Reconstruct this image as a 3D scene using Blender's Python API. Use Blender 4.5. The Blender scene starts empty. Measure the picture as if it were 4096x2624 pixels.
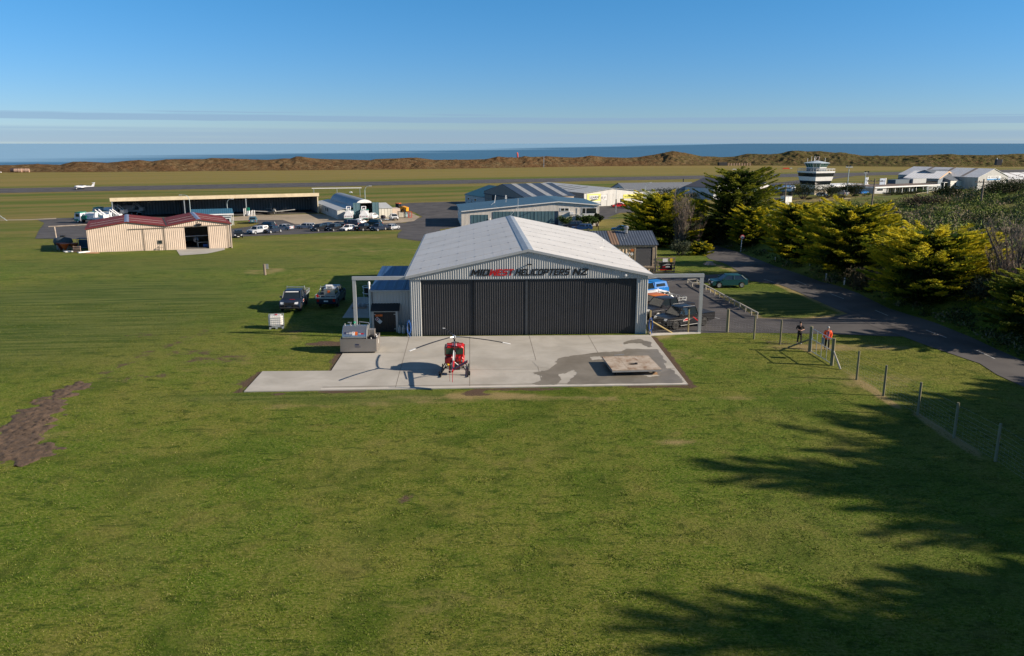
import bpy, bmesh, math, random
import numpy as np
from mathutils import Vector, Matrix, noise as mnoise
from mathutils.geometry import tessellate_polygon
R = math.radians
scene = bpy.context.scene
COL = scene.collection

# ------------------------------------------------------------------ camera
FPX, HC = 3186.0, 15.5                      # focal length in photo pixels (4096 wide), camera height in metres
PIT = math.atan(740 / FPX)
CP, SP = math.cos(PIT), math.sin(PIT)
cd = bpy.data.cameras.new('camera'); cam = bpy.data.objects.new('camera', cd); COL.objects.link(cam)
cam.location = (0, 0, HC); cam.rotation_euler = (R(90) - PIT, 0, 0)
cd.sensor_width = 36; cd.lens = 36 * FPX / 4096
cd.clip_start = 0.5; cd.clip_end = 200000
scene.camera = cam
# ------------------------------------------------------------------ sky and sun
SUN_EL, SUN_AZ = R(24.5), R(-9.0)           # azimuth measured from +X towards +Y
w = bpy.data.worlds.new('World'); scene.world = w; w.use_nodes = True
nt = w.node_tree; N = nt.nodes; L = nt.links
for n in list(N): N.remove(n)
out = N.new('ShaderNodeOutputWorld'); bg = N.new('ShaderNodeBackground'); bg.inputs[1].default_value = 0.060
sky = N.new('ShaderNodeTexSky'); sky.sky_type = 'NISHITA'; sky.sun_disc = False
sky.sun_elevation = SUN_EL; sky.sun_rotation = R(90) - SUN_AZ
sky.altitude = 20; sky.air_density = 1.0; sky.dust_density = 0.0; sky.ozone_density = 3.5
hs = N.new('ShaderNodeHueSaturation'); hs.inputs['Saturation'].default_value = 1.12; hs.inputs['Value'].default_value = 1.02
tc = N.new('ShaderNodeTexCoord'); sep = N.new('ShaderNodeSeparateXYZ'); L.new(tc.outputs['Generated'], sep.inputs[0])
def wm(op, a, b=None, c=None):
    n = N.new('ShaderNodeMath'); n.operation = op
    for i, v in enumerate((a, b, c)):
        if v is None: continue
        if isinstance(v, (int, float)): n.inputs[i].default_value = v
        else: L.new(v, n.inputs[i])
    return n.outputs[0]
def wsmooth(v, a, b):
    n = N.new('ShaderNodeMapRange'); n.interpolation_type = 'SMOOTHSTEP'
    n.inputs[1].default_value = a; n.inputs[2].default_value = b; L.new(v, n.inputs[0]); return n.outputs[0]
def wnoise(sx, sz, scale, detail=3.0, off=0.0):
    cx = N.new('ShaderNodeCombineXYZ')
    L.new(wm('MULTIPLY', sep.outputs['X'], sx), cx.inputs[0]); cx.inputs[1].default_value = off
    L.new(wm('MULTIPLY', sep.outputs['Z'], sz), cx.inputs[2])
    t = N.new('ShaderNodeTexNoise'); t.inputs['Scale'].default_value = scale; t.inputs['Detail'].default_value = detail
    t.inputs['Roughness'].default_value = 0.55; L.new(cx.outputs[0], t.inputs['Vector']); return t.outputs['Fac']
tint = N.new('ShaderNodeMix'); tint.data_type = 'RGBA'; tint.inputs[6].default_value = (0.52, 0.68, 1.03, 1); tint.inputs[7].default_value = (0.56, 0.82, 1.04, 1)
L.new(wsmooth(sep.outputs['Z'], 0.0, 0.20), tint.inputs[0])
tin2 = N.new('ShaderNodeMix'); tin2.data_type = 'RGBA'; L.new(wsmooth(sep.outputs['Z'], 0.22, 0.5), tin2.inputs[0]); L.new(tint.outputs[2], tin2.inputs[6]); tin2.inputs[7].default_value = (1.05, 0.92, 0.80, 1)
tm = N.new('ShaderNodeMix'); tm.data_type = 'RGBA'; tm.blend_type = 'MULTIPLY'; tm.inputs[0].default_value = 1.0
L.new(sky.outputs[0], tm.inputs[6]); L.new(tin2.outputs[2], tm.inputs[7]); L.new(tm.outputs[2], hs.inputs['Color'])
z = wm('ADD', sep.outputs['Z'], wm('MULTIPLY', sep.outputs['X'], 0.004))
zn = wm('ADD', z, wm('MULTIPLY', wm('SUBTRACT', wnoise(1.3, 8, 3.0, 4), 0.5), 0.006))
band = wm('MULTIPLY', wsmooth(zn, 0.0228, 0.0236), wsmooth(zn, 0.0310, 0.0292))
thin = wm('MULTIPLY', wsmooth(z, 0.028, 0.031), wsmooth(z, 0.0365, 0.033))
wisp = wm('MULTIPLY', thin, wsmooth(wnoise(2.2, 160, 2.0, 4, 7.0), 0.52, 0.62))
low = wm('MULTIPLY', wm('MULTIPLY', wsmooth(z, -0.004, 0.001), wsmooth(z, 0.0175, 0.013)), wsmooth(wnoise(1.2, 60, 2.0, 3, 3.0), 0.20, 0.50))
cl = wm('MAXIMUM', wm('MULTIPLY', band, 0.62), wm('MAXIMUM', wm('MULTIPLY', wisp, 0.5), wm('MULTIPLY', low, 0.55)))
mix = N.new('ShaderNodeMix'); mix.data_type = 'RGBA'; L.new(cl, mix.inputs[0]); L.new(hs.outputs[0], mix.inputs[6])
mix.inputs[7].default_value = (2.3, 3.5, 5.1, 1)
L.new(mix.outputs[2], bg.inputs[0]); L.new(bg.outputs[0], out.inputs[0])
sd = bpy.data.lights.new('sun', 'SUN'); sd.energy = 4.3; sd.angle = R(0.53); sd.color = (1.0, 0.86, 0.70)
sun = bpy.data.objects.new('sun', sd); COL.objects.link(sun); sun.location = (60, -5, 40)
TOSUN = Vector((math.cos(SUN_EL) * math.cos(SUN_AZ), math.cos(SUN_EL) * math.sin(SUN_AZ), math.sin(SUN_EL)))
sun.rotation_euler = TOSUN.to_track_quat('Z', 'Y').to_euler()
scene.view_settings.view_transform = 'Standard'; scene.view_settings.look = 'None'
scene.view_settings.exposure = 1.0; scene.view_settings.gamma = 1.0
scene.cycles.max_bounces = 6; scene.cycles.diffuse_bounces = 3; scene.cycles.glossy_bounces = 3
scene.cycles.transparent_max_bounces = 8; scene.cycles.use_denoising = True

# ------------------------------------------------------------------ measuring helpers
def smooth(t):
    t = max(0.0, min(1.0, t)); return t * t * (3 - 2 * t)
def poly_dist(x, y, pl):
    best = 1e9
    for (x0, y0), (x1, y1) in zip(pl, pl[1:]):
        dx, dy = x1 - x0, y1 - y0; t = ((x - x0) * dx + (y - y0) * dy) / (dx * dx + dy * dy)
        t = max(0, min(1, t)); d = math.hypot(x - x0 - t * dx, y - y0 - t * dy)
        if d < best: best = d; s = dx * (y - y0) - dy * (x - x0)
    return best, s
def TB(x, y):                                # the plain: level round the hangar, falling 5 m to the airfield
    if y < 84: return 0.0
    if y < 100: return -0.05 * (y - 84) ** 2 / 32
    if y < 170: return -0.4 - 0.05 * (y - 100)
    if y < 200: return -3.9 - 1.1 * smooth((y - 170) / 30)
    return -5.0
BANK = None
def T(x, y):
    z = TB(x, y)
    if BANK is not None: z += BANK(x, y)
    return z
def ray(px, py):
    a = (px - 2048) / FPX; v = (py - 1312) / FPX
    return a, CP - v * SP, -SP - v * CP
def G(px, py, z=None):                       # photo pixel -> ground point (or the point at height z)
    dx, dy, dz = ray(px, py)
    if z is not None:
        t = (z - HC) / dz; return (dx * t, dy * t)
    lo, hi = 10.0, 4000.0
    for _ in range(60):
        m = (lo + hi) / 2
        if HC + dz * m < TB(dx * m, dy * m): hi = m
        else: lo = m
    return (dx * hi, dy * hi)
def G3(px, py):
    x, y = G(px, py); return (x, y, T(x, y))
def WP(A, B, px, py):                        # pixel on the vertical plane A-B -> (distance along, height above A's ground)
    dx, dy, dz = ray(px, py); ux, uy = B[0] - A[0], B[1] - A[1]; l = math.hypot(ux, uy); ux /= l; uy /= l
    det = dx * uy - dy * ux
    t = (A[0] * uy - A[1] * ux) / det; x, y = dx * t, dy * t
    return ((x - A[0]) * ux + (y - A[1]) * uy, HC + dz * t - TB(*A))
def tagit(o, label=None, cat=None, group=None, kind=None):
    if label: o['label'] = label
    if cat: o['category'] = cat
    if group: o['group'] = group
    if kind: o['kind'] = kind
    return o
def thing(name, label, cat, loc=(0, 0, 0), rz=0.0, group=None):
    o = bpy.data.objects.new(name, None); COL.objects.link(o); o.empty_display_size = 0.3
    o.location = loc; o.rotation_euler = (0, 0, rz)
    return tagit(o, label, cat, group)
def copy_tree(o, parent=None):
    c = o.copy(); COL.objects.link(c)
    if parent is not None: c.parent = parent
    for ch in [k for k in o.children]: copy_tree(ch, c)
    return c

# ------------------------------------------------------------------ mesh builder
class MB:
    def __init__(s): s.v = []; s.f = []; s.mi = []; s.m = 0
    def add(s, vs, fs):
        b = len(s.v); s.v += [tuple(p) for p in vs]
        for f in fs: s.f.append(tuple(b + i for i in f)); s.mi.append(s.m)
        return s
    def box(s, x0, y0, z0, x1, y1, z1):
        return s.add([(x0,y0,z0),(x1,y0,z0),(x1,y1,z0),(x0,y1,z0),(x0,y0,z1),(x1,y0,z1),(x1,y1,z1),(x0,y1,z1)],
                     [(0,3,2,1),(4,5,6,7),(0,1,5,4),(1,2,6,5),(2,3,7,6),(3,0,4,7)])
    def cbox(s, cx, cy, cz, sx, sy, sz): return s.box(cx-sx/2, cy-sy/2, cz-sz/2, cx+sx/2, cy+sy/2, cz+sz/2)
    def quad(s, a, b, c, d): return s.add([a, b, c, d], [(0, 1, 2, 3)])
    def slab(s, a, b, c, d, t):               # a quad given a thickness along its normal (downwards)
        a, b, c, d = map(Vector, (a, b, c, d)); n = (b - a).cross(d - a).normalized() * t
        if n.z < 0: n = -n
        return s.add([a, b, c, d, a - n, b - n, c - n, d - n], [(0,1,2,3),(7,6,5,4),(0,4,5,1),(1,5,6,2),(2,6,7,3),(3,7,4,0)])
    def prism(s, pts, y0, y1, axis='y'):      # polygon (a, b) extruded
        n = len(pts)
        m = {'y': lambda p, h: (p[0], h, p[1]), 'x': lambda p, h: (h, p[0], p[1]), 'z': lambda p, h: (p[0], p[1], h)}[axis]
        tri = tessellate_polygon([[Vector((p[0], p[1], 0)) for p in pts]])
        vs = [m(p, y0) for p in pts] + [m(p, y1) for p in pts]
        fs = [tuple(t) for t in tri] + [tuple(n + i for i in reversed(t)) for t in tri]
        fs += [(i, (i+1) % n, n + (i+1) % n, n + i) for i in range(n)]
        return s.add(vs, fs)
    def tube(s, pts, r, n=8, r1=None, cap=True):
        pts = [Vector(p) for p in pts]; k = len(pts); r1 = r if r1 is None else r1; vs = []; fs = []
        for i, p in enumerate(pts):
            d = (pts[min(i+1, k-1)] - pts[max(i-1, 0)]).normalized()
            a = d.orthogonal().normalized() if abs(d.z) < 0.999 else Vector((1, 0, 0)); 
            if abs(d.z) < 0.999: a = d.cross(Vector((0, 0, 1))).normalized()
            b = d.cross(a); rr = r + (r1 - r) * i / max(1, k - 1)
            for j in range(n):
                t = 2 * math.pi * j / n; vs.append(p + (a * math.cos(t) + b * math.sin(t)) * rr)
        for i in range(k - 1):
            for j in range(n): fs.append((i*n+j, i*n+(j+1) % n, (i+1)*n+(j+1) % n, (i+1)*n+j))
        if cap: fs.append(tuple(reversed(range(n)))); fs.append(tuple((k-1)*n+j for j in range(n)))
        return s.add(vs, fs)
    def lathe(s, prof, c=(0, 0, 0), n=16, axis='z'):
        vs = []; fs = []; k = len(prof)
        for r, h in prof:
            for j in range(n):
                t = 2 * math.pi * j / n; a, b = r * math.cos(t), r * math.sin(t)
                p = {'z': (a, b, h), 'x': (h, a, b), 'y': (a, h, b)}[axis]
                vs.append((c[0]+p[0], c[1]+p[1], c[2]+p[2]))
        for i in range(k - 1):
            for j in range(n): fs.append((i*n+j, i*n+(j+1) % n, (i+1)*n+(j+1) % n, (i+1)*n+j))
        fs.append(tuple(range(n))); fs.append(tuple((k-1)*n+j for j in range(n)))
        return s.add(vs, fs)
    def ribs(s, x0, x1, zlo, zhi, y=0.0, pitch=0.25, depth=0.04, top=None):
        # vertical trapezoid cladding in the x-z plane, ribs stand out towards -y; zhi may be a function of x
        fz = zhi if callable(zhi) else (lambda x: zhi); fl = zlo if callable(zlo) else (lambda x: zlo)
        n = max(1, round((x1 - x0) / pitch)); p = (x1 - x0) / n; xs = []
        for i in range(n):
            b = x0 + i * p; xs += [(b, 0), (b + p * .50, 0), (b + p * .58, 1), (b + p * .78, 1)]
        xs.append((x1, 0)); vs = []; 
        for x, k in xs: vs += [(x, y - depth * k, fl(x)), (x, y - depth * k, fz(x))]
        return s.add(vs, [(2*i, 2*i+2, 2*i+3, 2*i+1) for i in range(len(xs) - 1)])
    def build(s, name, mats, parent=None, loc=None, smooth=False, rz=None):
        me = bpy.data.meshes.new(name); me.from_pydata([tuple(v) for v in s.v], [], s.f); me.validate(); 
        if not isinstance(mats, (list, tuple)): mats = [mats]
        for m in mats: me.materials.append(m)
        if len(mats) > 1 and len(me.polygons) == len(s.mi): me.polygons.foreach_set('material_index', s.mi)
        bm = bmesh.new(); bm.from_mesh(me); bmesh.ops.recalc_face_normals(bm, faces=bm.faces); bm.to_mesh(me); bm.free()
        if smooth: me.polygons.foreach_set('use_smooth', [True] * len(me.polygons))
        me.update()
        o = bpy.data.objects.new(name, me); COL.objects.link(o)
        if parent is not None: o.parent = parent
        if loc: o.location = loc
        if rz is not None: o.rotation_euler = (0, 0, rz)
        return o
def fan_ok(o, ang=35):
    me = o.data; me.polygons.foreach_set('use_smooth', [True] * len(me.polygons))
    try: me.set_sharp_from_angle(angle=R(ang))
    except Exception: pass
    return o
def np_mesh(name, V, F, mats, parent=None, smooth=False, fcol=None):   # V (n,3), F (m,k)
    V = np.asarray(V, np.float32); F = np.asarray(F, np.int32); k = F.shape[1]
    me = bpy.data.meshes.new(name); me.vertices.add(len(V)); me.vertices.foreach_set('co', V.ravel())
    me.loops.add(F.size); me.loops.foreach_set('vertex_index', F.ravel())
    me.polygons.add(len(F)); me.polygons.foreach_set('loop_start', np.arange(0, F.size, k, dtype=np.int32))
    if not isinstance(mats, (list, tuple)): mats = [mats]
    for m in mats: me.materials.append(m)
    if fcol is not None:
        a = me.attributes.new('tone', 'FLOAT', 'POINT'); a.data.foreach_set('value', np.asarray(fcol, np.float32))
    me.update(calc_edges=True)
    if smooth: me.polygons.foreach_set('use_smooth', [True] * len(me.polygons))
    o = bpy.data.objects.new(name, me); COL.objects.link(o)
    if parent is not None: o.parent = parent
    return o
def textmesh(name, txt, size, mat, parent, loc, rot, extrude=0.01, shear=0.0, offset=0.0, sx=1.0, align='LEFT'):
    cu = bpy.data.curves.new(name, 'FONT'); cu.body = txt; cu.size = size; cu.extrude = extrude; cu.shear = shear
    cu.offset = offset; cu.align_x = align; cu.resolution_u = 3
    t = bpy.data.objects.new(name, cu); COL.objects.link(t)
    me = bpy.data.meshes.new_from_object(t); bpy.data.objects.remove(t); bpy.data.curves.remove(cu)
    me.name = name; me.materials.clear(); me.materials.append(mat)
    o = bpy.data.objects.new(name, me); COL.objects.link(o); o.parent = parent
    o.location = loc; o.rotation_euler = rot; o.scale = (sx, 1, 1)
    return o

# ------------------------------------------------------------------ materials
MATS = {}
def lin(c):
    return tuple(((v / 255) / 12.92 if v / 255 <= 0.04045 else ((v / 255 + 0.055) / 1.055) ** 2.4) for v in c)
class NT:
    def __init__(s, name):
        s.m = bpy.data.materials.new(name); s.m.use_nodes = True; s.t = s.m.node_tree; s.N = s.t.nodes; s.L = s.t.links
        s.b = s.N['Principled BSDF']; s.pos = None
    def n(s, typ, **kw):
        k = s.N.new(typ)
        for a, v in kw.items():
            if hasattr(k, a): setattr(k, a, v)
        return k
    def link(s, a, b): s.L.new(a, b)
    def geo(s):
        if s.pos is None: s.pos = s.n('ShaderNodeNewGeometry').outputs['Position']
        return s.pos
    def objc(s): return s.n('ShaderNodeTexCoord').outputs['Object']
    def mapn(s, vec, scale=(1, 1, 1), rot=0.0, loc=(0, 0, 0)):
        k = s.n('ShaderNodeMapping'); k.inputs['Scale'].default_value = scale; k.inputs['Rotation'].default_value = (0, 0, rot)
        k.inputs['Location'].default_value = loc; s.link(vec, k.inputs['Vector']); return k.outputs[0]
    def noise(s, vec, scale=1.0, detail=4.0, rough=0.55, dist=0.0):
        k = s.n('ShaderNodeTexNoise'); k.inputs['Scale'].default_value = scale; k.inputs['Detail'].default_value = detail
        k.inputs['Roughness'].default_value = rough; k.inputs['Distortion'].default_value = dist
        s.link(vec, k.inputs['Vector']); return k.outputs['Fac']
    def rng(s, v, a, b, c=0.0, d=1.0):
        k = s.n('ShaderNodeMapRange'); k.interpolation_type = 'SMOOTHSTEP'
        for i, q in zip((1, 2, 3, 4), (a, b, c, d)): k.inputs[i].default_value = q
        s.link(v, k.inputs[0]); return k.outputs[0]
    def math(s, op, a, b=0.0):
        k = s.n('ShaderNodeMath'); k.operation = op
        for i, q in enumerate((a, b)):
            if isinstance(q, (int, float)): k.inputs[i].default_value = q
            else: s.link(q, k.inputs[i])
        return k.outputs[0]
    def mix(s, f, a, b, mode='MIX'):
        k = s.n('ShaderNodeMix'); k.data_type = 'RGBA'; k.blend_type = mode
        for i, q in ((0, f), (6, a), (7, b)):
            if isinstance(q, (int, float)): k.inputs[i].default_value = q
            elif isinstance(q, tuple): k.inputs[i].default_value = (q + (1,))[:4]
            else: s.link(q, k.inputs[i])
        return k.outputs[2]
    def attr(s, name):
        k = s.n('ShaderNodeAttribute'); k.attribute_name = name; return k.outputs['Fac']
    def bump(s, h, strength=0.3, dist=0.05):
        k = s.n('ShaderNodeBump'); k.inputs['Strength'].default_value = strength; k.inputs['Distance'].default_value = dist
        s.link(h, k.inputs['Height']); s.link(k.outputs[0], s.b.inputs['Normal'])
    def col(s, c): s.link(c, s.b.inputs['Base Color'])
def pm(name, col, rough=0.6, metal=0.0, var=0.12, scale=1.5, bump=0.0, dirt=0.0, dirtcol=(0.12, 0.09, 0.06), spec=0.4, coat=0.0, alpha=1.0, stretch=(1, 1, 1)):
    if name in MATS: return MATS[name]
    k = NT(name); oc = k.objc(); b = k.b
    v = k.mapn(oc, stretch); n1 = k.noise(v, scale, 5, 0.6)
    c = k.mix(k.rng(n1, 0.3, 0.7), tuple(x * (1 - var) for x in col), tuple(min(1, x * (1 + var)) for x in col))
    if dirt > 0:
        n2 = k.noise(k.mapn(oc, (1, 1, 0.35)), scale * 1.7, 6, 0.65); c = k.mix(k.rng(n2, 0.52, 0.75, 0, dirt), c, dirtcol)
    k.col(c)
    b.inputs['Roughness'].default_value = rough; b.inputs['Metallic'].default_value = metal
    b.inputs['Specular IOR Level'].default_value = spec; b.inputs['Coat Weight'].default_value = coat
    b.inputs['Coat Roughness'].default_value = 0.18
    if bump: k.bump(k.noise(v, scale * 8, 4, 0.6), bump, 0.01)
    MATS[name] = k.m; return k.m
def stripes(name, col, col2, period, duty=0.12, axis=0, rough=0.5, metal=0.0, var=0.12, dirt=0.0, bump=0.6, spec=0.4):
    # profiled sheet for far-off cladding: parallel folds with a relief of their own (object coordinates)
    if name in MATS: return MATS[name]
    k = NT(name); oc = k.objc(); sp = k.n('ShaderNodeSeparateXYZ'); k.link(oc, sp.inputs[0])
    fr = k.math('FRACT', k.math('DIVIDE', sp.outputs[axis], period)); m = k.rng(k.math('ABSOLUTE', k.math('SUBTRACT', fr, 0.5)), duty, duty + 0.12, 1, 0)
    n1 = k.noise(k.mapn(oc, (1, 1, 0.3)), 0.8, 5, 0.6)
    base = k.mix(k.rng(n1, 0.3, 0.7), tuple(x * (1 - var) for x in col), tuple(x * (1 + var) for x in col))
    c = k.mix(m, base, col2)
    if dirt: c = k.mix(k.rng(k.noise(k.mapn(oc, (1.5, 1.5, 0.3)), 1.2, 6, 0.7), 0.5, 0.8, 0, dirt), c, (0.10, 0.075, 0.05))
    k.col(c); k.b.inputs['Roughness'].default_value = rough; k.b.inputs['Metallic'].default_value = metal
    k.b.inputs['Specular IOR Level'].default_value = spec
    k.bump(m, bump, 0.04); MATS[name] = k.m; return k.m
# ------------------------------------------------------------------ terrain
REDGE = [G(*q) for q in [(2870,985),(2960,1010),(3100,1065),(3183,1092),(3282,1127),(3357,1146),(3431,1173),(3556,1235),(3738,1291),(3887,1351),(3991,1400),(4096,1445)]]
_dx, _dy = REDGE[-1][0] - REDGE[-3][0], REDGE[-1][1] - REDGE[-3][1]; _l = math.hypot(_dx, _dy)
REDGE.append((REDGE[-1][0] + _dx / _l * 60, REDGE[-1][1] + _dy / _l * 60))
REDGE = [(REDGE[0][0] - 8, REDGE[0][1] + 22), (REDGE[0][0] - 3, REDGE[0][1] + 8)] + REDGE
def fbm(x, y, s, o=0.0):
    return mnoise.noise((x * s, y * s, o)) + 0.5 * mnoise.noise((x * s * 2.1, y * s * 2.1, o + 5))
def bank(x, y):
    if x < 18 or x > 420 or y < 8 or y > 330: return 0.0
    d, s = poly_dist(x, y, REDGE)
    if s < 0: return 0.0
    if y > 150: d = min(d, max(0.0, x - 32 - (y - 150) * 0.16))
    a = smooth((d - 0.6) / 9.0); n = fbm(x, y, 0.06, 2) * 0.9
    far = smooth((x - 95 - max(0, y - 230) * 0.3) / 26)
    h = (4.0 + n) * a * (1 - smooth((y - 150) / 85) * (1 - 0.15 * far))
    h += a * 9.2 * math.exp(-((x - 146) / 48) ** 2 - ((y - 205) / 46) ** 2) + a * n * 0.6 * far * (1 - smooth((y - 240) / 40))
    h += a * 6 * smooth((x - 120) / 60) * (1 - smooth((y - 225) / 40)) * 0.7
    return h
BANK = bank
def Gs(px, py):                               # pixel -> point on the real terrain, bank included
    dx, dy, dz = ray(px, py); t = 20.0
    while t < 3000:
        if HC + dz * t < T(dx * t, dy * t): return (dx * t, dy * t)
        t *= 1.004
    return (dx * t, dy * t)

xs = []; x = -700.0
while x < 700:
    xs.append(x); a = abs(x - 2)
    x += 0.55 if a < 34 else (1.4 if a < 60 else (4.5 if a < 200 else 22))
ys = []; y = 8.0
while y < 640:
    ys.append(y); y += 0.55 if 20 < y < 82 else (1.1 if y < 205 else (5 if y < 300 else 12))
ys += [660, 700, 760]; xs.append(705)
XX, YY = np.meshgrid(np.array(xs), np.array(ys)); nx, ny = len(xs), len(ys)
ZZ = np.zeros_like(XX)
for j in range(ny):
    for i in range(nx): ZZ[j, i] = T(xs[i], ys[j])
def nsm(t): t = np.clip(t, 0, 1); return t * t * (3 - 2 * t)
def ell(px, py, rx, ry, pw=1.0):               # soft ellipse in metres
    c = G(px, py); return nsm(1.6 - np.sqrt(((XX - c[0]) / rx) ** 2 + ((YY - c[1]) / ry) ** 2) * 1.1)
def strip(pts, wd):
    P = [G(*q) for q in pts]; best = np.full_like(XX, 1e9)
    for (x0, y0), (x1, y1) in zip(P, P[1:]):
        dx, dy = x1 - x0, y1 - y0; t = np.clip(((XX - x0) * dx + (YY - y0) * dy) / (dx * dx + dy * dy), 0, 1)
        best = np.minimum(best, np.hypot(XX - x0 - t * dx, YY - y0 - t * dy))
    return nsm(1.5 - best / wd)
dirt = np.maximum.reduce([strip([(2600,1350),(2680,1450),(2768,1548)], 0.42) * 1.0, strip([(1275,1566),(1900,1560),(2740,1545)], 0.16) * .8,
    strip([(1045,1488),(970,1566)], .3) * .7, strip([(1330,1480),(1370,1410)], .4) * .8, ell(1310,1375,1.9,.8) * .75, ell(1900,1575,.9,.55) * .95,
    ell(640,1500,2.2,.9) * .32, ell(1000,1530,1.6,.8) * .4, ell(560,1340,1.5,.9) * .4, ell(850,1440,2.5,1.2) * .42, ell(1640,1995,1.0,.45) * .38, ell(1110,1580,.5,.3) * .9, ell(760,1410,2.2,1.0) * .4,
    ell(940,1430,2.0,.7) * .45, ell(1180,1325,1.2,.5) * .5, ell(2850,1060,1.8,1.2) * .5, ell(470,1520,2.6,1.2) * .3, strip([(400,1500),(620,1400),(830,1320)], .7) * .35, ell(3180,1372,3.5,.9) * .4, ell(3480,1640,.8,.6) * .3])
dry = np.maximum.reduce([ell(1950,1585,3.6,.9) * .6, ell(1680,1590,2.2,.6) * .5, ell(1060,1085,3.5,4.5) * .42, ell(2250,1590,4,.5) * .5, strip([(1050,1630),(2100,1600),(3300,1590)], .5) * .35,
    ell(2680,1350,3.0,1.0) * .5, ell(2720,1420,1.8,2.0) * .4, strip([(3170,1372),(3255,1412),(3420,1521),(3545,1602),(3690,1672),(3812,1757),(3980,1850),(4096,1930)], .22) * 1.0,
    strip([(2768,1123),(3040,1275),(3230,1275),(3391,1255)], .5) * .8, ell(3350,1390,6,1.2) * .55, strip([(3391,1255),(3116,1138)], .7) * .6, ell(3500,1520,5,2) * .35, ell(1750,2400,3,1) * .3,
    ell(1500,1560,30,.25) * .2, ell(60,1740,3,2) * .4, ell(2700,1770,.9,.5) * .7, ell(1400,950,8,5) * .4, ell(2300,1760,22,4.5) * .17, ell(1050,1400,9,9) * .2, ell(1500,1130,14,16) * .22, ell(1500,1000,12,6) * .35, strip([(2956,1092),(2836,1050)], .7) * .6])
lush = np.maximum.reduce([ell(250,1250,17,20) * .9, ell(1300,1590,10,1.2) * .7, ell(2900,1000,10,10) * .6, ell(3050,1210,6,7), ell(700,1050,22,14) * .5])
F = []
idx = np.arange(nx * ny).reshape(ny, nx)
F = np.stack([idx[:-1, :-1], idx[:-1, 1:], idx[1:, 1:], idx[1:, :-1]], -1).reshape(-1, 4)
V = np.stack([XX, YY, ZZ], -1).reshape(-1, 3)

def grass_nodes(k, blade=False):
    p = k.geo(); along = k.mapn(p, (1, 1, 1), R(-23))
    if blade:
        a = k.attr('dirt'), k.attr('dry'), k.attr('lush')
    else: a = k.attr('dirt'), k.attr('dry'), k.attr('lush')
    sp = k.n('ShaderNodeSeparateXYZ'); k.link(p, sp.inputs[0])
    farm = k.rng(sp.outputs['Y'], 95, 230)
    big = k.noise(p, 0.055, 4, 0.55, 0.6); med = k.noise(p, 0.42, 6, 0.68, 0.5); fine = k.noise(k.mapn(p, (2.2, 4.0, 1)), 2.6, 6, 0.8); vf = k.noise(k.mapn(p, (9, 20, 1)), 2.2, 3, 0.8)
    g_dark, g_mid, g_oli, g_tan = (0.017, 0.046, 0.003), (0.078, 0.140, 0.006), (0.150, 0.165, 0.022), (0.250, 0.215, 0.085)
    s = k.math('ADD', k.math('MULTIPLY', big, 0.55), k.math('MULTIPLY', med, 0.45))
    c = k.mix(k.rng(s, 0.38, 0.60), g_mid, g_oli)
    c = k.mix(k.rng(fine, 0.46, 0.70, 0, .85), c, g_tan)
    c = k.mix(k.rng(fine, 0.52, 0.34, 0, .95), c, g_dark); c = k.mix(k.rng(k.noise(k.mapn(p, (1.0, 2.6, 1)), 0.8, 6, 0.75, 0.6), 0.50, 0.66, 0, .75), c, g_dark)
    c = k.mix(k.math('MULTIPLY', k.rng(med, 0.52, 0.70), 0.40), c, (0.150, 0.140, 0.040)); c = k.mix(k.math('MULTIPLY', k.rng(k.noise(p, 0.11, 5, 0.6, 1.0), 0.50, 0.68), 0.30), c, (0.170, 0.155, 0.045))
    c = k.mix(k.rng(k.noise(p, 0.17, 5, 0.6, 0.8), 0.50, 0.66, 0, .6), c, (0.040, 0.078, 0.005)); c = k.mix(k.rng(k.noise(p, 0.9, 5, 0.7, 0.6), 0.54, 0.66, 0, .55), c, (0.038, 0.060, 0.008)); c = k.mix(k.rng(vf, 0.62, 0.75, 0, .3), c, (0.22, 0.22, 0.07))
    # mown streaks of the lower field
    st = k.noise(k.mapn(k.mapn(p, (1, 1, 1), R(-6)), (0.10, 1.5, 1)), 1.0, 5, 0.65, 0.4)
    lc = k.mix(k.rng(st, 0.35, 0.65), (0.038, 0.072, 0.012), (0.130, 0.145, 0.040)); lc = k.mix(k.rng(fine, 0.55, 0.35, 0, .55), lc, g_dark)
    c = k.mix(k.math('MULTIPLY', a[2], 0.95), c, lc)
    # airfield turf in bands along the runway
    ab = k.noise(k.mapn(along, (0.0035, 0.05, 1)), 1.0, 3, 0.5); an = k.noise(k.mapn(along, (0.04, 0.35, 1)), 1.0, 5, 0.65)
    fc = k.mix(k.rng(ab, 0.36, 0.62), (0.070, 0.105, 0.013), (0.165, 0.137, 0.040)); fc = k.mix(k.rng(an, 0.45, 0.7, 0, .5), fc, (0.22, 0.17, 0.07)); fc = k.mix(k.rng(an, 0.45, 0.28, 0, .5), fc, (0.065, 0.105, 0.014))
    sa = k.n('ShaderNodeSeparateXYZ'); k.link(along, sa.inputs[0])
    fc = k.mix(k.rng(sa.outputs['Y'], 440, 475, 0, 0.6), fc, (0.22, 0.165, 0.05))
    c = k.mix(farm, c, fc)
    dn = k.math('ADD', a[1], k.math('MULTIPLY', k.math('SUBTRACT', med, 0.5), 1.0))
    c = k.mix(k.math('MULTIPLY', k.rng(dn, 0.22, 0.7), k.rng(a[1], 0.0, 0.25)), c, k.mix(fine, (0.19, 0.155, 0.055), (0.32, 0.245, 0.12)))
    dd = k.math('ADD', a[0], k.math('MULTIPLY', k.math('SUBTRACT', k.noise(p, 1.1, 5, 0.7), 0.5), 1.3))
    dmask = k.math('MULTIPLY', k.rng(dd, 0.30, 0.55), k.rng(a[0], 0.0, 0.2))
    c = k.mix(dmask, c, k.mix(fine, (0.055, 0.038, 0.028), (0.14, 0.095, 0.065)))
    return c, fine, vf, med, dmask
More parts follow.
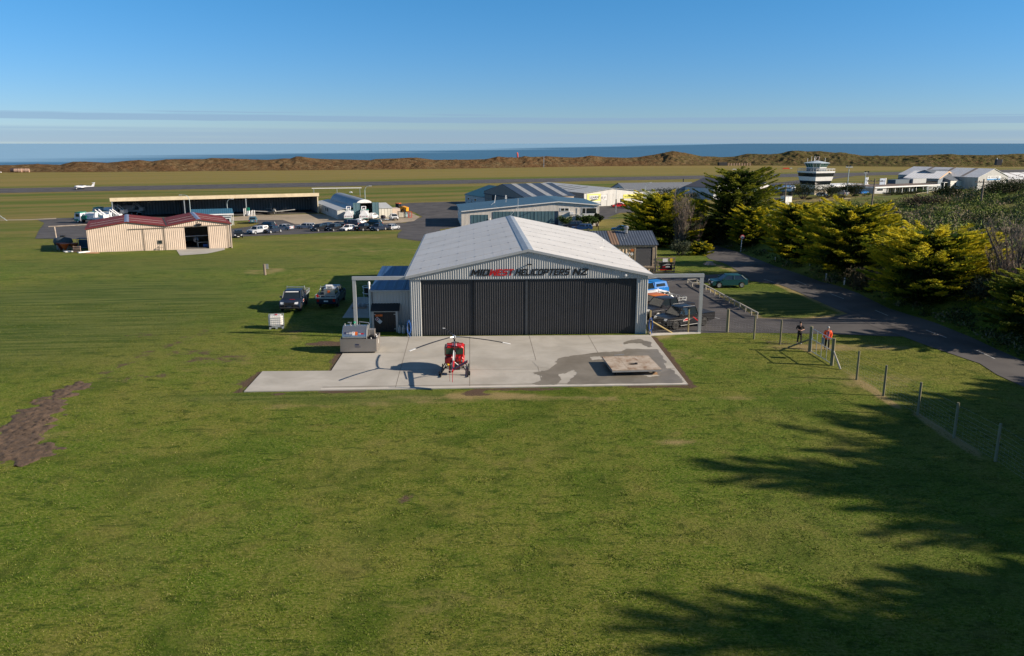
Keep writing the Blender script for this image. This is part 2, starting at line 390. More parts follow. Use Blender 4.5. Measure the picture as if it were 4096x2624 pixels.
def ground_mat():
    k = NT('turf'); c, fine, vf, med, dm = grass_nodes(k); k.col(c)
    k.b.inputs['Roughness'].default_value = 0.95; k.b.inputs['Specular IOR Level'].default_value = 0.1
    h = k.math('ADD', k.math('ADD', k.math('MULTIPLY', fine, 0.7), k.math('MULTIPLY', vf, 0.35)), k.math('MULTIPLY', med, 0.8))
    k.bump(h, 0.75, 0.10); return k.m
M_TURF = ground_mat()
ground = np_mesh('ground', V, F, M_TURF, smooth=True); tagit(ground, 'mown grass sloping down to the airfield', 'ground', kind='structure')
for nm, arr in (('dirt', dirt), ('dry', dry), ('lush', lush)):
    a = ground.data.attributes.new(nm, 'FLOAT', 'POINT'); a.data.foreach_set('value', arr.astype(np.float32).ravel())

# ------------------------------------------------------------------ laid surfaces (sheets draped on the terrain)
def sheet(name, world_pts, mat, off=0.02, step=4.0, label=None, drape=True, parent=None, thick=0.0):
    bm = bmesh.new(); vs = [bm.verts.new((p[0], p[1], 0)) for p in world_pts]
    bm.faces.new(vs); bmesh.ops.triangulate(bm, faces=bm.faces[:])
    if drape:
        x0, x1 = min(p[0] for p in world_pts), max(p[0] for p in world_pts); y0, y1 = min(p[1] for p in world_pts), max(p[1] for p in world_pts)
        for a0, a1, no in ((x0, x1, (1, 0, 0)), (y0, y1, (0, 1, 0))):
            q = a0 + step
            if no[1] and y1 < 84 and step > 3: continue
            while q < a1:
                bmesh.ops.bisect_plane(bm, geom=bm.verts[:] + bm.edges[:] + bm.faces[:], plane_co=(q, q, 0), plane_no=no)
                q += step
    if drape:
        for v in bm.verts: v.co.z = TB(v.co.x, v.co.y) + off
    else:
        for v in bm.verts: v.co.z = off
    bmesh.ops.recalc_face_normals(bm, faces=bm.faces)
    if sum(f.normal.z for f in bm.faces) < 0: bmesh.ops.reverse_faces(bm, faces=bm.faces)
    me = bpy.data.meshes.new(name); bm.to_mesh(me); bm.free(); me.materials.append(mat)
    o = bpy.data.objects.new(name, me); COL.objects.link(o)
    if parent is not None: o.parent = parent
    return o
def PXS(l): return [G(*q) for q in l]
def asphalt_mat(name, base, worn, sc=0.25, rough=0.9):
    k = NT(name); p = k.geo(); n1 = k.noise(p, sc, 6, 0.6, 0.3); n2 = k.noise(p, 5.0, 5, 0.75); n3 = k.noise(k.mapn(p, (0.5, 0.12, 1), R(-28)), 1.0, 5, 0.6)
    c = k.mix(k.rng(n1, 0.35, 0.65), base, worn); c = k.mix(k.rng(n2, 0.4, 0.7, 0, .45), c, tuple(v * 1.7 for v in base)); c = k.mix(k.rng(n3, 0.55, 0.72, 0, .5), c, tuple(v * 0.6 for v in base))
    k.col(c); k.b.inputs['Roughness'].default_value = rough; k.b.inputs['Specular IOR Level'].default_value = 0.25
    k.bump(n2, 0.25, 0.01); return k.m
M_ASPH = asphalt_mat('asphalt', (0.052, 0.049, 0.050), (0.085, 0.080, 0.078))
M_ROAD = asphalt_mat('road chip seal', (0.060, 0.056, 0.056), (0.098, 0.092, 0.088), 0.18)
M_GRAVEL = asphalt_mat('pale gravel', (0.24, 0.20, 0.15), (0.34, 0.28, 0.205), 0.12)
M_MARK = pm('road paint', (0.36, 0.36, 0.35), 0.7, var=.25, scale=3)
M_RED = pm('faded red paint', (0.20, 0.055, 0.05), 0.8)
def conc_mat():
    k = NT('concrete'); p = k.geo(); n1 = k.noise(p, 0.35, 6, 0.6, 0.6); n2 = k.noise(p, 3.0, 6, 0.7); n3 = k.noise(k.mapn(p, (0.25, 1.8, 1)), 1.0, 5, 0.6, 0.8)
    c = k.mix(k.rng(n1, 0.3, 0.7), (0.325, 0.308, 0.270), (0.425, 0.405, 0.362)); c = k.mix(k.rng(n3, 0.52, 0.75, 0, .45), c, (0.31, 0.285, 0.24)); c = k.mix(k.rng(n2, 0.5, 0.8, 0, .3), c, (0.29, 0.27, 0.235))
    c = k.mix(k.rng(k.noise(p, 0.8, 4, 0.6, 1.0), 0.62, 0.75, 0, .3), c, (0.43, 0.34, 0.25))
    k.col(c); k.b.inputs['Roughness'].default_value = 0.85; k.b.inputs['Specular IOR Level'].default_value = 0.25; k.bump(n2, 0.1, 0.01); return k.m
M_CONC = conc_mat()
M_JOINT = pm('slab joint', (0.16, 0.14, 0.115), 0.9)
def wet_mat():
    k = NT('wet concrete'); p = k.geo(); n1 = k.noise(p, 0.5, 6, 0.6, 0.6); n2 = k.noise(p, 2.0, 5, 0.6)
    c = k.mix(k.rng(n1, 0.3, 0.7), (0.150, 0.134, 0.108), (0.205, 0.186, 0.155)); c = k.mix(k.rng(n2, 0.5, 0.75, 0, .4), c, (0.24, 0.22, 0.185)); k.col(c)
    k.b.inputs['Roughness'].default_value = 0.5; k.b.inputs['Specular IOR Level'].default_value = 0.4; return k.m
M_WET = wet_mat()
# the hangar's own axes
HA = G(1645, 1347); HB = G(2584, 1335.5)
HR = math.atan2(HB[1] - HA[1], HB[0] - HA[0])
def HL(x, y):                                  # hangar-local metres -> world
    return (HA[0] + x * math.cos(HR) - y * math.sin(HR), HA[1] + x * math.sin(HR) + y * math.cos(HR))
AP = 0.06
AL, AR, AF = -4.6, 19.85, -13.95               # apron: left, right, front in hangar axes
# apron corners read from the photograph
ap = [G(1414,1350), G(1325,1486), G(1050,1488), G(976,1569), G(2752,1540), G(2600,1342)]
def slab_obj(name, pts, mat, z0, z1, label=None, cat=None, kind=None):
    m = MB(); m.prism([tuple(p) for p in pts], z0, z1, 'z'); o = m.build(name, mat); return tagit(o, label, cat, None, kind)
apron = slab_obj('apron', ap, M_CONC, -0.1, AP, 'pale concrete apron in front of the big hangar', 'apron', 'structure')
m = MB()
def line3(m, a, b, wd, z, h=0.0015):
    a, b = Vector((*a, 0)), Vector((*b, 0)); d = (b - a).normalized(); n = Vector((-d.y, d.x, 0)) * wd / 2
    m.add([(*(a - n).xy, z), (*(b - n).xy, z), (*(b + n).xy, z), (*(a + n).xy, z)], [(0, 1, 2, 3)])
for a, b in (((1637,1352),(1582,1553)), ((1879,1350),(1879,1549)), ((2116,1343),(2171,1543)), ((2352,1343),(2461,1538))):
    line3(m, G(*a), G(*b), 0.035, AP + .004)
line3(m, G(1330,1484), G(2710,1478), 0.03, AP + .0045); line3(m, G(1372,1416), G(1620,1412), 0.03, AP + .0045)
m.build('slab_joint', M_JOINT, apron)
m = MB(); line3(m, G(1290,1552), G(2735,1530), 0.10, AP + .005); m.build('drain_slot', M_JOINT, apron)
M_CONC2 = pm('pale kerb concrete', (0.50, 0.47, 0.42), .85, var=.1); m = MB(); line3(m, G(1284,1559.5), G(2744,1538), 0.22, AP + .0055); m.build('edge_strip', M_CONC2, apron)
def wob(pts, amp=0.12, sub=5, seed=1):
    rnd = random.Random(seed); o = []
    for (a, b) in zip(pts, pts[1:] + pts[:1]):
        for i in range(sub):
            t = i / sub; o.append((a[0] + (b[0] - a[0]) * t + (rnd.uniform(-amp, amp) if i else 0), a[1] + (b[1] - a[1]) * t + (rnd.uniform(-amp, amp) if i else 0)))
    return o
wet1 = PXS([(1900+a/2.404,1300+b/2.404) for a,b in [(550,470),(700,440),(740,390),(800,330),(940,300),(1190,272),(1390,262),(1470,235),(1750,240),(1800,300),(1850,390),(1900,440),(1950,495),(1990,530),(2000,565),(1300,572),(880,580),(930,520),(985,470),(940,437),(880,470),(810,480),(830,540),(790,580),(660,583),(550,575),(640,540),(640,500),(600,485)]])
wet2 = PXS([(1900+a/2.404,1300+b/2.404) for a,b in [(1430,175),(1500,150),(1590,142),(1640,160),(1690,172),(1705,215),(1660,220),(1610,185),(1510,182),(1440,195)]])
for q, sdd, dz in ((wet1, 3, .0075), (wet2, 5, .0075)): sheet('water_stain', wob(q, .10, 6, sdd), M_WET, AP + dz, drape=False, parent=apron)
for q in ([(2130,1450),(2165,1440),(2230,1455),(2200,1478),(2150,1470)], [(2360,1432),(2400,1428),(2410,1440),(2370,1444)], [(2655,1455),(2690,1462),(2700,1476),(2668,1478)], [(2560,1500),(2600,1496),(2640,1506),(2600,1512)]): sheet('dry_patch', wob(PXS(q), .06, 5, 9), M_CONC, AP + .0105, drape=False, parent=apron)
# strip footing under the right door frame, small pad behind the left frame
foot = slab_obj('concrete_footing', [G(2600,1344), G(2802,1334), G(2803,1329), G(2602,1337)], M_CONC2, -.05, .07, None, None, 'structure')
pad = slab_obj('concrete_pad', [G(1370,1272), G(1425,1190), G(1600,1190), G(1600,1272)], M_CONC, -.05, .05, None, None, 'structure')
# car park, road, lower tarmac
park = [(2590,1335),(2588,1215),(2586,1096),(2693,1093),(2750,1099),(2836,1100),(2956,1090),(2990,1110),(3000,1126),(2930,1133),(2810,1130),(2768,1123),(2900,1200),(3035,1273),(3110,1276),(3230,1276),(3330,1268),(3391,1256),(3480,1300),(3611,1347),(3380,1339),(3195,1334),(2920,1331),(2790,1333)]
sheet('car_park', PXS(park), M_ASPH, .02).__setitem__('kind', 'structure')
island = [(2810,1131),(2930,1134),(3116,1139),(3250,1196),(3391,1256)]
road = [(2786,985),(2800,1002),(2836,1036),(2893,1052),(2925,1068),(2956,1088),(2990,1108),(3003,1124),(3040,1130),(3116,1138),(3200,1172),(3300,1218),(3391,1256),(3480,1300),(3611,1347),(3721,1388),(3919,1455),(3988,1500),(4096,1549)]
rw = PXS(road); last = rw[-1]; prev = rw[-3]; l = math.hypot(last[0]-prev[0], last[1]-prev[1]); rw.append((last[0] + (last[0]-prev[0]) / l * 50, last[1] + (last[1]-prev[1]) / l * 50))
rw = [(rw[0][0] - 4, rw[0][1] + 22)] + rw
road_o = sheet('road', rw + REDGE[::-1], M_ROAD, .028); road_o['kind'] = 'structure'
m = MB()
for (a, b) in (((3055,1118),(3095,1130)),((3182,1123),(3225,1140)),((3320,1175),(3375,1196)),((3500,1242),(3552,1264)),((3705,1322),(3785,1352)),((3905,1402),(3980,1437))):
    line3(m, G(*a), G(*b), .10, .036)
line3(m, G(2670,1127), G(2735,1116), .12, .036); line3(m, G(2845,1268), G(2880,1277), .12, .036)
for v in range(len(m.v)): x_, y_, z_ = m.v[v]; m.v[v] = (x_, y_, TB(x_, y_) + z_)
m.build('road_marking', M_MARK)['kind'] = 'structure'
low_t = [(150,880),(225,873),(520,866),(700,868),(1060,880),(1130,878),(1160,888),(1260,905),(1620,892),(1690,868),(1660,850),(1580,820),(1640,812),(2050,800),(2480,822),(2640,812),(2640,850),(2400,880),(2300,930),(1900,985),(1688,966),(1590,952),(1592,935),(1610,920),(1500,918),(1240,935),(1010,945),(850,950),(700,960),(140,955),(160,915),(178,892)]
sheet('tarmac', PXS(low_t), M_ASPH, .03, 6).__setitem__('kind', 'structure')
gr = [(900,872),(1000,862),(1280,856),(1360,872),(1500,876),(1640,850),(1680,868),(1655,885),(1600,892),(1430,899),(1260,902),(1180,897),(1130,880),(1040,880),(940,884)]
sheet('gravel_yard', PXS(gr), M_GRAVEL, .05, 6).__setitem__('kind', 'structure')
sheet('taxiway', PXS([(0,879.5),(110,878),(225,872),(225,876),(110,881),(0,882)]), M_GRAVEL, .04, 8).__setitem__('kind', 'structure')
sheet('grass_verge', PXS([(925,885),(1005,882),(1035,895),(1010,905),(925,916)]), M_TURF, .06, 6).__setitem__('kind', 'structure')
for q in ([(2480,852),(2640,846),(2640,862),(2545,868),(2430,872)], [(2395,880),(2560,876),(2640,880),(2640,930),(2395,922)], [(1760,918),(1850,905),(1850,935),(1760,935)]):
    sheet('grass_verge', PXS(q), M_TURF, .06, 6)['kind'] = 'structure'
sheet('concrete_pad', PXS([(706,1001),(770,989),(898,991),(900,1000),(830,1015),(720,1023)]), M_CONC, .04, 4)['kind'] = 'structure'
# runway and taxiway
def ext(a, b, k): return (a[0] + (a[0] - b[0]) * k, a[1] + (a[1] - b[1]) * k)
r1, r2, r3, r4 = PXS([(0,754.5),(0,772.5),(4096,678.5),(4096,689.5)])
runway = sheet('runway', [ext(r2, r4, .3), ext(r4, r2, .3), ext(r3, r1, .3), ext(r1, r3, .3)], M_ASPH, .05, 40); runway['kind'] = 'structure'
m = MB(); c0 = [(r1[i] + r2[i]) / 2 for i in (0, 1)]; c1 = [(r3[i] + r4[i]) / 2 for i in (0, 1)]
for i in range(22):
    a, b = i / 22, (i + .55) / 22
    line3(m, [c0[j] + (c1[j] - c0[j]) * a for j in (0, 1)], [c0[j] + (c1[j] - c0[j]) * b for j in (0, 1)], .7, -4.91)
for e in (r1, r2): 
    o_ = (r3 if e is r1 else r4); line3(m, e, o_, .35, -4.912)
m.build('runway_marking', pm('worn paint', (0.22, 0.21, 0.20), .8), None)['kind'] = 'structure'
sheet('taxiway', PXS([(2700,735),(3000,745),(3200,720),(3420,700),(3420,704),(3250,728),(3050,755),(2700,742)]), M_ASPH, .04, 20)['kind'] = 'structure'
sheet('access_road', PXS([(3060,792),(3150,793),(3330,800),(3480,796),(3560,790),(3740,776),(3780,784),(3580,798),(3400,812),(3200,806),(3060,810)]), M_ASPH, .06, 20)['kind'] = 'structure'
# tilled strip, lower left: real clods
tl = [(-60,1720),(0,1690),(60,1650),(160,1590),(250,1545),(330,1525),(392,1522),(375,1548),(300,1590),(262,1650),(232,1700),(190,1745),(262,1790),(240,1820),(160,1850),(80,1868),(-60,1862)]
tp = PXS(tl); bx0, bx1 = min(p[0] for p in tp), max(p[0] for p in tp); by0, by1 = min(p[1] for p in tp), max(p[1] for p in tp)
def inside(x, y, P):
    c = False; n = len(P); j = n - 1
    for i in range(n):
        if (P[i][1] > y) != (P[j][1] > y) and x < (P[j][0] - P[i][0]) * (y - P[i][1]) / (P[j][1] - P[i][1]) + P[i][0]: c = not c
        j = i
    return c
st = 0.11; vi = {}; vv = []; ff = []
gx = int((bx1 - bx0) / st) + 2; gy = int((by1 - by0) / st) + 2; ring = tp + [tp[0]]
H_ = {}
for j in range(gy):
    for i in range(gx):
        x_, y_ = bx0 + i * st, by0 + j * st; ins = inside(x_, y_, tp); d = poly_dist(x_, y_, ring)[0]
        if not ins and d > .25: H_[i, j] = None; continue
        e = smooth((d if ins else -d) / .9 + .15 + 1.1 * mnoise.noise((x_ * 1.3, y_ * 1.3, 0)))
        h = abs(mnoise.noise((x_ * 1.6, y_ * 2.2, 3))) * .26 + abs(mnoise.noise((x_ * 3.2, y_ * 3.6, 9))) * .30 + mnoise.noise((x_ * 8, y_ * 8, 1)) * .08
        H_[i, j] = len(vv); vv.append((x_, y_, -.05 + e * (.04 + h * .55)))
for j in range(gy - 1):
    for i in range(gx - 1):
        q = [H_.get(k) for k in ((i, j), (i+1, j), (i+1, j+1), (i, j+1))]
        if None not in q: ff.append(q)
k = NT('tilled soil'); p = k.geo(); n1 = k.noise(p, 1.2, 6, .7); n2 = k.noise(p, 9, 4, .7)
k.col(k.mix(n2, k.mix(k.rng(n1, .35, .65), (0.055, 0.033, 0.020), (0.135, 0.086, 0.054)), (0.075, 0.052, 0.035))); k.b.inputs['Roughness'].default_value = .95; k.bump(n2, .9, .05)
dp = np_mesh('soil', vv, ff, k.m); dp['kind'] = 'structure'; SOIL = tp

# ------------------------------------------------------------------ dunes and sea
crest = [(-400,650),(0,661),(64,660),(136,656),(238,660),(290,647),(340,646),(426,651),(554,639),(605,645),(664,637),(810,636),(852,632),(915,634),(1055,639),(1100,637),(1132,633),(1160,634),(1183,626),(1210,628),(1268,634.5),(1396,639),(1481,641),(1500,636),(1660,630),(1737,639),(1862,638),(1938,637),(1990,629),(2070,630),(2100,624),(2130,628),(2190,624),(2236,627),(2296,630),(2330,628),(2364,622),(2424,628),(2509,631),(2552,628),(2637,615),(2688,606),(2722,609),(2762,615),(2809,625),(2890,628),(2937,626),(2988,615),(3081,617),(3124,613),(3179,603),(3230,605),(3277,603),(3337,611),(3362,609),(3447,622),(3519,624),(3617,622),(3711,620),(3804,615),(3838,619),(3966,620),(4094,614),(4500,612)]
base_ = [(-400,692),(0,690),(500,688),(1024,683),(1700,677),(2400,665),(2900,662),(3300,664),(3700,668),(4096,667),(4500,667)]
def ip(tab, x):
    for (a, b), (c, d) in zip(tab, tab[1:]):
        if a <= x <= c: return b + (d - b) * (x - a) / (c - a)
    return tab[0][1] if x < tab[0][0] else tab[-1][1]
dv = []; dnx = 1300; prof = [(0,0,.0),(.06,.05,.3),(.14,.16,.6),(.22,.30,1),(.30,.42,1),(.38,.50,1),(.46,.60,1),(.54,.70,1),(.62,.78,1),(.70,.85,.9),(.78,.91,.8),(.86,.96,.6),(.93,.99,.3),(1.0,1.0,.12),(1.15,.96,.4),(1.4,.7,1),(1.8,.35,1),(2.3,-.3,.3),(2.6,-.9,0)]
prof2 = []
for (a, b) in zip(prof, prof[1:]):
    for q in range(6): t = q / 6; prof2.append(tuple(a[k_] + (b[k_] - a[k_]) * t for k_ in range(3)))
prof2.append(prof[-1])
for i in range(dnx + 1):
    px = -400 + 4900 * i / dnx; gb = G(px, ip(base_, px)); d0 = gb[1]; dx, dy, dz = ray(px, ip(crest, px)); D = d0 + 60 + 14 * mnoise.noise((px * .004, 0, 0)); zc = HC + dz * (D / dy)
    for (t, h, nn) in prof2:
        yy = d0 + (D - d0) * t; xx = ray(px, 620)[0] / ray(px, 620)[1] * yy
        hh = zc + 5.0
        n_ = mnoise.noise((xx * .035, yy * .05, 0)) * .26 + mnoise.noise((xx * .09, yy * .12, 4)) * .15 + mnoise.noise((xx * .26, yy * .3, 8)) * .13
        dv.append((xx, yy, -5.05 + hh * h + nn * n_ * hh * (1.0 if t < 1 else .6) + (0.6 * mnoise.noise((px * .03, t * 3, 5)) * nn)))
npf = len(prof2); df = [(i * npf + j, (i+1) * npf + j, (i+1) * npf + j + 1, i * npf + j + 1) for i in range(dnx) for j in range(npf - 1)]
k = NT('dune scrub'); p = k.geo(); n1 = k.noise(k.mapn(p, (1, 1, 2)), .05, 6, .65, .6); n2 = k.noise(p, .32, 6, .75, .5); n3 = k.noise(p, 1.4, 4, .7); spx = k.n('ShaderNodeSeparateXYZ'); k.link(p, spx.inputs[0])
gx_ = k.rng(k.math('ADD', spx.outputs['X'], k.math('MULTIPLY', n1, 260)), 180, 420)
c = k.mix(k.rng(n1, .38, .62), (0.130, 0.080, 0.043), (0.145, 0.110, 0.060)); c = k.mix(k.rng(n2, .42, .62), c, (0.105, 0.058, 0.028)); c = k.mix(k.rng(n3, .5, .3, 0, .55), c, (0.036, 0.036, 0.017)); c = k.mix(k.rng(n2, .56, .74, 0, .85), c, (0.085, 0.088, 0.036))
c = k.mix(k.math('MULTIPLY', gx_, k.rng(n2, .35, .62, 0, .75)), c, (0.068, 0.085, 0.03)); k.col(c); k.b.inputs['Roughness'].default_value = 1; k.b.inputs['Specular IOR Level'].default_value = 0
k.bump(k.math('ADD', n2, k.math('MULTIPLY', n3, .35)), .9, 1.6)
np_mesh('dunes', dv, df, k.m, smooth=True)['kind'] = 'structure'
k = NT('sea water'); p = k.geo(); b = k.b; spx = k.n('ShaderNodeSeparateXYZ'); k.link(p, spx.inputs[0])
vx = k.mapn(p, (0.00022, 0.0022, 1), R(-4)); n1 = k.noise(vx, 1.0, 4, .5, .5); n2 = k.noise(k.mapn(p, (.004, .03, 1)), 1.0, 4, .6)
far_ = k.rng(k.math('SUBTRACT', spx.outputs['Y'], k.math('MULTIPLY', spx.outputs['X'], 3.2)), 1900, 6500)
sl = k.math('ADD', k.math('MULTIPLY', far_, .50), k.math('MULTIPLY', n1, .66))
c = k.mix(k.rng(sl, .40, .60), (0.050, 0.128, 0.200), (0.240, 0.390, 0.500)); c = k.mix(k.rng(n2, .58, .72, 0, .3), c, (0.14, .30, .42)); c = k.mix(k.rng(k.noise(k.mapn(p, (.0022, .035, 1), R(2)), 1, 3, .5), .70, .76, 0, .8), c, (.5, .6, .66)); k.col(c)
b.inputs['Roughness'].default_value = .42; b.inputs['Specular IOR Level'].default_value = .22
k.bump(k.noise(k.mapn(p, (.25, .6, 1)), 1.0, 4, .6), .4, .5)
m = MB(); ya = [560, 900, 1500, 2500, 5000, 12000, 40000]
for y0, y1 in zip(ya, ya[1:]): m.quad((-y0 * 1.6 - 500, y0, -10), (y0 * 1.6 + 500, y0, -10), (y1 * 1.6 + 500, y1, -10), (-y1 * 1.6 - 500, y1, -10))
m.build('sea', k.m)['kind'] = 'structure'
# ------------------------------------------------------------------ buildings
class BF:
    def __init__(s, name, label, cat, A, rz, z=None, group=None):
        s.A, s.r = A, rz; s.z = TB(*A) if z is None else z
        s.t = thing(name, label, cat, (A[0], A[1], s.z), rz, group)
    def w(s, px, py, yl=0.0):                 # pixel -> (x, z) on the local plane y = yl
        c, n = math.cos(s.r), math.sin(s.r); P = (s.A[0] - yl * n, s.A[1] + yl * c); Q = (P[0] + c, P[1] + n)
        a, b = WP(P, Q, px, py); return a, b + TB(*P) - s.z
def zprof(prof, x):
    for (a, b), (c, d) in zip(prof, prof[1:]):
        if a - 1e-6 <= x <= c + 1e-6: return b + (d - b) * (x - a) / (c - a)
    return prof[0][1] if x < prof[0][0] else prof[-1][1]
def gable(m, prof, y, zlo=0.0, t=0.12):       # gable wall slab at y (thickness behind)
    m.prism([(prof[0][0], zlo)] + list(prof) + [(prof[-1][0], zlo)], y, y + t, 'y')
def roofs(prof, y0, y1, t=0.1, over=0.25, lift=0.03):
    m = MB(); n = len(prof)
    pts = [list(p) for p in prof]
    for e, o in ((0, 1), (n - 1, n - 2)):
        dx, dz = pts[e][0] - pts[o][0], pts[e][1] - pts[o][1]; l = math.hypot(dx, dz); pts[e][0] += dx / l * over; pts[e][1] += dz / l * over
    up = [(p[0], p[1] + lift + t) for p in pts]; lo = [(p[0], p[1] + lift) for p in pts]
    m.prism(up + lo[::-1], y0, y1, 'y'); return m
def side_walls(m, prof, y0, y1, t=0.12, zlo=0.0):
    m.box(prof[0][0], y0, zlo, prof[0][0] + t, y1, prof[0][1]); m.box(prof[-1][0] - t, y0, zlo, prof[-1][0], y1, prof[-1][1])
M_GLASS = pm('dark glass', (0.015, 0.022, 0.028), 0.05, spec=.8, var=.1)
M_WHITE = pm('white paint', (0.72, 0.72, 0.70), .5, var=.06, dirt=.25)
M_BLACKP = pm('black gloss', (0.012, 0.012, 0.014), .35)
M_REDP = pm('red sign', (0.42, 0.006, 0.008), .45)
M_STEEL = pm('galvanised steel', (0.40, 0.43, 0.44), .45, .6, var=.15)
M_DARK = pm('dark interior', (0.03, 0.03, 0.032), .9)
def window(parent, x0, z0, x1, z1, y, frame=None, fw=.07, mull=(), name='window', face=-1):
    frame = frame or M_WHITE; m = MB(); d = .05 * face
    ya, yb = sorted((y, y + d)); x0, x1 = sorted((x0, x1)); z0, z1 = sorted((z0, z1))
    m.box(x0, ya, z0, x1, yb, z0 + fw); m.box(x0, ya, z1 - fw, x1, yb, z1); m.box(x0, ya, z0 + fw, x0 + fw, yb, z1 - fw); m.box(x1 - fw, ya, z0 + fw, x1, yb, z1 - fw)
    for f in mull:
        xm = x0 + (x1 - x0) * f; m.box(xm - fw / 2, ya, z0 + fw, xm + fw / 2, yb, z1 - fw)
    o = m.build(name, frame, parent)
    g = MB(); g.box(x0 + fw, *sorted((y, y + d * .4))[:1], z0 + fw, x1 - fw, sorted((y, y + d * .4))[1], z1 - fw); g.build('pane', M_GLASS, o)
    return o
def panel(name, mat, parent, x0, z0, x1, z1, y, t=.06):
    m = MB(); x0, x1 = sorted((x0, x1)); z0, z1 = sorted((z0, z1)); m.box(x0, y - t, z0, x1, y, z1); return m.build(name, mat, parent)

# --- the big helicopter hangar
hg = BF('hangar', 'big pale steel hangar with charcoal sliding doors behind the concrete apron', 'hangar', HA, HR, 0.0); H = hg.t
HW, HD, SOF, EAV, RID = 19.5, 30.4, 4.76, 5.02, 7.05
prof = [(0, EAV), (9.62, RID), (HW, EAV)]
M_CLAD = pm('silver grey cladding', (0.43, 0.44, 0.43), .48, .0, var=.05, scale=.8, dirt=.10, dirtcol=(.25, .25, .24), stretch=(1, 1, .3))
M_DOOR = pm('charcoal cladding', (0.024, 0.026, 0.031), .45, .0, var=.10, scale=1.2, dirt=.04, dirtcol=(.09, .08, .07), spec=.5)
M_TRIM = pm('grey flashing', (0.36, 0.375, 0.38), .45, .2, var=.06)
def hroof():
    k = NT('translucent white roofing'); oc = k.objc(); n = k.noise(oc, .35, 5, .6); n2 = k.noise(k.mapn(oc, (.4, 3, 1)), 1.2, 5, .65); sp = k.n('ShaderNodeSeparateXYZ'); k.link(oc, sp.inputs[0])
    c = k.mix(k.rng(n, .3, .7), (0.54, 0.525, 0.49), (0.61, 0.595, 0.56)); c = k.mix(k.rng(n2, .55, .8, 0, .35), c, (.46, .47, .48)); fr = k.math('FRACT', k.math('DIVIDE', sp.outputs[0], .76))
    c = k.mix(k.rng(fr, .94, .97, 0, .25), c, (.38, .39, .40)); k.col(c); k.b.inputs['Roughness'].default_value = .5; k.bump(k.rng(fr, .90, .96), .2, .01); return k.m
M_HROOF = hroof()
m = MB(); m.ribs(-.02, HW + .02, SOF, lambda x: zprof(prof, max(0, min(HW, x))) - .02, 0.0, .19, .045); 
m.prism([(0, SOF), (0, EAV), (9.62, RID), (HW, EAV), (HW, SOF)], .02, .12, 'y'); m.box(0, .003, SOF - .06, HW, .019, SOF - .005); m.build('gable_cladding', M_CLAD, H)
m = MB(); m.box(0, .25, 0, .12, HD, EAV); m.box(HW - .12, .25, 0, HW, HD, EAV); m.prism([(0, 0), (0, EAV), (9.62, RID), (HW, EAV), (HW, 0)], HD - .12, HD, 'y')
for sx, r0 in ((0, -1), (1, 1)):
    xw = -.01 if not sx else HW + .01; v = []; nrib = int((HD - .3) / .19)
    for i in range(nrib):
        b = .2 + i * .19
        for yy, kk in ((b, 0), (b + .11, 0), (b + .13, 1), (b + .17, 1)): v.append((yy, kk))
    base = len(m.v); m.add([(xw + r0 * .035 * kk, yy, zz) for yy, kk in v for zz in (0, EAV)], [(2*i, 2*i+2, 2*i+3, 2*i+1) for i in range(len(v) - 1)])
m.build('wall', M_CLAD, H)
for x0, x1 in ((0, .88), (HW - .93, HW)):
    m = MB(); m.ribs(x0, x1, 0, SOF - .05, .10, .19, .045); m.box(x0, .11, 0, x1, .2, SOF - .05); m.box(x0 - .002, .10, 0, x0 + .03, .2, SOF) if x0 == 0 else m.box(x1 - .03, .10, 0, x1 + .002, .2, SOF); m.build('end_panel', M_CLAD, H)
ds = [.88, 5.16, 9.63, 14.19, HW - .93]
for i in range(4):
    yy = (.20, .13, .13, .20)[i]; m = MB(); x0, x1 = ds[i] + .02, ds[i+1] - .02
    m.ribs(x0 + .05, x1 - .05, .04, SOF - (.12 if i in (0, 3) else .02), yy, .185, .035)
    m.box(x0, yy + .004, .03, x1, yy + .06, SOF - .02); m.box(x0, yy - .03, .03, x0 + .05, yy + .003, SOF - .1); m.box(x1 - .05, yy - .03, .03, x1, yy + .003, SOF - .1)
    o = m.build('sliding_door', M_DOOR, H)
    if i == 1:
        m = MB(); m.box(x1 - .22, yy - .055, .05, x1 - .04, yy - .035, SOF - .1); m.build('door_seal', pm('blue grey strip', (.045, .052, .060), .5), o)
m = MB(); m.box(.1, .3, 3.6, HW - .1, .6, SOF - .1); m.build('door_track', M_DARK, H)
m = roofs(prof, -.16, HD + .1, .07, .32, .03); o = m.build('roof', M_HROOF, H)
def rooftop(x): return zprof(prof, x) + .03 + .07
m = MB()
for yy in (2.4, 6.7, 11.3, 15.5, 19.7, 24.3):
    for a, b in ((-.28, 9.1), (10.15, HW + .28)):
        za = EAV + .1 - .06 if a < 0 else rooftop(a); zb = EAV + .1 - .06 if b > HW else rooftop(b)
        m.slab((a, yy - .055, za + .016), (b, yy - .055, zb + .016), (b, yy + .055, zb + .016), (a, yy + .055, za + .016), .012)
m.build('lap_joint', pm('lap strip', (.44, .44, .43), .5), o)
for yy in (2.4, 6.7, 11.3, 15.5, 19.7, 24.3):
    for q in range(6):
        for sgn in (-1, 1):
            xx = 9.62 + sgn * (1.3 + q * 1.5); zz = rooftop(xx) + .02; sl = (RID - EAV) / 9.7
            m = MB(); m.slab((xx - .05, yy - .22, zz + .05 * sl * sgn), (xx + .05, yy - .22, zz - .05 * sl * sgn), (xx + .05, yy + .22, zz - .05 * sl * sgn), (xx - .05, yy + .22, zz + .05 * sl * sgn), .015); m.build('fixing_strip', pm('mid grey flashing', (.34, .34, .34), .5), o)  # short raised grey strips across each lap joint
m = MB(); rt = RID + .1
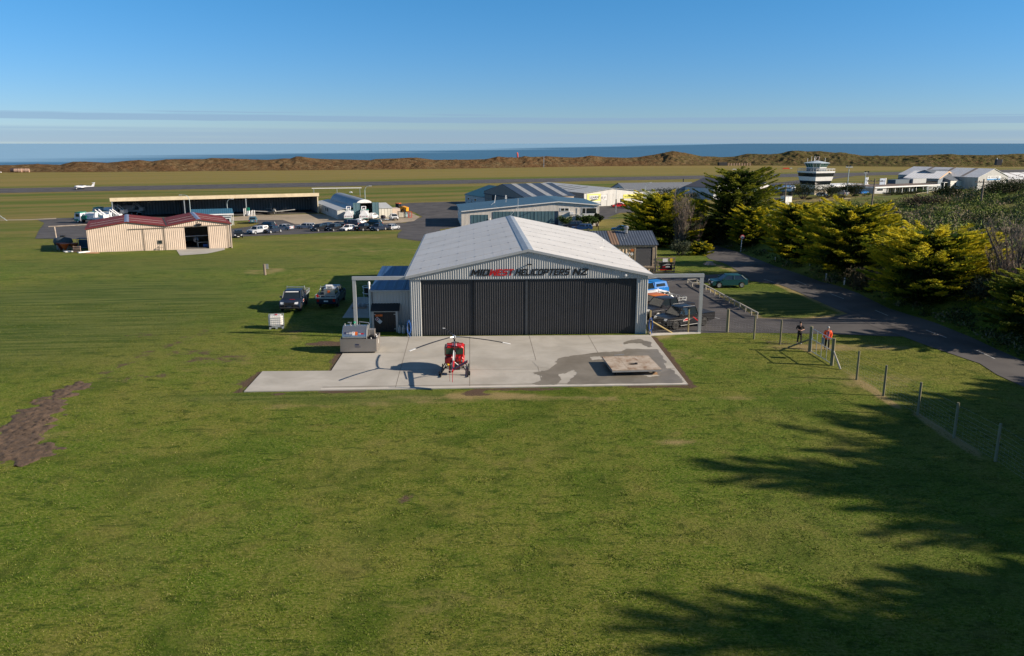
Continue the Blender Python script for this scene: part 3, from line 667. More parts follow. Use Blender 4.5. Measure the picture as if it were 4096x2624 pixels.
m.slab((9.62 - .42, -.18, rt - .06), (9.62, -.18, rt + .035), (9.62, HD + .12, rt + .035), (9.62 - .42, HD + .12, rt - .06), .02); m.slab((9.62, -.18, rt + .035), (9.62 + .42, -.18, rt - .06), (9.62 + .42, HD + .12, rt - .06), (9.62, HD + .12, rt + .035), .02)
m.build('ridge_cap', pm('blue grey flashing', (0.30, 0.34, 0.38), .45, .2), H)
for sgn in (-1, 1):
    m = MB(); xe = -.34 if sgn < 0 else HW + .34; a, b = (xe, -.2, EAV - .0), (9.62, -.2, RID + .125)
    p0, p1 = (a, b) if sgn < 0 else (b, a)
    m.add([(p0[0], -.20, p0[2]), (p1[0], -.20, p1[2]), (p1[0], -.20, p1[2] - .2), (p0[0], -.20, p0[2] - .2), (p0[0], -.14, p0[2]), (p1[0], -.14, p1[2]), (p1[0], -.14, p1[2] - .2), (p0[0], -.14, p0[2] - .2)],
          [(0,1,2,3),(7,6,5,4),(0,4,5,1),(1,5,6,2),(2,6,7,3),(3,7,4,0)]); m.build('barge_board', M_TRIM, H)
    m = MB(); m.box(*( (-.46, .0, EAV - .16, -.31, HD, EAV - .02) if sgn < 0 else (HW + .31, .0, EAV - .16, HW + .46, HD, EAV - .02))); m.build('gutter', M_TRIM, H)
# portal frames that carry the doors when open
for a, b, px_, dz in ((-4.62, -.02, -4.47, 0), (HW + .02, 24.14, 23.98, 0)):
    m = MB(); m.box(a, -.02, 4.74, b, .24, 5.01); o = m.build('door_rail_beam', M_TRIM, H)
    m = MB(); m.box(px_ - .13, 0, 0, px_ + .13, .22, 4.74); m.build('door_rail_post', M_TRIM, H)
# writing over the doors
O_R = [(.44,0),(.44,.2),(.60,.2),(.64,.25),(.64,.75),(.60,.8),(.44,.8),(.44,1),(.74,1),(.88,.86),(.88,.14),(.74,0)]
P_L = [(0,0),(0,1),(.44,1),(.44,.8),(.24,.8),(.24,.55),(.44,.55),(.44,.35),(.24,.35),(.24,0)]; P_R = [(.44,1),(.74,1),(.88,.86),(.88,.49),(.74,.35),(.44,.35),(.44,.55),(.64,.55),(.64,.8),(.44,.8)]
M_P = [(0,0),(0,1),(.26,1),(.55,.5),(.84,1),(1.1,1),(1.1,0),(.88,0),(.88,.6),(.62,.15),(.48,.15),(.22,.6),(.22,0)]
GLYPH = {'M': [M_P], 'W': [[(x, 1 - z) for x, z in M_P]], 'I': [[(0,0),(0,1),(.24,1),(.24,0)]], 'L': [[(0,0),(0,1),(.24,1),(.24,.2),(.8,.2),(.8,0)]], 'D': [[(0,0),(0,1),(.44,1),(.44,.8),(.24,.8),(.24,.2),(.44,.2),(.44,0)], O_R],
 'O': [[(.14,0),(0,.14),(0,.86),(.14,1),(.44,1),(.44,.8),(.24,.8),(.24,.2),(.44,.2),(.44,0)], O_R], 'P': [P_L, P_R], 'R': [P_L, P_R, [(.42,.349),(.66,.349),(.90,0),(.64,0)]], 'E': [[(0,0),(0,1),(.8,1),(.8,.8),(.24,.8),(.24,.6),(.72,.6),(.72,.4),(.24,.4),(.24,.2),(.8,.2),(.8,0)]],
 'S': [[(0,.9),(.1,1),(.86,1),(.86,.8),(.24,.8),(.24,.6),(.76,.6),(.86,.5),(.86,.1),(.76,0),(0,0),(0,.2),(.62,.2),(.62,.4),(.1,.4),(0,.5)]], 'T': [[(0,.8),(0,1),(.86,1),(.86,.8),(.55,.8),(.55,0),(.31,0),(.31,.8)]], 'H': [[(0,0),(0,1),(.24,1),(.24,.6),(.64,.6),(.64,1),(.88,1),(.88,0),(.64,0),(.64,.4),(.24,.4),(.24,0)]],
 'C': [[(.14,0),(0,.14),(0,.86),(.14,1),(.84,1),(.84,.8),(.24,.8),(.24,.2),(.84,.2),(.84,0)]], 'N': [[(0,0),(0,1),(.24,1),(.66,.38),(.66,1),(.88,1),(.88,0),(.64,0),(.22,.62),(.22,0)]], 'Z': [[(0,0),(0,.2),(.56,.8),(0,.8),(0,1),(.88,1),(.88,.82),(.32,.2),(.88,.2),(.88,0)]]}
def sign_row(txt, x0, x1, mat, z=5.02, h=.53, gap=.12, shear=.30):
    ws = [max(q[0] for pl in GLYPH[c] for q in pl) for c in txt]; tot = sum(ws) + gap * (len(txt) - 1); k_ = (x1 - x0 - shear * h) / tot; x = x0
    for c, w_ in zip(txt, ws):
        m = MB()
        for pl in GLYPH[c]: m.prism([(x + a * k_ + b * h * shear, z + b * h) for a, b in pl], -.075, -.05, 'y')
        m.build('letter', mat, H); x += (w_ + gap) * k_
sign_row('MID', 4.93, 6.52, M_BLACKP); sign_row('WEST', 6.42, 8.46, M_REDP); sign_row('HELICOPTERS', 8.52, 13.05, M_BLACKP); sign_row('NZ', 13.22, 14.55, M_BLACKP)
m = MB(); m.box(9.55, -.30, 5.92, 9.75, -.05, 5.96); m.cbox(9.56, -.36, 5.96, .15, .14, .09); m.cbox(9.78, -.36, 5.96, .15, .14, .09); m.build('floodlight', M_BLACKP, H)
m = MB(); m.lathe([(.02, 0), (.10, .01), (.11, .1), (.05, .16), (.01, .17)], (17.6, -.17, 4.98), 10, 'y'); m.build('alarm_light', M_WHITE, H)
m = MB(); q = Vector((17.9, 13.5, zprof(prof, 17.9) + .1)); m.tube([q, q + Vector((0, 0, .75))], .025, 6); m.lathe([(.05, 0), (.09, .05), (.03, .12)], q + Vector((0, 0, .72)), 8); m.tube([q + Vector((-.5, -.3, .02)), q + Vector((0, 0, .12))], .02, 5); m.build('roof_aerial', M_WHITE, H)
m = MB(); q = Vector((10.5, 29.2, RID)); m.tube([q, q + Vector((0, 0, 2.2))], .03, 6); m.tube([q + Vector((-.9, 0, .15)), q + Vector((-.05, 0, 1.25))], .02, 5); m.build('roof_aerial', M_STEEL, H)

# --- lean-to shed on the left of the hangar
sh = BF('storage_shed', 'low shed with dark blue roof built against the left side of the big hangar', 'shed', HL(-3.4, 2.45), HR, 0.0); S = sh.t
M_BLUE = stripes('deep blue roofing', (0.030, 0.075, 0.175), (0.022, 0.055, 0.13), .76, .1, 0, .45, .1)
m = MB(); sd_ = 9.6; m.ribs(0, 3.36, 0, 3.45, 0, .25, .03); m.box(.01, .01, 0, 3.36, .1, 3.45)
m.prism([(0, 0), (0, 3.45), (sd_, 3.95), (sd_, 0)], 0, .1, 'x') ; m.box(0, sd_ - .1, 0, 3.36, sd_ + .001, 3.9); m.build('wall', M_CLAD, S)
m = MB(); m.slab((-.12, -.18, 3.52), (3.36, -.18, 3.52), (3.36, sd_ + .2, 4.03), (-.12, sd_ + .2, 4.03), .06); m.build('roof', M_BLUE, S)
m = MB(); m.box(-.12, -.30, 3.36, 3.36, -.181, 3.5); m.tube([(-.05, -.1, 3.4), (-.05, -.08, .05)], .045, 8); m.build('gutter', M_TRIM, S)
m = MB(); m.slab((-.05, -.85, 1.86), (2.35, -.85, 1.86), (2.35, .0, 2.35), (-.05, .0, 2.35), .05); m.build('awning', pm('black iron', (.02, .024, .028), .4), S)
m = MB(); m.box(.02, -.78, 0, .2, -.62, 1.83); m.box(2.02, -.78, 0, 2.2, -.62, 1.83); m.box(.2, -.76, 1.74, 2.02, -.66, 1.83); m.build('awning_post', M_TRIM, S)
m = MB(); m.ribs(.21, 2.01, .03, 1.73, -.68, .2, .02); m.box(.21, -.675, .03, 2.01, -.63, 1.73); o = m.build('door', pm('near black door', (.018, .016, .016), .5), S)
for zz in (1.5, .25):
    m = MB(); m.box(.18, -.73, zz, .34, -.705, zz + .06); m.build('hinge', M_STEEL, o); m = MB(); m.box(1.86, -.73, zz, 2.06, -.705, zz + .06); m.build('hinge', M_STEEL, o)
M_ORG = pm('orange sign', (.62, .12, .015), .5)
panel('danger_sign', M_ORG, S, .33, 1.36, .92, 1.53, -.705, .01)
textmesh('lettering', 'JYX', .19, M_BLACKP, S, (.43, -.718, 1.385), (R(90), 0, 0), .002)
def diamond(parent, cx, cz, s, y, col, rim=None):
    rim = rim or M_WHITE; m = MB(); m.prism([(cx - s, cz), (cx, cz - s), (cx + s, cz), (cx, cz + s)], y - .01, y, 'y'); a = m.build('hazard_sign', rim, parent); s *= .82
    m = MB(); m.prism([(cx - s, cz), (cx, cz - s), (cx + s, cz), (cx, cz + s)], y - .014, y - .0102, 'y'); m.build('sign_face', col, a)
    m = MB(); s *= .3; m.prism([(cx - s, cz - s), (cx + s, cz - s), (cx + s * .6, cz + s * .3), (cx, cz + s * 1.5), (cx - s * .6, cz + s * .3)], y - .018, y - .0142, 'y'); m.build('symbol', M_WHITE if col is not M_WHITE else M_BLACKP, a)
M_PURP = pm('purple sign', (.19, .02, .07), .5); M_PALE = pm('pale sign', (.45, .5, .55), .5)
diamond(S, .48, 1.13, .2, -.705, M_PURP); diamond(S, .69, .92, .2, -.705, M_PALE)

# --- red roofed double shed
M_CREAM = pm('cream cladding', (0.52, 0.42, 0.33), .55, var=.07, scale=.9, dirt=.16, dirtcol=(.30, .20, .12))
M_OXIDE = pm('oxide red roofing', (0.150, 0.026, 0.022), .7, var=.16, scale=.7, spec=.2)
rd = BF('double_gable_shed', 'cream clad shed with two low gables and a dark red roof, one door open', 'shed', G(354, 1010), R(25.2)); D = rd.t
W1 = lambda x, y, yl=0: rd.w(320 + x / 3.756, 760 + y / 3.756, yl)
xa, xp1, xv, xp2, xb = 0.05, W1(700, 480)[0], W1(1300, 540)[0], W1(1780, 445)[0], W1(2262, 560)[0]
ze, zp = 3.72, 4.62; RDD = 15.0
pr = [(xa, ze), (xp1, zp), (xv, ze), (xp2, zp), (xb, ze)]
dx = [W1(c, 700)[0] for c in (945, 1262, 1580, 1925, 2225)]
zh = 3.42
m = MB(); zf = lambda x: zprof(pr, x) - .02
m.ribs(xa, dx[0], 0, zf, 0, .32, .035); m.box(xa, .01, -.4, dx[0], .1, 3.3)
m.ribs(dx[0], xv, zh, zf, 0, .32, .035); m.ribs(xv, xb, zh + .02, zf, 0, .32, .035); m.ribs(dx[4], xb, -.3, zh + .02, 0, .32, .035); m.box(dx[0], .01, zh, xb, .1, zh + .25)
for (a, b), (c, d) in zip(pr, pr[1:]): m.prism([(a, 3.3 if a < dx[0] else zh + .2), (a, b), (c, d), (c, zh + .2)], .012, .1, 'y')
m.box(xa, .1, -.6, xa + .1, RDD, ze); m.box(xb - .1, .0, -.9, xb, RDD, ze); gable(m, pr, RDD - .1, -.8)
m.build('wall', M_CREAM, D)
o = roofs(pr, -.3, RDD + .2, .12, .2).build('roof', M_OXIDE, D)
m = MB()
for yy in (3.4, 7.6):
    for (a, b), (c, d) in zip(pr, pr[1:]):
        e = .35; u = (b, d); za = b + (d - b) * e / (c - a) + .155; zb = d - (d - b) * e / (c - a) + .155
        m.slab((a + e, yy, za), (c - e, yy, zb), (c - e, yy + .35, zb), (a + e, yy + .35, za), .02)
m.build('skylight_strip', pm('cream skylight', (.50, .44, .36), .5), o)
M_LEAD = pm('lilac grey flashing', (.24, .25, .33), .4, .3)
for xx in (xp1, xp2):
    m = MB(); m.slab((xx - .38, -.32, zp + .09), (xx, -.32, zp + .19), (xx, RDD + .2, zp + .19), (xx - .38, RDD + .2, zp + .09), .02); m.slab((xx, -.32, zp + .19), (xx + .38, -.32, zp + .09), (xx + .38, RDD + .2, zp + .09), (xx, RDD + .2, zp + .19), .02); m.build('ridge_cap', M_LEAD, D)
m = MB(); m.box(xv - .12, -.25, ze + .16, xv + .12, RDD, ze + .2); m.build('valley_gutter', M_DARK, D)
m = MB(); m.box(dx[0] - 2.1, -.16, zh + .02, dx[2] + .1, -.06, zh + .12); m.box(dx[2] + .1, -.14, zh + .1, dx[4] + .1, -.05, zh + .2); m.build('door_track', pm('brown steel', (.16, .13, .10), .6), D)
for i, (a, b, yy) in enumerate(((dx[0] + .12, dx[1] - .1, 0), (dx[1] + .1, dx[2] - .05, -.08), (dx[3] + .06, dx[4] - .1, -.02))):
    m = MB(); m.ribs(a, b, -.55 if i < 2 else -.35, zh, yy, .3, .035); m.box(a, yy + .005, -.55, b, yy + .06, zh); m.build('sliding_door', M_CREAM, D)
for a_, b_ in ((dx[0] - .02, dx[0] + .1), (dx[1] - .08, dx[1] + .08), (dx[4] - .09, dx[4] + .02)): m = MB(); m.box(a_, -.06, -.5, b_, .08, zh); m.build('door_post', pm('brown steel', (.16, .13, .10)), D)
q0, q1 = W1(1165, 755), W1(1240, 810); window(D, q0[0], q1[1], q1[0], q0[1], -.05, pm('grey louvre', (.25, .22, .18)), .05, (), 'vent')
m = MB(); m.box(q0[0] - .1, -.5, .25, q0[0] - .04, -.05, .31); m.box(q0[0] - .1, -.5, .25, q1[0] + .1, -.45, .31); m.box(q1[0], -.5, -.4, q1[0] + .06, -.44, .9); m.box(q0[0], -.5, -.4, q0[0] + .06, -.44, .3); m.build('pipe_rack', pm('brown steel', (.16, .13, .10)), D)
q0 = W1(1785, 518); m = MB(); m.cbox(q0[0], -.25, q0[1], .75, .3, .32); m.tube([(q0[0] - .3, -.1, q0[1] + .5), (q0[0], -.22, q0[1] + .1)], .04, 6); m.build('floodlight', M_BLACKP, D)
m = MB(); m.box(xa, -.05, -.45, dx[0] - .2, -.02, -.1); m.build('plinth', pm('old brickwork', (.26, .20, .16), .9, var=.3, scale=3), D)
m = MB(); m.box(xb - .1, -.12, -.5, xb + .05, .02, ze); m.build('corner_flashing', M_CREAM, D)
m = MB(); m.box(dx[1], .3, -.3, xb - .2, 12, -.25); m.build('floor', pm('oily concrete', (.14, .13, .12), .7), D)
# things stored inside the open door
tr = thing('microlight', 'small white aircraft parked nose out inside the open cream shed', 'aircraft', (0, 0, 0), 0)
x_, z_ = W1(1740, 700, 3.2); P_ = (rd.A[0] + x_ * math.cos(rd.r) - 3.2 * math.sin(rd.r), rd.A[1] + x_ * math.sin(rd.r) + 3.2 * math.cos(rd.r)); tr.location = (P_[0], P_[1], rd.z - .25); tr.rotation_euler = (0, 0, rd.r)
M_PWHITE = pm('white gelcoat', (.78, .78, .78), .25, var=.03, spec=.5)
m = MB(); m.lathe([(.05, -.9), (.3, -.7), (.48, 0), (.5, .9), (.3, 2.2), (.08, 4.0)], (0, 0, 1.1), 12, 'y'); m.build('fuselage', M_PWHITE, tr)
m = MB(); m.box(-2.3, .1, 1.75, 2.3, 1.3, 1.85); m.build('wing', M_PWHITE, tr); m = MB(); m.lathe([(.05, -1.05), (.16, -.95), (.2, -.85)], (0, 0, 1.1), 10, 'y'); m.cbox(0, -1.0, 1.1, .12, .04, 1.5); m.build('propeller', M_BLACKP, tr)
for sx in (-.7, .7): m = MB(); m.lathe([(.2, -.07), (.22, 0), (.2, .07)], (sx, .5, .22), 12, 'x'); m.build('wheel', M_BLACKP, tr)
x_, z_ = W1(1850, 830, 1.6); bn = thing('workbench', 'steel workbench with blue crate just inside the open cream shed', 'workbench', (rd.A[0] + x_ * math.cos(rd.r) - 1.6 * math.sin(rd.r), rd.A[1] + x_ * math.sin(rd.r) + 1.6 * math.cos(rd.r), rd.z - .25), rd.r)
m = MB(); m.box(-.9, -.3, .85, .9, .3, .9); m.build('worktop', M_STEEL, bn)
for a in (-.85, .8):
    for b in (-.28, .22): m = MB(); m.box(a, b, 0, a + .06, b + .06, .85); m.build('leg', M_STEEL, bn)
m = MB(); m.box(.0, -.25, .1, .75, .25, .5); m.build('crate', pm('blue plastic', (.04, .1, .3)), bn)

# --- long open-fronted hangar
RR = R(23.8); Bp = G(1276, 852); LW = 58.0
lh = BF('open_hangar', 'long open fronted aircraft hangar with cream fascia beyond the red roofed shed', 'hangar', (Bp[0] - LW * math.cos(RR), Bp[1] - LW * math.sin(RR)), RR, -5.0); O = lh.t
xl = lh.w(445, 800)[0]; LH = lh.w(1275, 773)[1]; LHs = LH
M_FASC = pm('cream fascia', (0.60, 0.50, 0.33), .6, var=.12, scale=.5, dirt=.25, dirtcol=(.35, .2, .1))
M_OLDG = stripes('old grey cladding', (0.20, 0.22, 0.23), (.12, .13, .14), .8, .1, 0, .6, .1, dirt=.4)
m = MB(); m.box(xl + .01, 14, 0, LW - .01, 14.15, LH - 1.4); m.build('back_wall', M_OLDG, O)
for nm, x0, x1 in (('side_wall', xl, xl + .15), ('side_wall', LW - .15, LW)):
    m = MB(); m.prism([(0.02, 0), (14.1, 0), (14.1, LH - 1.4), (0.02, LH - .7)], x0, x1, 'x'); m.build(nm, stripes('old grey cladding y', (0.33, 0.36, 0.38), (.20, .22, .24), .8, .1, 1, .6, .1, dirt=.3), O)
m = MB(); m.slab((xl - .3, -.2, LH), (LW + .2, -.2, LH), (LW + .2, 14.4, LH - 1.3), (xl - .3, 14.4, LH - 1.3), .12); m.build('roof', stripes('dark grey roofing', (.075, .078, .085), (.055, .057, .06), .8, .1, 0, .6, .1), O)
m = MB(); m.box(xl - .35, -.32, LH - .85, LW + .25, -.21, LH + .12); m.build('fascia', M_FASC, O)
xm = lh.w(320 + 1572 / 3.756, 830)[0]
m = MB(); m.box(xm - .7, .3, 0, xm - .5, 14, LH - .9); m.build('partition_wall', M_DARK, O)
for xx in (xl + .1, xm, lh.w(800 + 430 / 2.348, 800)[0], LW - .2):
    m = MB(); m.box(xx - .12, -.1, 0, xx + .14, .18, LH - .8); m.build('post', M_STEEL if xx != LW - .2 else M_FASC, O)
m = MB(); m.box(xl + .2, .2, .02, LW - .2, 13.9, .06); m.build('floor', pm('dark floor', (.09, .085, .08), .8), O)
m = MB()
for i in range(9): xx = xl + 3 + i * 6.2; m.box(xx, .3, LH - 1.2, xx + .2, 13.8, LH - 1.9 + .4)
m.build('roof_beam', M_DARK, O)
m = MB(); m.box(xl + .16, .5, 2.2, xl + .3, 13.5, 2.4); m.build('wall_rail', M_DARK, O)

# --- little office with turquoise roof
of = BF('office', 'small pale office with sheet blue roof between the cream shed and the open hangar', 'office', G(908, 905), R(20)); q = of.t
w0 = of.w(320 + 1690 / 3.756, 880)[0]; w1 = of.w(320 + 2318 / 3.756, 880)[0]; ez = of.w(320 + 2318 / 3.756, 760 + 362 / 3.756, 0)[1]
x1b = of.w(320 + 2285 / 3.756, 880)[0]
M_TURQ = stripes('sheet blue roofing', (0.045, 0.145, 0.215), (.03, .10, .16), .5, .1, 0, .45, .1); M_OFW = pm('duck egg wall', (.38, .44, .46), .6, dirt=.2)
m = MB(); m.box(w0, 2.4, 0, x1b - 1.4, 8.5, 3.0); m.build('wall', M_OFW, q)
m = MB(); m.slab((w0 - .3, 1.7, 3.0), (w1, 1.7, 3.0), (w1 - .2, 6.2, 4.0), (w0 - .3, 6.2, 4.0), .1); m.slab((w0 - .3, 6.2, 4.0), (w1 - .2, 6.2, 4.0), (w1, 10, 3.1), (w0 - .3, 10, 3.1), .1); m.build('roof', M_TURQ, q)
m = MB(); m.box(w0 - .3, 1.6, 2.75, w1, 1.69, 3.02); m.build('fascia', M_WHITE, q)
m = MB(); m.box(x1b - 5.2, 0.2, 0, x1b - .2, 2.39, 2.35); m.build('porch_wall', M_OFW, q)
m = MB(); m.slab((x1b - 5.6, -.1, 2.38), (x1b, -.1, 2.38), (x1b, 2.38, 2.55), (x1b - 5.6, 2.38, 2.55), .08); m.build('porch_roof', M_CLAD, q)
window(q, x1b - 3.4, .95, x1b - .5, 1.95, .2, M_WHITE, .09, (.33, .66))
for xx in (w1 - .5, w1 - .15): m = MB(); m.box(xx - .05, 1.9, 0, xx + .05, 2.0, 2.95); m.build('veranda_post', M_WHITE, q)

# --- barrel roofed hangar
RB = R(23.3); Bq = G(1515, 872.5)
rh = BF('barrel_hangar', 'round roofed grey hangar with open teal doors behind the tanker trailers', 'hangar', (Bq[0] - 9.4 * math.cos(RB), Bq[1] - 9.4 * math.sin(RB)), RB); q = rh.t
X4 = lambda x, y, yl=0: rh.w(1250 + x / 5.59, 740 + y / 5.59, yl)
bl, br = X4(905, 500)[0] + .15, X4(1362, 500)[0] + .55; bc = (bl + br) / 2; bw = (br - bl) / 2; bzt = X4(1200, 352)[1] + .35; BL = 34.0
arc = [(bc - bw * math.cos(t), 1.9 + (bzt - 1.9) * math.sin(t) ** .8) for t in [math.pi * i / 18 for i in range(19)]]
m = MB(); n = len(arc)
m.add([(x, y, z) for y in (0, BL) for x, z in arc] + [(x * .985 + bc * .015, y, z - .1) for y in (0, BL) for x, z in arc], [(i, i+1, n+i+1, n+i) for i in range(n-1)] + [(2*n+i, 3*n+i, 3*n+i+1, 2*n+i+1) for i in range(n-1)] + [(i, 2*n+i, 2*n+i+1, i+1) for i in range(n-1)] + [(n+i, n+i+1, 3*n+i+1, 3*n+i) for i in range(n-1)])
o = m.build('roof', stripes('barrel iron', (.25, .28, .31), (.19, .21, .24), 2.6, .06, 1, .5, .25, dirt=.25), q); fan_ok(o, 50)
m = MB(); m.prism([(0, 0)] + [(0, 0)][:0] + [(0 + a[0] * 0, 0) for a in []] or [(arc[0][0], 0)] + arc + [(arc[-1][0], 0)], BL - .1, BL - .01, 'y'); m.box(bl, 0, 0, bl + .1, BL, 1.95); m.box(br - .1, 0, 0, br, BL, 1.95); m.build('wall', M_OLDG, q)
dz_ = X4(1200, 400)[1]
up = [a for a in arc if a[1] >= dz_]
m = MB(); m.prism([(up[0][0], dz_)] + up + [(up[-1][0], dz_)], -.05, .02, 'y'); m.build('tympanum', M_WHITE, q)
M_TEAL = stripes('teal doors', (0.060, 0.125, 0.150), (.04, .09, .11), .9, .08, 0, .6, 0, dirt=.35)
for a, b, yy in ((X4(905, 500)[0], X4(1062, 500)[0], -.15), (X4(1333, 500)[0], X4(1480, 500)[0], -.15)):
    m = MB(); m.box(a, yy - .1, .05, b, yy, dz_ + .1); m.build('sliding_door', M_TEAL, q)
m = MB(); m.box(bl + .12, .3, .02, br - .12, BL - .3, .05); m.build('floor', M_DARK, q)
def local_pt(b, x, y): return (b.A[0] + x * math.cos(b.r) - y * math.sin(b.r), b.A[1] + x * math.sin(b.r) + y * math.cos(b.r))
# left lean-to (runs back along the barrel) and right annexe
lc = X4(560, 735, .6)[0]
m = MB(); m.box(lc, .6, 0, bl - .02, BL + 2, 2.5); m.build('annexe_wall', pm('weathered white boards', (.50, .50, .47), .7, dirt=.5, scale=.8), q)
m = MB(); m.slab((lc - .2, .4, 2.52), (bl - .01, .4, 3.25), (bl - .01, BL + 2.2, 3.25), (lc - .2, BL + 2.2, 2.52), .08); m.build('annexe_roof', M_CLAD, q)
for y0 in (13.5, 16.5):
    g = MB(); g.box(lc - .05, y0, 1.0, lc - .01, y0 + 1.4, 2.2); w_ = g.build('window', M_WHITE, q); g = MB(); g.box(lc - .07, y0 + .1, 1.1, lc - .051, y0 + 1.3, 2.1); g.build('pane', M_GLASS, w_)
xr0, xr1 = X4(1486, 600)[0], X4(1792, 600)[0]; hr = X4(1640, 516)[1]
m = MB(); m.box(xr0, .2, 0, xr1, 7.5, hr); m.build('annexe_wall', stripes('cream sheeting', (.56, .54, .46), (.44, .42, .35), .9, .08, 0, .6, dirt=.2), q)
m = MB(); m.slab((xr0 - .1, .0, hr + .02), (xr1 + .1, .0, hr + .02), (xr1 + .1, 7.7, hr + 1.0), (xr0 - .1, 7.7, hr + 1.0), .08); m.build('annexe_roof', M_CLAD, q)
m = MB(); m.box(xr1 + .4, 1.5, 0, xr1 + 2.6, 5.5, 2.4); m.build('store_box', M_CREAM, q)
m = MB(); 
for i in range(4): m.box(bc - 1.2 + i * .95, 1.2, dz_ - .12, bc - 1.05 + i * .95, 3.0, dz_ - .04)
m.build('strip_light', pm('tube light', (.85, .85, .85), .3), q)

# --- two-storey workshop with pale cladding
aw = BF('workshop', 'pale clad workshop with blue roof and big teal doors right behind the hangar roof', 'workshop', G(1845.7, 909), R(6)); q = aw.t
W7 = lambda x, y, yl=0: aw.w(1800 + x / 3.434, 700 + y / 3.434, yl)
M_PALEC = stripes('pale cladding', (0.66, 0.62, 0.55), (.50, .46, .40), .33, .16, 0, .6, dirt=.14)
M_BLUR = stripes('faded blue roofing', (0.060, 0.115, 0.155), (.042, .085, .12), 1.1, .07, 1, .45, .1, dirt=.1)
pr = [(0, 3.95), (24.4, 6.15), (34.9, 5.25)]; ADp = 22.0
m = MB(); gable(m, pr, 0, 0, .2); side_walls(m, pr, .2, ADp); gable(m, pr, ADp, 0, .1); m.build('wall', M_PALEC, q)
roofs(pr, -.35, ADp + .3, .12, .4).build('roof', M_BLUR, q)
m = MB()
for (a, b), (c, d) in zip(pr, pr[1:]): m.add([(a, -.42, b + .1), (c, -.42, d + .1), (c, -.42, d - .12), (a, -.42, b - .12), (a, -.36, b + .1), (c, -.36, d + .1), (c, -.36, d - .12), (a, -.36, b - .12)], [(0,1,2,3),(7,6,5,4),(0,4,5,1),(1,5,6,2),(2,6,7,3),(3,7,4,0)])
m.build('barge_board', M_WHITE, q)
p0, p1 = W7(287, 548), W7(525, 695); panel('door', M_TEAL, q, p0[0], 0, p1[0], p0[1], -.02, .05)
p0, p1 = W7(588, 503), W7(1432, 695)
for i in range(6): a = p0[0] + (p1[0] - p0[0]) * i / 6; panel('sliding_door', M_TEAL, q, a + .03, 0, a + (p1[0] - p0[0]) / 6 - .03, p0[1], -.02 if i % 2 else -.06, .05)
p2 = W7(1488, 503); panel('dark_gap_panel', pm('midnight blue', (.01, .03, .06), .5), q, p1[0] + .03, 0, p2[0], p0[1], -.01, .04)  # dark blue panel stands in for the shaded open gap beside the doors
for a, b, mu in (((1515, 450), (1635, 500), (.5,)), ((1808, 448), (2015, 535), (.28,)), ((1565, 625), (1660, 672), (.5,)), ((1925, 622), (1977, 695), ())):
    c, d = W7(*a), W7(*b); window(q, c[0], d[1], d[0], c[1], -.02, M_WHITE, .14, mu)
c, d = W7(1718, 632), W7(1775, 712); panel('door', M_DARK, q, c[0] + .1, 0, d[0] - .1, c[1] - .1, -.03, .03)
m = MB(); m.box(c[0], -.1, 0, c[0] + .1, -.01, c[1]); m.box(d[0] - .1, -.1, 0, d[0], -.01, c[1]); m.box(c[0] + .1, -.1, c[1] - .1, d[0] - .1, -.01, c[1]); m.build('door_frame', M_WHITE, q)
c, d = W7(1762, 543), W7(2028, 607); sg = panel('sign_board', M_WHITE, q, c[0], d[1], d[0], c[1], -.25, .08)
textmesh('lettering', 'aerowork', 1.02, pm('charcoal letters', (.05, .055, .06)), sg, (c[0] + .35, -.345, d[1] + .32), (R(90), 0, 0), .01, 0, .02)
m = MB(); e = d[0] - .95; m.prism([(e - .5, d[1] + .3), (e - .25, d[1] + .78), (e + .1, d[1] + .95), (e + .45, d[1] + .95), (e + .38, d[1] + .62), (e + .1, d[1] + .5), (e - .1, d[1] + .3)], -.345, -.335, 'y'); m.build('leaf_logo', pm('sign green', (.02, .16, .12)), sg)
c, d = W7(1640, 505), W7(1690, 540); m = MB(); m.box(c[0], -.75, d[1], d[0], -.05, c[1]); m.tube([(d[0], -.2, d[1] + .1), (d[0] + 1.2, -.1, d[1] + .1), (d[0] + 1.2, -.1, 4.6)], .06, 6); m.build('air_conditioner', M_WHITE, q)
c = W7(1500, 545); m = MB(); m.box(c[0], -.06, c[1] - .08, c[0] + 10, -.01, c[1]); m.build('wall_band', M_WHITE, q)
c = W7(1160, 480); m = MB(); m.tube([(c[0], -.4, c[1]), (c[0] + .1, -1.6, c[1] + .3)], .06, 6); m.cbox(c[0], -1.8, c[1] + .3, .5, .5, .2); m.build('floodlight', M_WHITE, q)
c = W7(545, 640); m = MB(); m.tube([(c[0], -.2, 0), (c[0], -.2, 2.2)], .12, 8); m.build('vent_pipe', M_WHITE, q)
c = W7(610, 350, 8); m = MB(); m.tube([(c[0], 8, 5.3), (c[0] + .3, 8, 7.4)], .08, 6); m.tube([(c[0] - .8, 8, 4.9), (c[0], 8, 5.6)], .05, 6); m.tube([(c[0] + 3, 8, 5.5), (c[0] + 3, 8, 7.4)], .04, 6); m.cbox(c[0] + 3, 8, 6.6, .5, .3, .3); m.cbox(c[0] + 3, 8, 7.1, .4, .3, .25); m.build('roof_aerial', M_WHITE, q)
c = W7(35, 600)  # nothing further

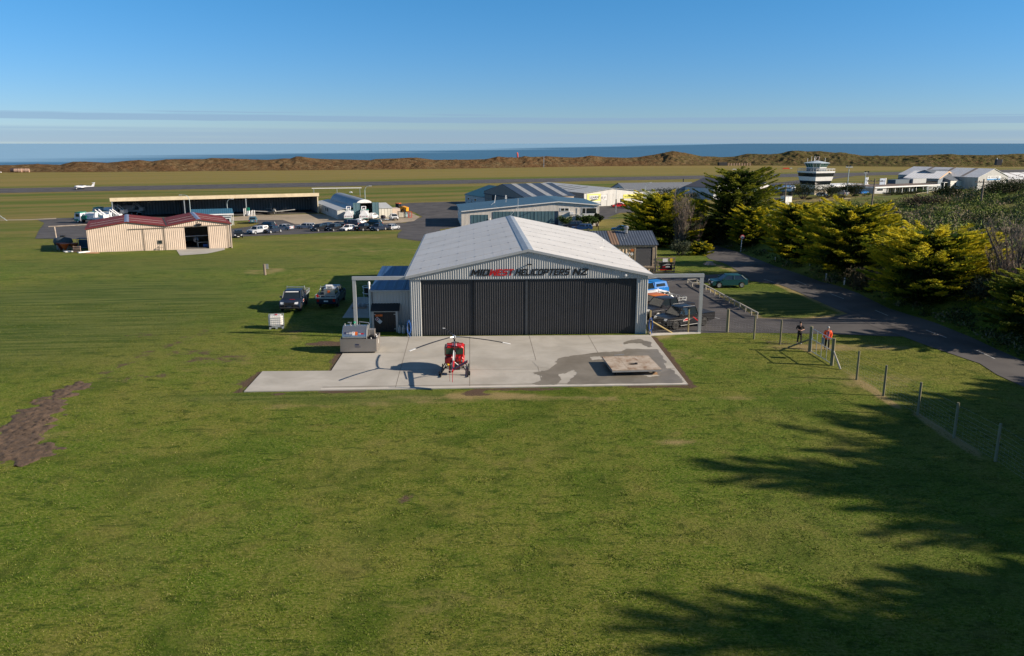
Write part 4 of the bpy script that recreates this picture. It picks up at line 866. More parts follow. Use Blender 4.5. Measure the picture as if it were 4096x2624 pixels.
# --- striped roof hangar and its neighbours (generic sheds by eave corners)
def shed_axes(name, label, A, rz, length, depth, eave, ridge, wallm, roofm, ridge_along=True, over=.3, z=-5.0, cat='hangar', front_wallm=None):
    b = BF(name, label, cat, A, rz, z); q = b.t
    if ridge_along:                            # ridge runs along local x
        pf = [(0, eave), (depth / 2, ridge), (depth, eave)]
        m = MB(); m.box(0, 0, 0, length, .15, eave); m.build('long_wall', front_wallm or wallm, q); m = MB(); m.box(0, depth - .15, 0, length, depth, eave); m.build('long_wall', wallm, q)
        for x0 in (0.001, length - .151): m = MB(); m.prism([(0.16, 0), (0.16, eave)] + [(depth / 2, ridge)] + [(depth - .16, eave), (depth - .16, 0)], x0, x0 + .15, 'x'); m.build('gable_wall', wallm, q)
        m = MB(); up = [(-over, eave - over * (ridge - eave) / (depth / 2) + .15), (depth / 2, ridge + .15), (depth + over, eave - over * (ridge - eave) / (depth / 2) + .15)]
        m.prism(up + [(u, v - .12) for u, v in up[::-1]], -over, length + over, 'x'); r = m.build('roof', roofm, q)
    else:
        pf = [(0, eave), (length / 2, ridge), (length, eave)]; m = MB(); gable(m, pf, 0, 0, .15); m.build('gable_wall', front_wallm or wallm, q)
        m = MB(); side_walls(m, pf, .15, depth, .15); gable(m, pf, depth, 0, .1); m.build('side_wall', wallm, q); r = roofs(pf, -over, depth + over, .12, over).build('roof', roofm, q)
    return b, q, r
M_NAVY = stripes('navy roofing', (0.040, 0.062, 0.100), (.030, .046, .075), 1.0, .07, 0, .5, .1); M_TAUPE = stripes('taupe cladding', (.20, .185, .165), (.17, .155, .14), .5, .12, 1, .6)
Ae = G(2095.6, 788.8, 0); Be = G(2296.5, 783, 0); rs = math.atan2(Be[1] - Ae[1], Be[0] - Ae[0]); Ls = math.dist(Ae, Be)
b, q, r = shed_axes('striped_roof_hangar', 'hangar with a navy roof crossed by pale translucent strips', Ae, rs, Ls, 31.5, 5.0, 8.0, M_TAUPE, M_NAVY, True, .25, front_wallm=stripes('apricot wall', (.66, .52, .38), (.5, .38, .27), .4, .12))
m = MB()
for f0, f1 in ((.15, .26), (.46, .57), (.76, .87)): 
    for s0, s1, z0, z1 in ((-.22, 15.6, 4.97, 8.0), ): m.slab((f0 * Ls, s0, z0 + .175), (f1 * Ls, s0, z0 + .175), (f1 * Ls, s1, z1 + .175), (f0 * Ls, s1, z1 + .175), .02)
m.build('skylight_strip', pm('translucent strip', (.26, .27, .28), .5, var=.2), r)
m = MB(); m.prism([(0.3, 4.3), (0.3, 5.0), (15.75, 8.0), (31.2, 5.0), (31.2, 4.3)], -.3, -.02, 'x'); m.build('gable_panel', M_TAUPE, q)
m = MB(); m.box(-.36, 0, 4.2, -.31, 31.5, 4.5); m.build('door_head', pm('navy trim', (.03, .05, .08)), q)
m = MB(); m.box(-.05, 23.2, 0, -.01, 24.8, 4.2); m.build('door_gap', M_DARK, q)
for i in range(4): m = MB(); m.box(-.14, 1 + i * 5.4, 0, -.06, 6.2 + i * 5.4, 4.2); m.build('sliding_door', M_TAUPE, q)
m = MB(); m.box(Ls - .02, -.05, 0, Ls + .1, .0, 5.0); m.build('corner_flashing', pm('navy trim', (.03, .05, .08)), q)
A10 = G(1861, 812); r10 = R(-65.5)
b, q, r = shed_axes('workshop_annexe', 'weathered white building with turquoise roof left of the striped hangar', A10, r10, 26, 18.0, 3.0, 5.9, pm('weathered white boards', (.50, .50, .47)), stripes('turquoise roofing', (.03, .115, .155), (.022, .085, .115), .8, .08, 0, .5, .1), True, .3)
for x0, x1, z0, z1 in ((2.5, 4, 1.2, 2.2), (5.5, 6.2, 0.1, 2.1), (8.5, 10.5, 1.2, 2.2)): window(q, x0, z0, x1, z1, 0, M_WHITE, .15)
m = MB(); m.tube([(6, -3, 1.2), (10, -4.5, 4.8)], .12, 6); m.build('light_arm', M_WHITE, q) if False else None
Ac = G(2336.7, 773.4, -.6); Bc = G(2572, 766, -.6); rc = math.atan2(Bc[1] - Ac[1], Bc[0] - Ac[0]); Lc = math.dist(Ac, Bc)
M_WCL = stripes('white cladding', (.66, .655, .61), (.5, .495, .46), .4, .12, 0, .6, dirt=.1)
b, q, r = shed_axes('club_hangar', 'long white gabled hangar with a yellow poster on its front wall', Ac, rc, Lc, 46, 4.4, 5.7, stripes('painted shade side', (.22, .21, .2), (.16, .155, .15), .5, .1, 1), stripes('pale grey roofing', (.40, .41, .40), (.33, .34, .33), 1.2, .06, 0, .5), False, .35, front_wallm=M_WCL)  # side walls coloured dark: their shade is painted into the cladding
W3 = lambda x, y: b.w(1800 + x / 3.434, 700 + y / 3.434)
m = MB()
for i in range(4): m.slab((1.5, 13 + i * 5.2, 4.75 + .08), (9.5, 13 + i * 5.2, 5.52 + .24 - .08), (9.5, 13.6 + i * 5.2, 5.68), (1.5, 13.6 + i * 5.2, 4.83), .02)
m.build('roof_vent', pm('dark slot', (.1, .1, .1)), r)
c, d = W3(1882, 262), W3(2068, 370); po = panel('poster', pm('lemon poster', (.70, .72, .22), .5, var=.04), q, c[0], d[1], d[0], c[1], -.02, .06)
e = c[0] + .9; 
panel('poster_card', M_WHITE, po, e, c[1] - 1.75, e + 3.4, c[1] - .5, -.09, .02); panel('poster_card', M_WHITE, po, e + 4.4, c[1] - 2.2, e + 6.8, c[1] - .6, -.09, .02)
textmesh('lettering', 'LEARN', 1.15, M_BLACKP, po, (e + .15, -.125, c[1] - 1.55), (R(90), 0, 0), .01); textmesh('lettering', 'to', .6, M_BLACKP, po, (e + 3.55, -.1, c[1] - .9), (R(90), 0, 0), .01); textmesh('lettering', 'FLY', 1.35, M_BLACKP, po, (e + 4.55, -.125, c[1] - 1.9), (R(90), 0, 0), .01, 0, 0, .85)
m = MB(); m.prism([(e + .2, d[1] + .5), (e + 1, d[1] + 1.1), (e + 3, d[1] + 2.2), (e + 3.6, d[1] + 1.9), (e + 3.4, d[1] + .9), (e + 1.2, d[1] + .4)], -.1, -.09, 'y'); m.build('picture', pm('poster picture', (.06, .06, .05), .5, var=.8, scale=3), po)
panel('poster_band', M_WHITE, po, c[0] + .2, d[1] + .05, d[0] - .1, d[1] + .35, -.09, .02)
c, d = W3(2072, 258), W3(2316, 430); 
for i in range(3): a = c[0] + (d[0] - c[0]) * i / 3; panel('sliding_door', M_WCL, q, a + .05, 0, a + (d[0] - c[0]) / 3 - .05, c[1], -.02 - .05 * (i % 2), .05)
c = W3(2380, 268); sg = panel('sign_board', pm('yellow board', (.72, .66, .12)), q, c[0], c[1] - 1.35, c[0] + 8, c[1], -.02, .06); textmesh('lettering', 'WANGANUI AERO CLUB', .8, pm('club green', (.05, .12, .05)), sg, (c[0] + .4, -.095, c[1] - 1.0), (R(90), 0, 0), .01)
c = W3(2340, 325); d = W3(2385, 370); window(q, c[0], d[1], d[0], c[1], -.02, M_DARK, .1, (.5,))
for y0 in (3, 9): m = MB(); m.box(-.06, y0, .5, -.01, y0 + 1.6, 2.2); m.build('side_door', M_WHITE, q)
A12 = G(2504, 760, -1.8); b, q, r = shed_axes('grey_roof_shed', 'grey roofed shed with pale gable behind the white club hangar', A12, R(12), 30, 17, 3.2, 5.3, pm('pale grey wall', (.42, .44, .46), .6), stripes('grey roofing', (.20, .21, .22), (.14, .15, .16), .7, .12, 0, .55, .1), True, .3)
window(q, 0, 0, 0.1, .1, 0) if False else None
m = MB(); m.box(-.06, 8.2, 2.2, -.01, 10.0, 3.7); m.build('gable_window', M_GLASS, q); m = MB(); m.tube([(27, 9, 5.2), (27, 9, 6.8)], .2, 8); m.build('flue', M_BLACKP, q)
A13 = G(2741.6, 746, -.6); r13 = R(-50); b, q, r = shed_axes('charcoal_roof_shed', 'shed with charcoal roof and white wall behind the tallest tree', A13, r13, 13, 24, 4.4, 7.4, pm('soft white wall', (.52, .55, .57), .6), stripes('charcoal roofing', (.075, .075, .085), (.055, .055, .065), .6, .1, 0, .6, .1), True, .3)
A14 = G(2712, 781); b, q, r = shed_axes('garden_shed', 'tiny white gabled shed just left of the charcoal roofed shed', A14, R(24), 4, 6, 2.2, 3.2, M_WHITE, M_CLAD, False, .2)
A15 = G(3025, 782); b, q, r = shed_axes('bungalow', 'small white building with black hipped roof right of the tallest tree', A15, R(24), 9, 8, 3.0, 5.0, M_WHITE, pm('black roofing', (.03, .032, .04), .5), False, .3, cat='building')
window(q, 5.5, 1, 7.5, 2.3, 0, M_WHITE, .12)
b = BF('container', 'dull red shipping container beside the blue and white fuel tank', 'container', G(3061, 784), R(24)); m = MB(); m.ribs(0, 2.4, .1, 2.6, 0, .3, .05); m.box(0, .01, .1, 2.4, 6, 2.6); m.build('box', pm('container red', (.24, .035, .04), .6), b.t)
for i in (0, 1): m = MB(); m.tube([(.5 + i * 1.4, -.09, .2), (.5 + i * 1.4, -.09, 2.5)], .04, 6); m.build('lock_bar', M_STEEL, b.t)
# ------------------------------------------------------------------ control tower, terminal, far sheds
tg = G(3257, 781); tw = BF('control_tower', 'white control tower with two dark window bands and green glass cab', 'control tower', tg, R(24.0)); q = tw.t
# near corner at the origin of the local frame; faces run along the two local diagonals
CY = 7.3                                         # centre of the square plan lies behind the near corner
def sq(m, h0, z0, h1, z1):
    c = CY
    def ring(h, z): return [(0, c - h, z), (h, c, z), (0, c + h, z), (-h, c, z)]
    a, b = ring(h0, z0), ring(h1, z1); m.add(a + b, [(i, (i+1) % 4, 4 + (i+1) % 4, 4 + i) for i in range(4)] + [(3, 2, 1, 0), (4, 5, 6, 7)])
tw.t.rotation_euler = (0, 0, R(-24 + 24 - 20))
HH = lambda z: 5.3 + (7.3 - 5.3) * max(0, min(1, (z - 2.2) / 7.0))
m = MB(); sq(m, 4.9, 0, 4.9, 2.2); m.build('ground_floor', pm('sand plaster', (.42, .36, .27), .8), q)
z_ = [2.2, 4.0, 5.55, 7.2, 8.7, 9.35]
for i in range(5):
    m = MB(); e = 0 if i % 2 == 0 else -.12
    sq(m, HH(z_[i]) + e, z_[i], HH(z_[i+1]) + e, z_[i+1] - (.004 if i < 4 else 0)); o = m.build('white_band' if i % 2 == 0 else 'window_band', M_WHITE if i % 2 == 0 else M_GLASS, q)
    if i % 2:
        m = MB()
        for sx, sy in ((1, 1), (-1, 1)):
            for k_ in range(1, 12):
                f = k_ / 12; h0, h1 = HH(z_[i]) - .09, HH(z_[i+1]) - .09
                a = (sx * h0 * f, CY - h0 * (1 - f), z_[i]); b = (sx * h1 * f, CY - h1 * (1 - f), z_[i+1] - .02)
                m.tube([a, b], .05, 4, cap=False)
        m.build('mullion', M_BLACKP, o)
m = MB(); sq(m, 7.25, 9.36, 7.25, 9.42); m.build('deck', M_CLAD, q)
m = MB(); hr_ = 7.15
for hz in (10.0, 10.4): 
    P_ = [(0, CY - hr_, hz), (hr_, CY, hz), (0, CY + hr_, hz), (-hr_, CY, hz), (0, CY - hr_, hz)]
    for a, b in zip(P_, P_[1:]): m.tube([a, b], .05, 5)
for a, b in zip(P_, P_[1:]):
    for k_ in range(7): f = k_ / 7; x, y = a[0] + (b[0] - a[0]) * f, a[1] + (b[1] - a[1]) * f; m.tube([(x, y, 9.4), (x, y, 10.4)], .04, 4)
m.build('railing', M_WHITE, q)
def octa(m, h0, z0, h1, z1, cap=True):
    def ring(h, z): c = h * .32; return [(-c, CY - h, z), (c, CY - h, z), (h, CY - c, z), (h, CY + c, z), (c, CY + h, z), (-c, CY + h, z), (-h, CY + c, z), (-h, CY - c, z)]
    a, b = ring(h0, z0), ring(h1, z1); m.add(a + b, [(i, (i+1) % 8, 8 + (i+1) % 8, 8 + i) for i in range(8)] + ([tuple(range(8))[::-1], tuple(range(8, 16))] if cap else [])); return a, b
m = MB(); octa(m, 3.75, 9.43, 3.75, 10.6); m.build('cab_base', pm('slate panel', (.08, .11, .13)), q)
m = MB(); octa(m, 3.85, 10.6, 3.85, 10.9); m.build('cab_sill', M_WHITE, q)
m = MB(); a, b = octa(m, 3.7, 10.9, 4.7, 12.5); o = m.build('cab_glass', pm('green glass', (.03, .10, .075), .08, spec=.8, var=.3, scale=.4), q)
m = MB()
for i in range(8):
    m.tube([a[i], b[i]], .1, 5); j = (i + 1) % 8
    for f in (.5,) if i % 2 == 0 else (.33, .66): m.tube([tuple(a[i][k] + (a[j][k] - a[i][k]) * f for k in range(3)), tuple(b[i][k] + (b[j][k] - b[i][k]) * f for k in range(3))], .05, 4)
m.build('cab_frame', M_WHITE, o)
m = MB(); octa(m, 4.95, 12.5, 4.95, 12.62); octa(m, 4.95, 12.625, .4, 13.5); m.build('cab_roof', pm('pale blue roof', (.42, .50, .54), .5), q)
for x, y, h in ((-3.6, 0, 1.6), (-2.1, 0, 2.4), (-.9, .3, 2.6), (3.1, .5, 1.8), (-1, -.5, 1.8)): m = MB(); m.tube([(x, CY + y, 12.5), (x, CY + y, 12.8 + h)], .06, 4); m.build('aerial', M_WHITE, q)
m = MB(); P_ = [(-.6, CY, 13.6), (.6, CY, 13.6), (.9, CY, 15.0), (-.3, CY, 15.0), (-.6, CY, 13.6)]
for a, b in zip(P_, P_[1:]): m.tube([a, b], .08, 4)
m.build('radio_frame', pm('pink frame', (.6, .45, .42)), q)
# terminal
tb = BF('terminal', 'low flat roofed terminal with white fascia and glazed veranda right of the control tower', 'terminal', G(3497, 779), R(0)); q = tb.t
Bt = G(3751, 766.5); tb.r = math.atan2(Bt[1] - tb.A[1], Bt[0] - tb.A[0]); q.rotation_euler = (0, 0, tb.r); TL = math.dist(tb.A, Bt)
X1 = lambda x, y, yl=0: tb.w(3100 + x / 4.808, 600 + y / 4.808, yl)
X2 = lambda x, y, yl=0: tb.w(3550 + x / 4.403, 640 + y / 4.403, yl)
M_LGREY = pm('light grey render', (.36, .37, .37), .7, var=.06)
m = MB(); m.box(0, 0, 0, 7.5, 9, 2.6); m.box(TL - 8, 0, 0, TL, 9, 2.6); m.box(7.5, 3.0, 0, TL - 8, 9, 2.6); m.build('wall', M_LGREY, q)
m = MB(); m.box(7.5, 2.9, .1, TL - 8, 2.98, 2.5); o = m.build('glazing', M_GLASS, q)
m = MB()
for i in range(14): x = 8.4 + i * (TL - 17.5) / 13; m.box(x - .06, 2.8, .1, x + .06, 2.88, 2.5)
m.build('mullion', M_WHITE, o)
m = MB()
for i in range(6): x = 9 + i * (TL - 19) / 5; m.box(x - .1, .3, 0, x + .1, .5, 2.6)
m.build('veranda_post', M_WHITE, q)
m = MB(); m.box(-.5, -.5, 2.62, TL + .5, 15, 3.15); m.build('fascia', M_WHITE, q)
m = MB(); m.box(-.2, -.2, 3.16, TL + .2, 14.8, 3.24); m.build('roof', pm('brown felt roof', (.13, .095, .075), .9, var=.3, scale=.3), q)
c, d = X1(1955, 740), X1(2078, 795); window(q, c[0], d[1], d[0], c[1], 0, M_WHITE, .22)
c, d = X2(705, 470), X2(865, 510); window(q, c[0], d[1], d[0], c[1], 0, M_WHITE, .22, (.5,))
c, d = X2(255, 470, 2.8), X2(355, 560, 2.8); window(q, c[0], .1, d[0], 2.4, 2.8, M_WHITE, .2, (.5,), 'door')
m = MB(); m.box(-9, 14, 0, .0, 22, 2.6); m.build('wing_wall', M_GLASS, q); m = MB(); m.box(-14, 13.5, 2.62, 2, 24, 3.1); m.build('wing_roof', M_WHITE, q)
c, d = X2(145, 365, 10), X2(640, 408, 10); m = MB(); m.box(c[0], 10, 3.25, c[0] + (d[0]-c[0]) * .53, 14, 5.0); m.build('plant_room', pm('slate panel', (.08, .11, .13)), q); m = MB(); m.box(c[0] + (d[0]-c[0]) * .53 + .01, 9, 3.25, d[0], 14, 5.2); m.build('plant_room', M_LGREY, q)
# wing between tower and terminal
b = BF('terminal_wing', 'low pale wing with a flat white roof between the control tower and the terminal', 'building', G(3335, 772), R(24)); m = MB(); m.box(0, 0, 0, 17, 9, 2.9); m.build('wall', pm('painted shade wall', (.16, .15, .15)), b.t); m = MB(); m.box(-1.5, -1.5, 2.92, 18, 10, 3.4); m.build('roof', M_WHITE, b.t)  # wing wall darkened in colour to carry its shade
# signs on the roof side
def board(px, pybase, pytop, wpx, label, txt, rz=.4):
    A = G(px, pybase); B_ = BF('sign_board', label, 'sign', A, rz); z1 = B_.w(px, pytop)[1]; w_ = B_.w(px + wpx, pytop)[0]; z0 = z1 - 2.6
    m = MB(); m.box(0, 0, z0, w_, .15, z1); m.build('panel', pm('pale blue board', (.36, .42, .50), .5, var=.2, scale=1), B_.t)
    m = MB(); m.box(w_ + .01, -.1, 0, w_ + .5, .25, z1 + .1); m.build('post', M_WHITE, B_.t)
    textmesh('lettering', txt, .55, pm('board letters', (.05, .07, .16)), B_.t, (.25, -.02, z0 + 1.3), (R(90), 0, 0), .01); return B_
board(3515, 770, 714, 27, 'tall pale sign board with a white edge post in front of the terminal roof', 'WHANGANUI', R(24))
board(3455, 768, 710, 15, 'narrow pale blue sign board standing left of the wider terminal sign', 'AIR', R(24))
# white sheds on the right
def W2z(px, py, h): return G(3550 + px / 4.403, 640 + py / 4.403, h - 5)
M_WROOF = stripes('white roofing', (.66, .66, .65), (.56, .56, .55), 1.2, .06, 1, .5); M_PALEG = stripes('light grey cladding', (.40, .40, .38), (.34, .34, .32), .6, .1, 0, .6)
A = W2z(895, 330, 5.0); C = W2z(1200, 280, 5.0); r_ = math.atan2(C[1] - A[1], C[0] - A[0]); D_ = W2z(380, 310, 5.0)
b, q, r = shed_axes('white_roof_hangar', 'white roofed hangar with a timber trimmed gable behind the terminal', A, r_, math.dist(A, C), math.dist(A, D_), 5.0, 7.6, pm('slate blue wall', (.16, .19, .22)), M_WROOF, False, .4)
m = MB(); l_ = math.dist(A, C); 
for x0, x1, za, zb in ((0, l_/2, 5.0, 7.6), (l_/2, l_, 7.6, 5.0)): m.add([(x0, -.5, za + .2), (x1, -.5, zb + .2), (x1, -.5, zb - .35), (x0, -.5, za - .35), (x0, -.4, za + .2), (x1, -.4, zb + .2), (x1, -.4, zb - .35), (x0, -.4, za - .35)], [(0,1,2,3),(7,6,5,4),(0,4,5,1),(1,5,6,2),(2,6,7,3),(3,7,4,0)])
m.build('timber_barge', pm('pine trim', (.50, .34, .20)), q)
m = MB(); dl = math.dist(A, D_); m.box(-.06, dl * .02, 3.0, -.01, dl * .5, 3.9); m.build('window_band', M_GLASS, q)
A = W2z(1600, 308, 5.4); C = W2z(2125, 290, 5.4); r_ = math.atan2(C[1] - A[1], C[0] - A[0]); D_ = W2z(1145, 250, 5.4); l_ = math.dist(A, C); dl = math.dist(A, D_)
b, q, r = shed_axes('freight_hangar', 'large white roofed hangar with a blue and white sign on its gable', A, r_, l_, dl, 5.4, 9.0, M_PALEG, M_WROOF, False, .3)
m = MB()
for f in (.18, .45, .72): 
    for x0, x1, za, zb in ((.1, l_/2 - .2, 5.42, 9.0),): m.slab((x0, f * dl, za + .17), (x1, f * dl, zb + .17), (x1, f * dl + 1.5, zb + .17), (x0, f * dl + 1.5, za + .17), .02)
m.build('brown_strip', pm('brown skylight', (.26, .22, .19)), r)
c = b.w(3550 + 1758 / 4.403, 640 + 285 / 4.403); d = b.w(3550 + 1980 / 4.403, 640 + 348 / 4.403)
sg = panel('sign_board', M_WHITE, q, c[0], d[1], d[0], c[1], -.02, .1); panel('sign_band', pm('sign blue', (.07, .25, .5)), sg, c[0] + .02, d[1] + .02, d[0] - .02, d[1] + (c[1] - d[1]) * .36, -.125, .03)
textmesh('lettering', 'AIR WANGANUI', 1.15, pm('sign grey', (.12, .13, .16)), sg, (c[0] + .5, -.135, d[1] + (c[1] - d[1]) * .5), (R(90), 0, 0), .01)
A = G(3798.7, 757.5); C = G(3909, 752); r_ = math.atan2(C[1] - A[1], C[0] - A[0]); l_ = math.dist(A, C)
b, q, r = shed_axes('grey_annexe', 'dark grey roofed annexe with cream front wall and blue shaded entrance end', A, r_, l_, 26, 3.9, 8.2, pm('slate blue wall', (.16, .19, .22)), stripes('slate roofing', (.13, .145, .155), (.10, .11, .12), 4.0, .06, 0, .5), True, .2, front_wallm=pm('cream front wall', (.60, .59, .54), .6, dirt=.1))  # end walls take the blue-grey of shade as their colour
window(q, 3.2, 1.2, 4.4, 2.9, 0, M_DARK, .1)
m = MB(); m.box(-3.0, 1, 0, -2.7, 1.3, 3.0); m.box(-3.2, .8, 3.01, -.02, 6, 3.2); m.build('entrance_canopy', M_WHITE, q); m = MB(); m.box(-.1, 1.2, .1, -.02, 5, 2.7); m.build('entrance_door', M_GLASS, q)
A = W2z(2130, 345, 4.0); C = (A[0] + 40, A[1] + 18)
b, q, r = shed_axes('far_shed', 'low shed with white striped roof at the right edge behind the parked cars', A, math.atan2(18, 40), 44, 20, 4.0, 6.5, pm('painted shade wall', (.16, .15, .15)), stripes('striped white roofing', (.66, .66, .65), (.30, .28, .26), 9.0, .04, 0, .5), True, .3)  # same dark wall colour, shade painted in
# hut on the dunes, bales, windsock, boundary bits
hy = 640.0; hx = ray(3994, 640)[0] / ray(3994, 640)[1] * hy; hp = thing('lookout_hut', 'small dark block hut on the dunes at the far right', 'hut', (hx, hy, 0)); hd = hy
dxx = [d_ for d_ in dv if abs(d_[0] - hx) < 6 and abs(d_[1] - hy) < 12]; hp.location.z = HC + ray(3994, 645)[2] / ray(3994, 645)[1] * hy; hp.scale = (.5,) * 3
m = MB(); m.box(-4, -3, -6, 4, 3, 3.0); m.build('wall', pm('black block', (.03, .03, .035)), hp); m = MB(); m.box(4.02, -3.1, -2, 4.6, 3.1, 2.9); m.build('buttress', M_LGREY, hp); m = MB(); m.lathe([(.9, 3.05), (.9, 3.6), (.05, 5.2)], (-2.6, 0, 0), 10); m.build('beacon', M_WHITE, hp)
M_HAY = pm('weathered bale', (.36, .24, .18), .9, var=.3, scale=1); M_TARP = pm('black wrap', (.04, .03, .035), .7)
for i, (px, py, s_, mt, lb) in enumerate(((57, 688.5, 4.5, M_TARP, 'black wrapped bale at the left end of the bale row by the dunes'), (73, 690, 5, M_HAY, 'brown bale in the middle of the bale row by the dunes'), (100, 689.5, 6, M_HAY, 'widest brown bale at the right end of the bale row by the dunes'))):
    x, y = G(px, py); t = thing('bale', lb, 'bale', (x, y, -5), R(15), 'bales at the foot of the dunes'); m = MB(); m.lathe([(.1, -s_ / 2), (1.35, -s_ / 2 + .1), (1.4, 0), (1.35, s_ / 2 - .1), (.1, s_ / 2)], (0, 0, 1.35), 14, 'x'); m.build('roll', mt, t)
    m = MB(); m.lathe([(1.42, -.12), (1.42, .12)], (0, 0, 1.35), 14, 'x'); m.build('strap', M_TARP, t)
for px, py, lb in ((1.7, 690, 'small white marker at the left edge of the airfield'), (464, 685, 'white runway marker below the left dunes'), (1100, 676, 'left of two close white markers before the dunes'), (1122, 676, 'right of two close white markers before the dunes'), (1525, 675, 'lone white marker before the middle dunes'), (2309, 664, 'white marker before the dunes right of the post'), (3060, 671, 'white marker in the field left of the tower'), (3164, 674, 'white marker beside the red marker'), (2940, 678, 'long white marker board in the far field'), (1403, 771, 'white edge marker in the grass above the barrel hangar'), (2668, 754, 'white edge marker by the taxiway')):
    x, y = G(px, py); t = thing('runway_marker', lb, 'marker', (x, y, -5), 0, 'white boundary markers on the airfield'); m = MB(); w_ = (1.3 if 'edge' in lb else 2.0) if 'long' not in lb else 5.0; m.prism([(-w_ / 2, 0), (w_ / 2, 0), (w_ * .3, .5), (-w_ * .3, .5)], -.4, .4, 'y'); m.build('board', M_WHITE, t)
x, y = G(3144, 676); t = thing('runway_marker', 'red marker in the far field left of the tower', 'marker', (x, y, -5)); m = MB(); m.prism([(-3.2, 0), (3.2, 0), (2, 1.0), (-2, 1.0)], -.5, .5, 'y'); m.build('board', pm('bright red', (.75, .08, .03)), t)
x, y = G(2876, 663); t = thing('brick_bunker', 'low dark bunker with a row of posts at the foot of the dunes', 'bunker', (x, y, -5), R(8)); m = MB(); m.box(0, 0, 0, 8, 4, 3); m.build('block', M_DARK, t)
for i in range(9): m = MB(); m.box(9 + i * 2.6, 0, 0, 9.9 + i * 2.6, .9, 2.2); m.build('post', M_HAY, t)
x, y = G(2067, 660); t = thing('windsock', 'red windsock hanging on its pole in front of the dunes', 'windsock', (x, y, -5)); zt = HC + ray(2067, 609)[2] / ray(2067, 609)[1] * y + 5
m = MB(); m.tube([(0, 0, 0), (0, 0, zt)], .22, 6); m.build('pole', M_STEEL, t); m = MB(); m.tube([(.3, 0, zt - .3), (.75, 0, zt - 2.2), (.95, 0, zt - 4.8), (1.05, 0, zt - 6.8)], .75, 8, .4); m.build('sock', pm('windsock red', (.70, .10, .07), .7), t)
x, y = G(2175, 670); t = thing('field_post', 'thin pale post at the foot of the dunes', 'post', (x, y, -5)); m = MB(); m.tube([(0, 0, 0), (0, 0, 9)], .22, 6); m.build('pole', M_STEEL, t); m = MB(); m.cbox(0, 0, 9.1, 1.6, .3, .3); m.build('crossbar', M_STEEL, t)

# ------------------------------------------------------------------ poles and lamps
M_WOODP = pm('grey pole timber', (.20, .16, .12), .85, var=.25, scale=2, stretch=(1, 1, .2)); M_GALV = pm('lamp post galvanised', (.42, .50, .50), .5, .2)
def lamp(px, pybase, pytop, reach, label, z=None, head=1):
    x, y = G(px, pybase); zb = TB(x, y); h = HC + ray(px, pytop)[2] / ray(px, pytop)[1] * y - zb
    t = thing('street_lamp', label, 'street lamp', (x, y, zb), 0, 'curved arm street lamps on the apron'); s_ = 1 if reach > 0 else -1
    P_ = [(0, 0, 0), (0, 0, h - 1.3)] + [(s_ * (1 - math.cos(a)) * 1.1, 0, h - 1.3 + math.sin(a) * 1.3) for a in (R(30), R(60), R(85))] + [(reach, 0, h + .02)]
    m = MB(); m.tube(P_, .09, 8, .05); m.build('pole', M_GALV, t); m = MB(); m.box(*(sorted((reach - .1 * s_, reach + .65 * s_))[:1] + [-.13, h - .04] + sorted((reach - .1 * s_, reach + .65 * s_))[1:] + [.13, h + .09])); m.build('lamp_head', M_WHITE, t)
lamp(766, 895, 780.5, -1.9, 'left curved street lamp rising behind the double gabled shed'); lamp(913, 880, 796, 1.2, 'shorter curved street lamp behind the turquoise roofed office')
lamp(1463, 852, 744, 1.4, 'curved street lamp behind the barrel roofed hangar'); lamp(2580, 800, 730, 1.6, 'curved street lamp in front of the grey roofed shed')
x, y = G(2463, 850.5); t = thing('light_pole', 'thin straight pole with black band beside the red car', 'pole', (x, y, TB(x, y))); hz = HC + ray(2463, 753)[2] / ray(2463, 753)[1] * y - TB(x, y)
m = MB(); m.tube([(0, 0, 0), (0, 0, hz)], .1, 8, .06); m.build('pole', M_STEEL, t); m = MB(); m.tube([(0, 0, 2.2), (0, 0, 4.0)], .17, 8); m.build('band', M_BLACKP, t)
def tee(px, pb, pt, w_, label, name='floodlight_mast', zlift=0):
    x, y = G(px, pb); h = HC + ray(px, pt)[2] / ray(px, pt)[1] * y + 5
    t = thing(name, label, 'mast', (x, y, -5)); m = MB(); m.tube([(0, 0, 0), (0, 0, h)], .2, 8, .14); m.build('pole', M_GALV, t); m = MB(); m.box(-w_ / 2, -.3, h + .01, w_ / 2, .3, h + .3); o = m.build('crossbar', M_WHITE, t)
    for k_ in range(max(2, int(w_ / 1.2))): m = MB(); m.cbox(-w_ / 2 + .5 + k_ * 1.15, 0, h + .6, .6, .5, .5); m.build('lamp', M_BLACKP, t)
tee(3386, 785, 670, 2.6, 'tall floodlight mast with wide crossbar right of the control tower'); tee(3455, 775, 693, 1.3, 'short floodlight mast above the narrow terminal sign')
def ppole(px, pb, pt, label, lean=0.0, arm=True):
    x, y = Gs(px, pb); zb = T(x, y); h = HC + ray(px, pt)[2] / ray(px, pt)[1] * y - zb
    t = thing('power_pole', label, 'power pole', (x, y, zb - .3), 0, 'wooden power poles over the scrub'); m = MB(); m.tube([(0, 0, 0), (lean * h, 0, h + .3)], .24, 8, .16); m.build('pole', M_WOODP, t)
    m = MB(); m.box(lean * h - 2.0, -.1, h - .5, lean * h + 2.0, .06, h - .3); o = m.build('crossarm', M_WOODP, t)
    for k_ in (-1.8, -1.0, 1.0, 1.8): m = MB(); m.lathe([(.05, 0), (.11, .06), (.11, .16), (.04, .24)], (lean * h + k_, -.02, h - .3), 8); m.build('insulator', M_BLACKP, o)
    return t
ppole(3136, 846, 739, 'power pole standing behind the first golden cypress'); ppole(3484, 838, 714, 'leaning power pole in front of the terminal', .035); ppole(3923, 818, 716, 'power pole on the scrubby rise before the freight hangar')
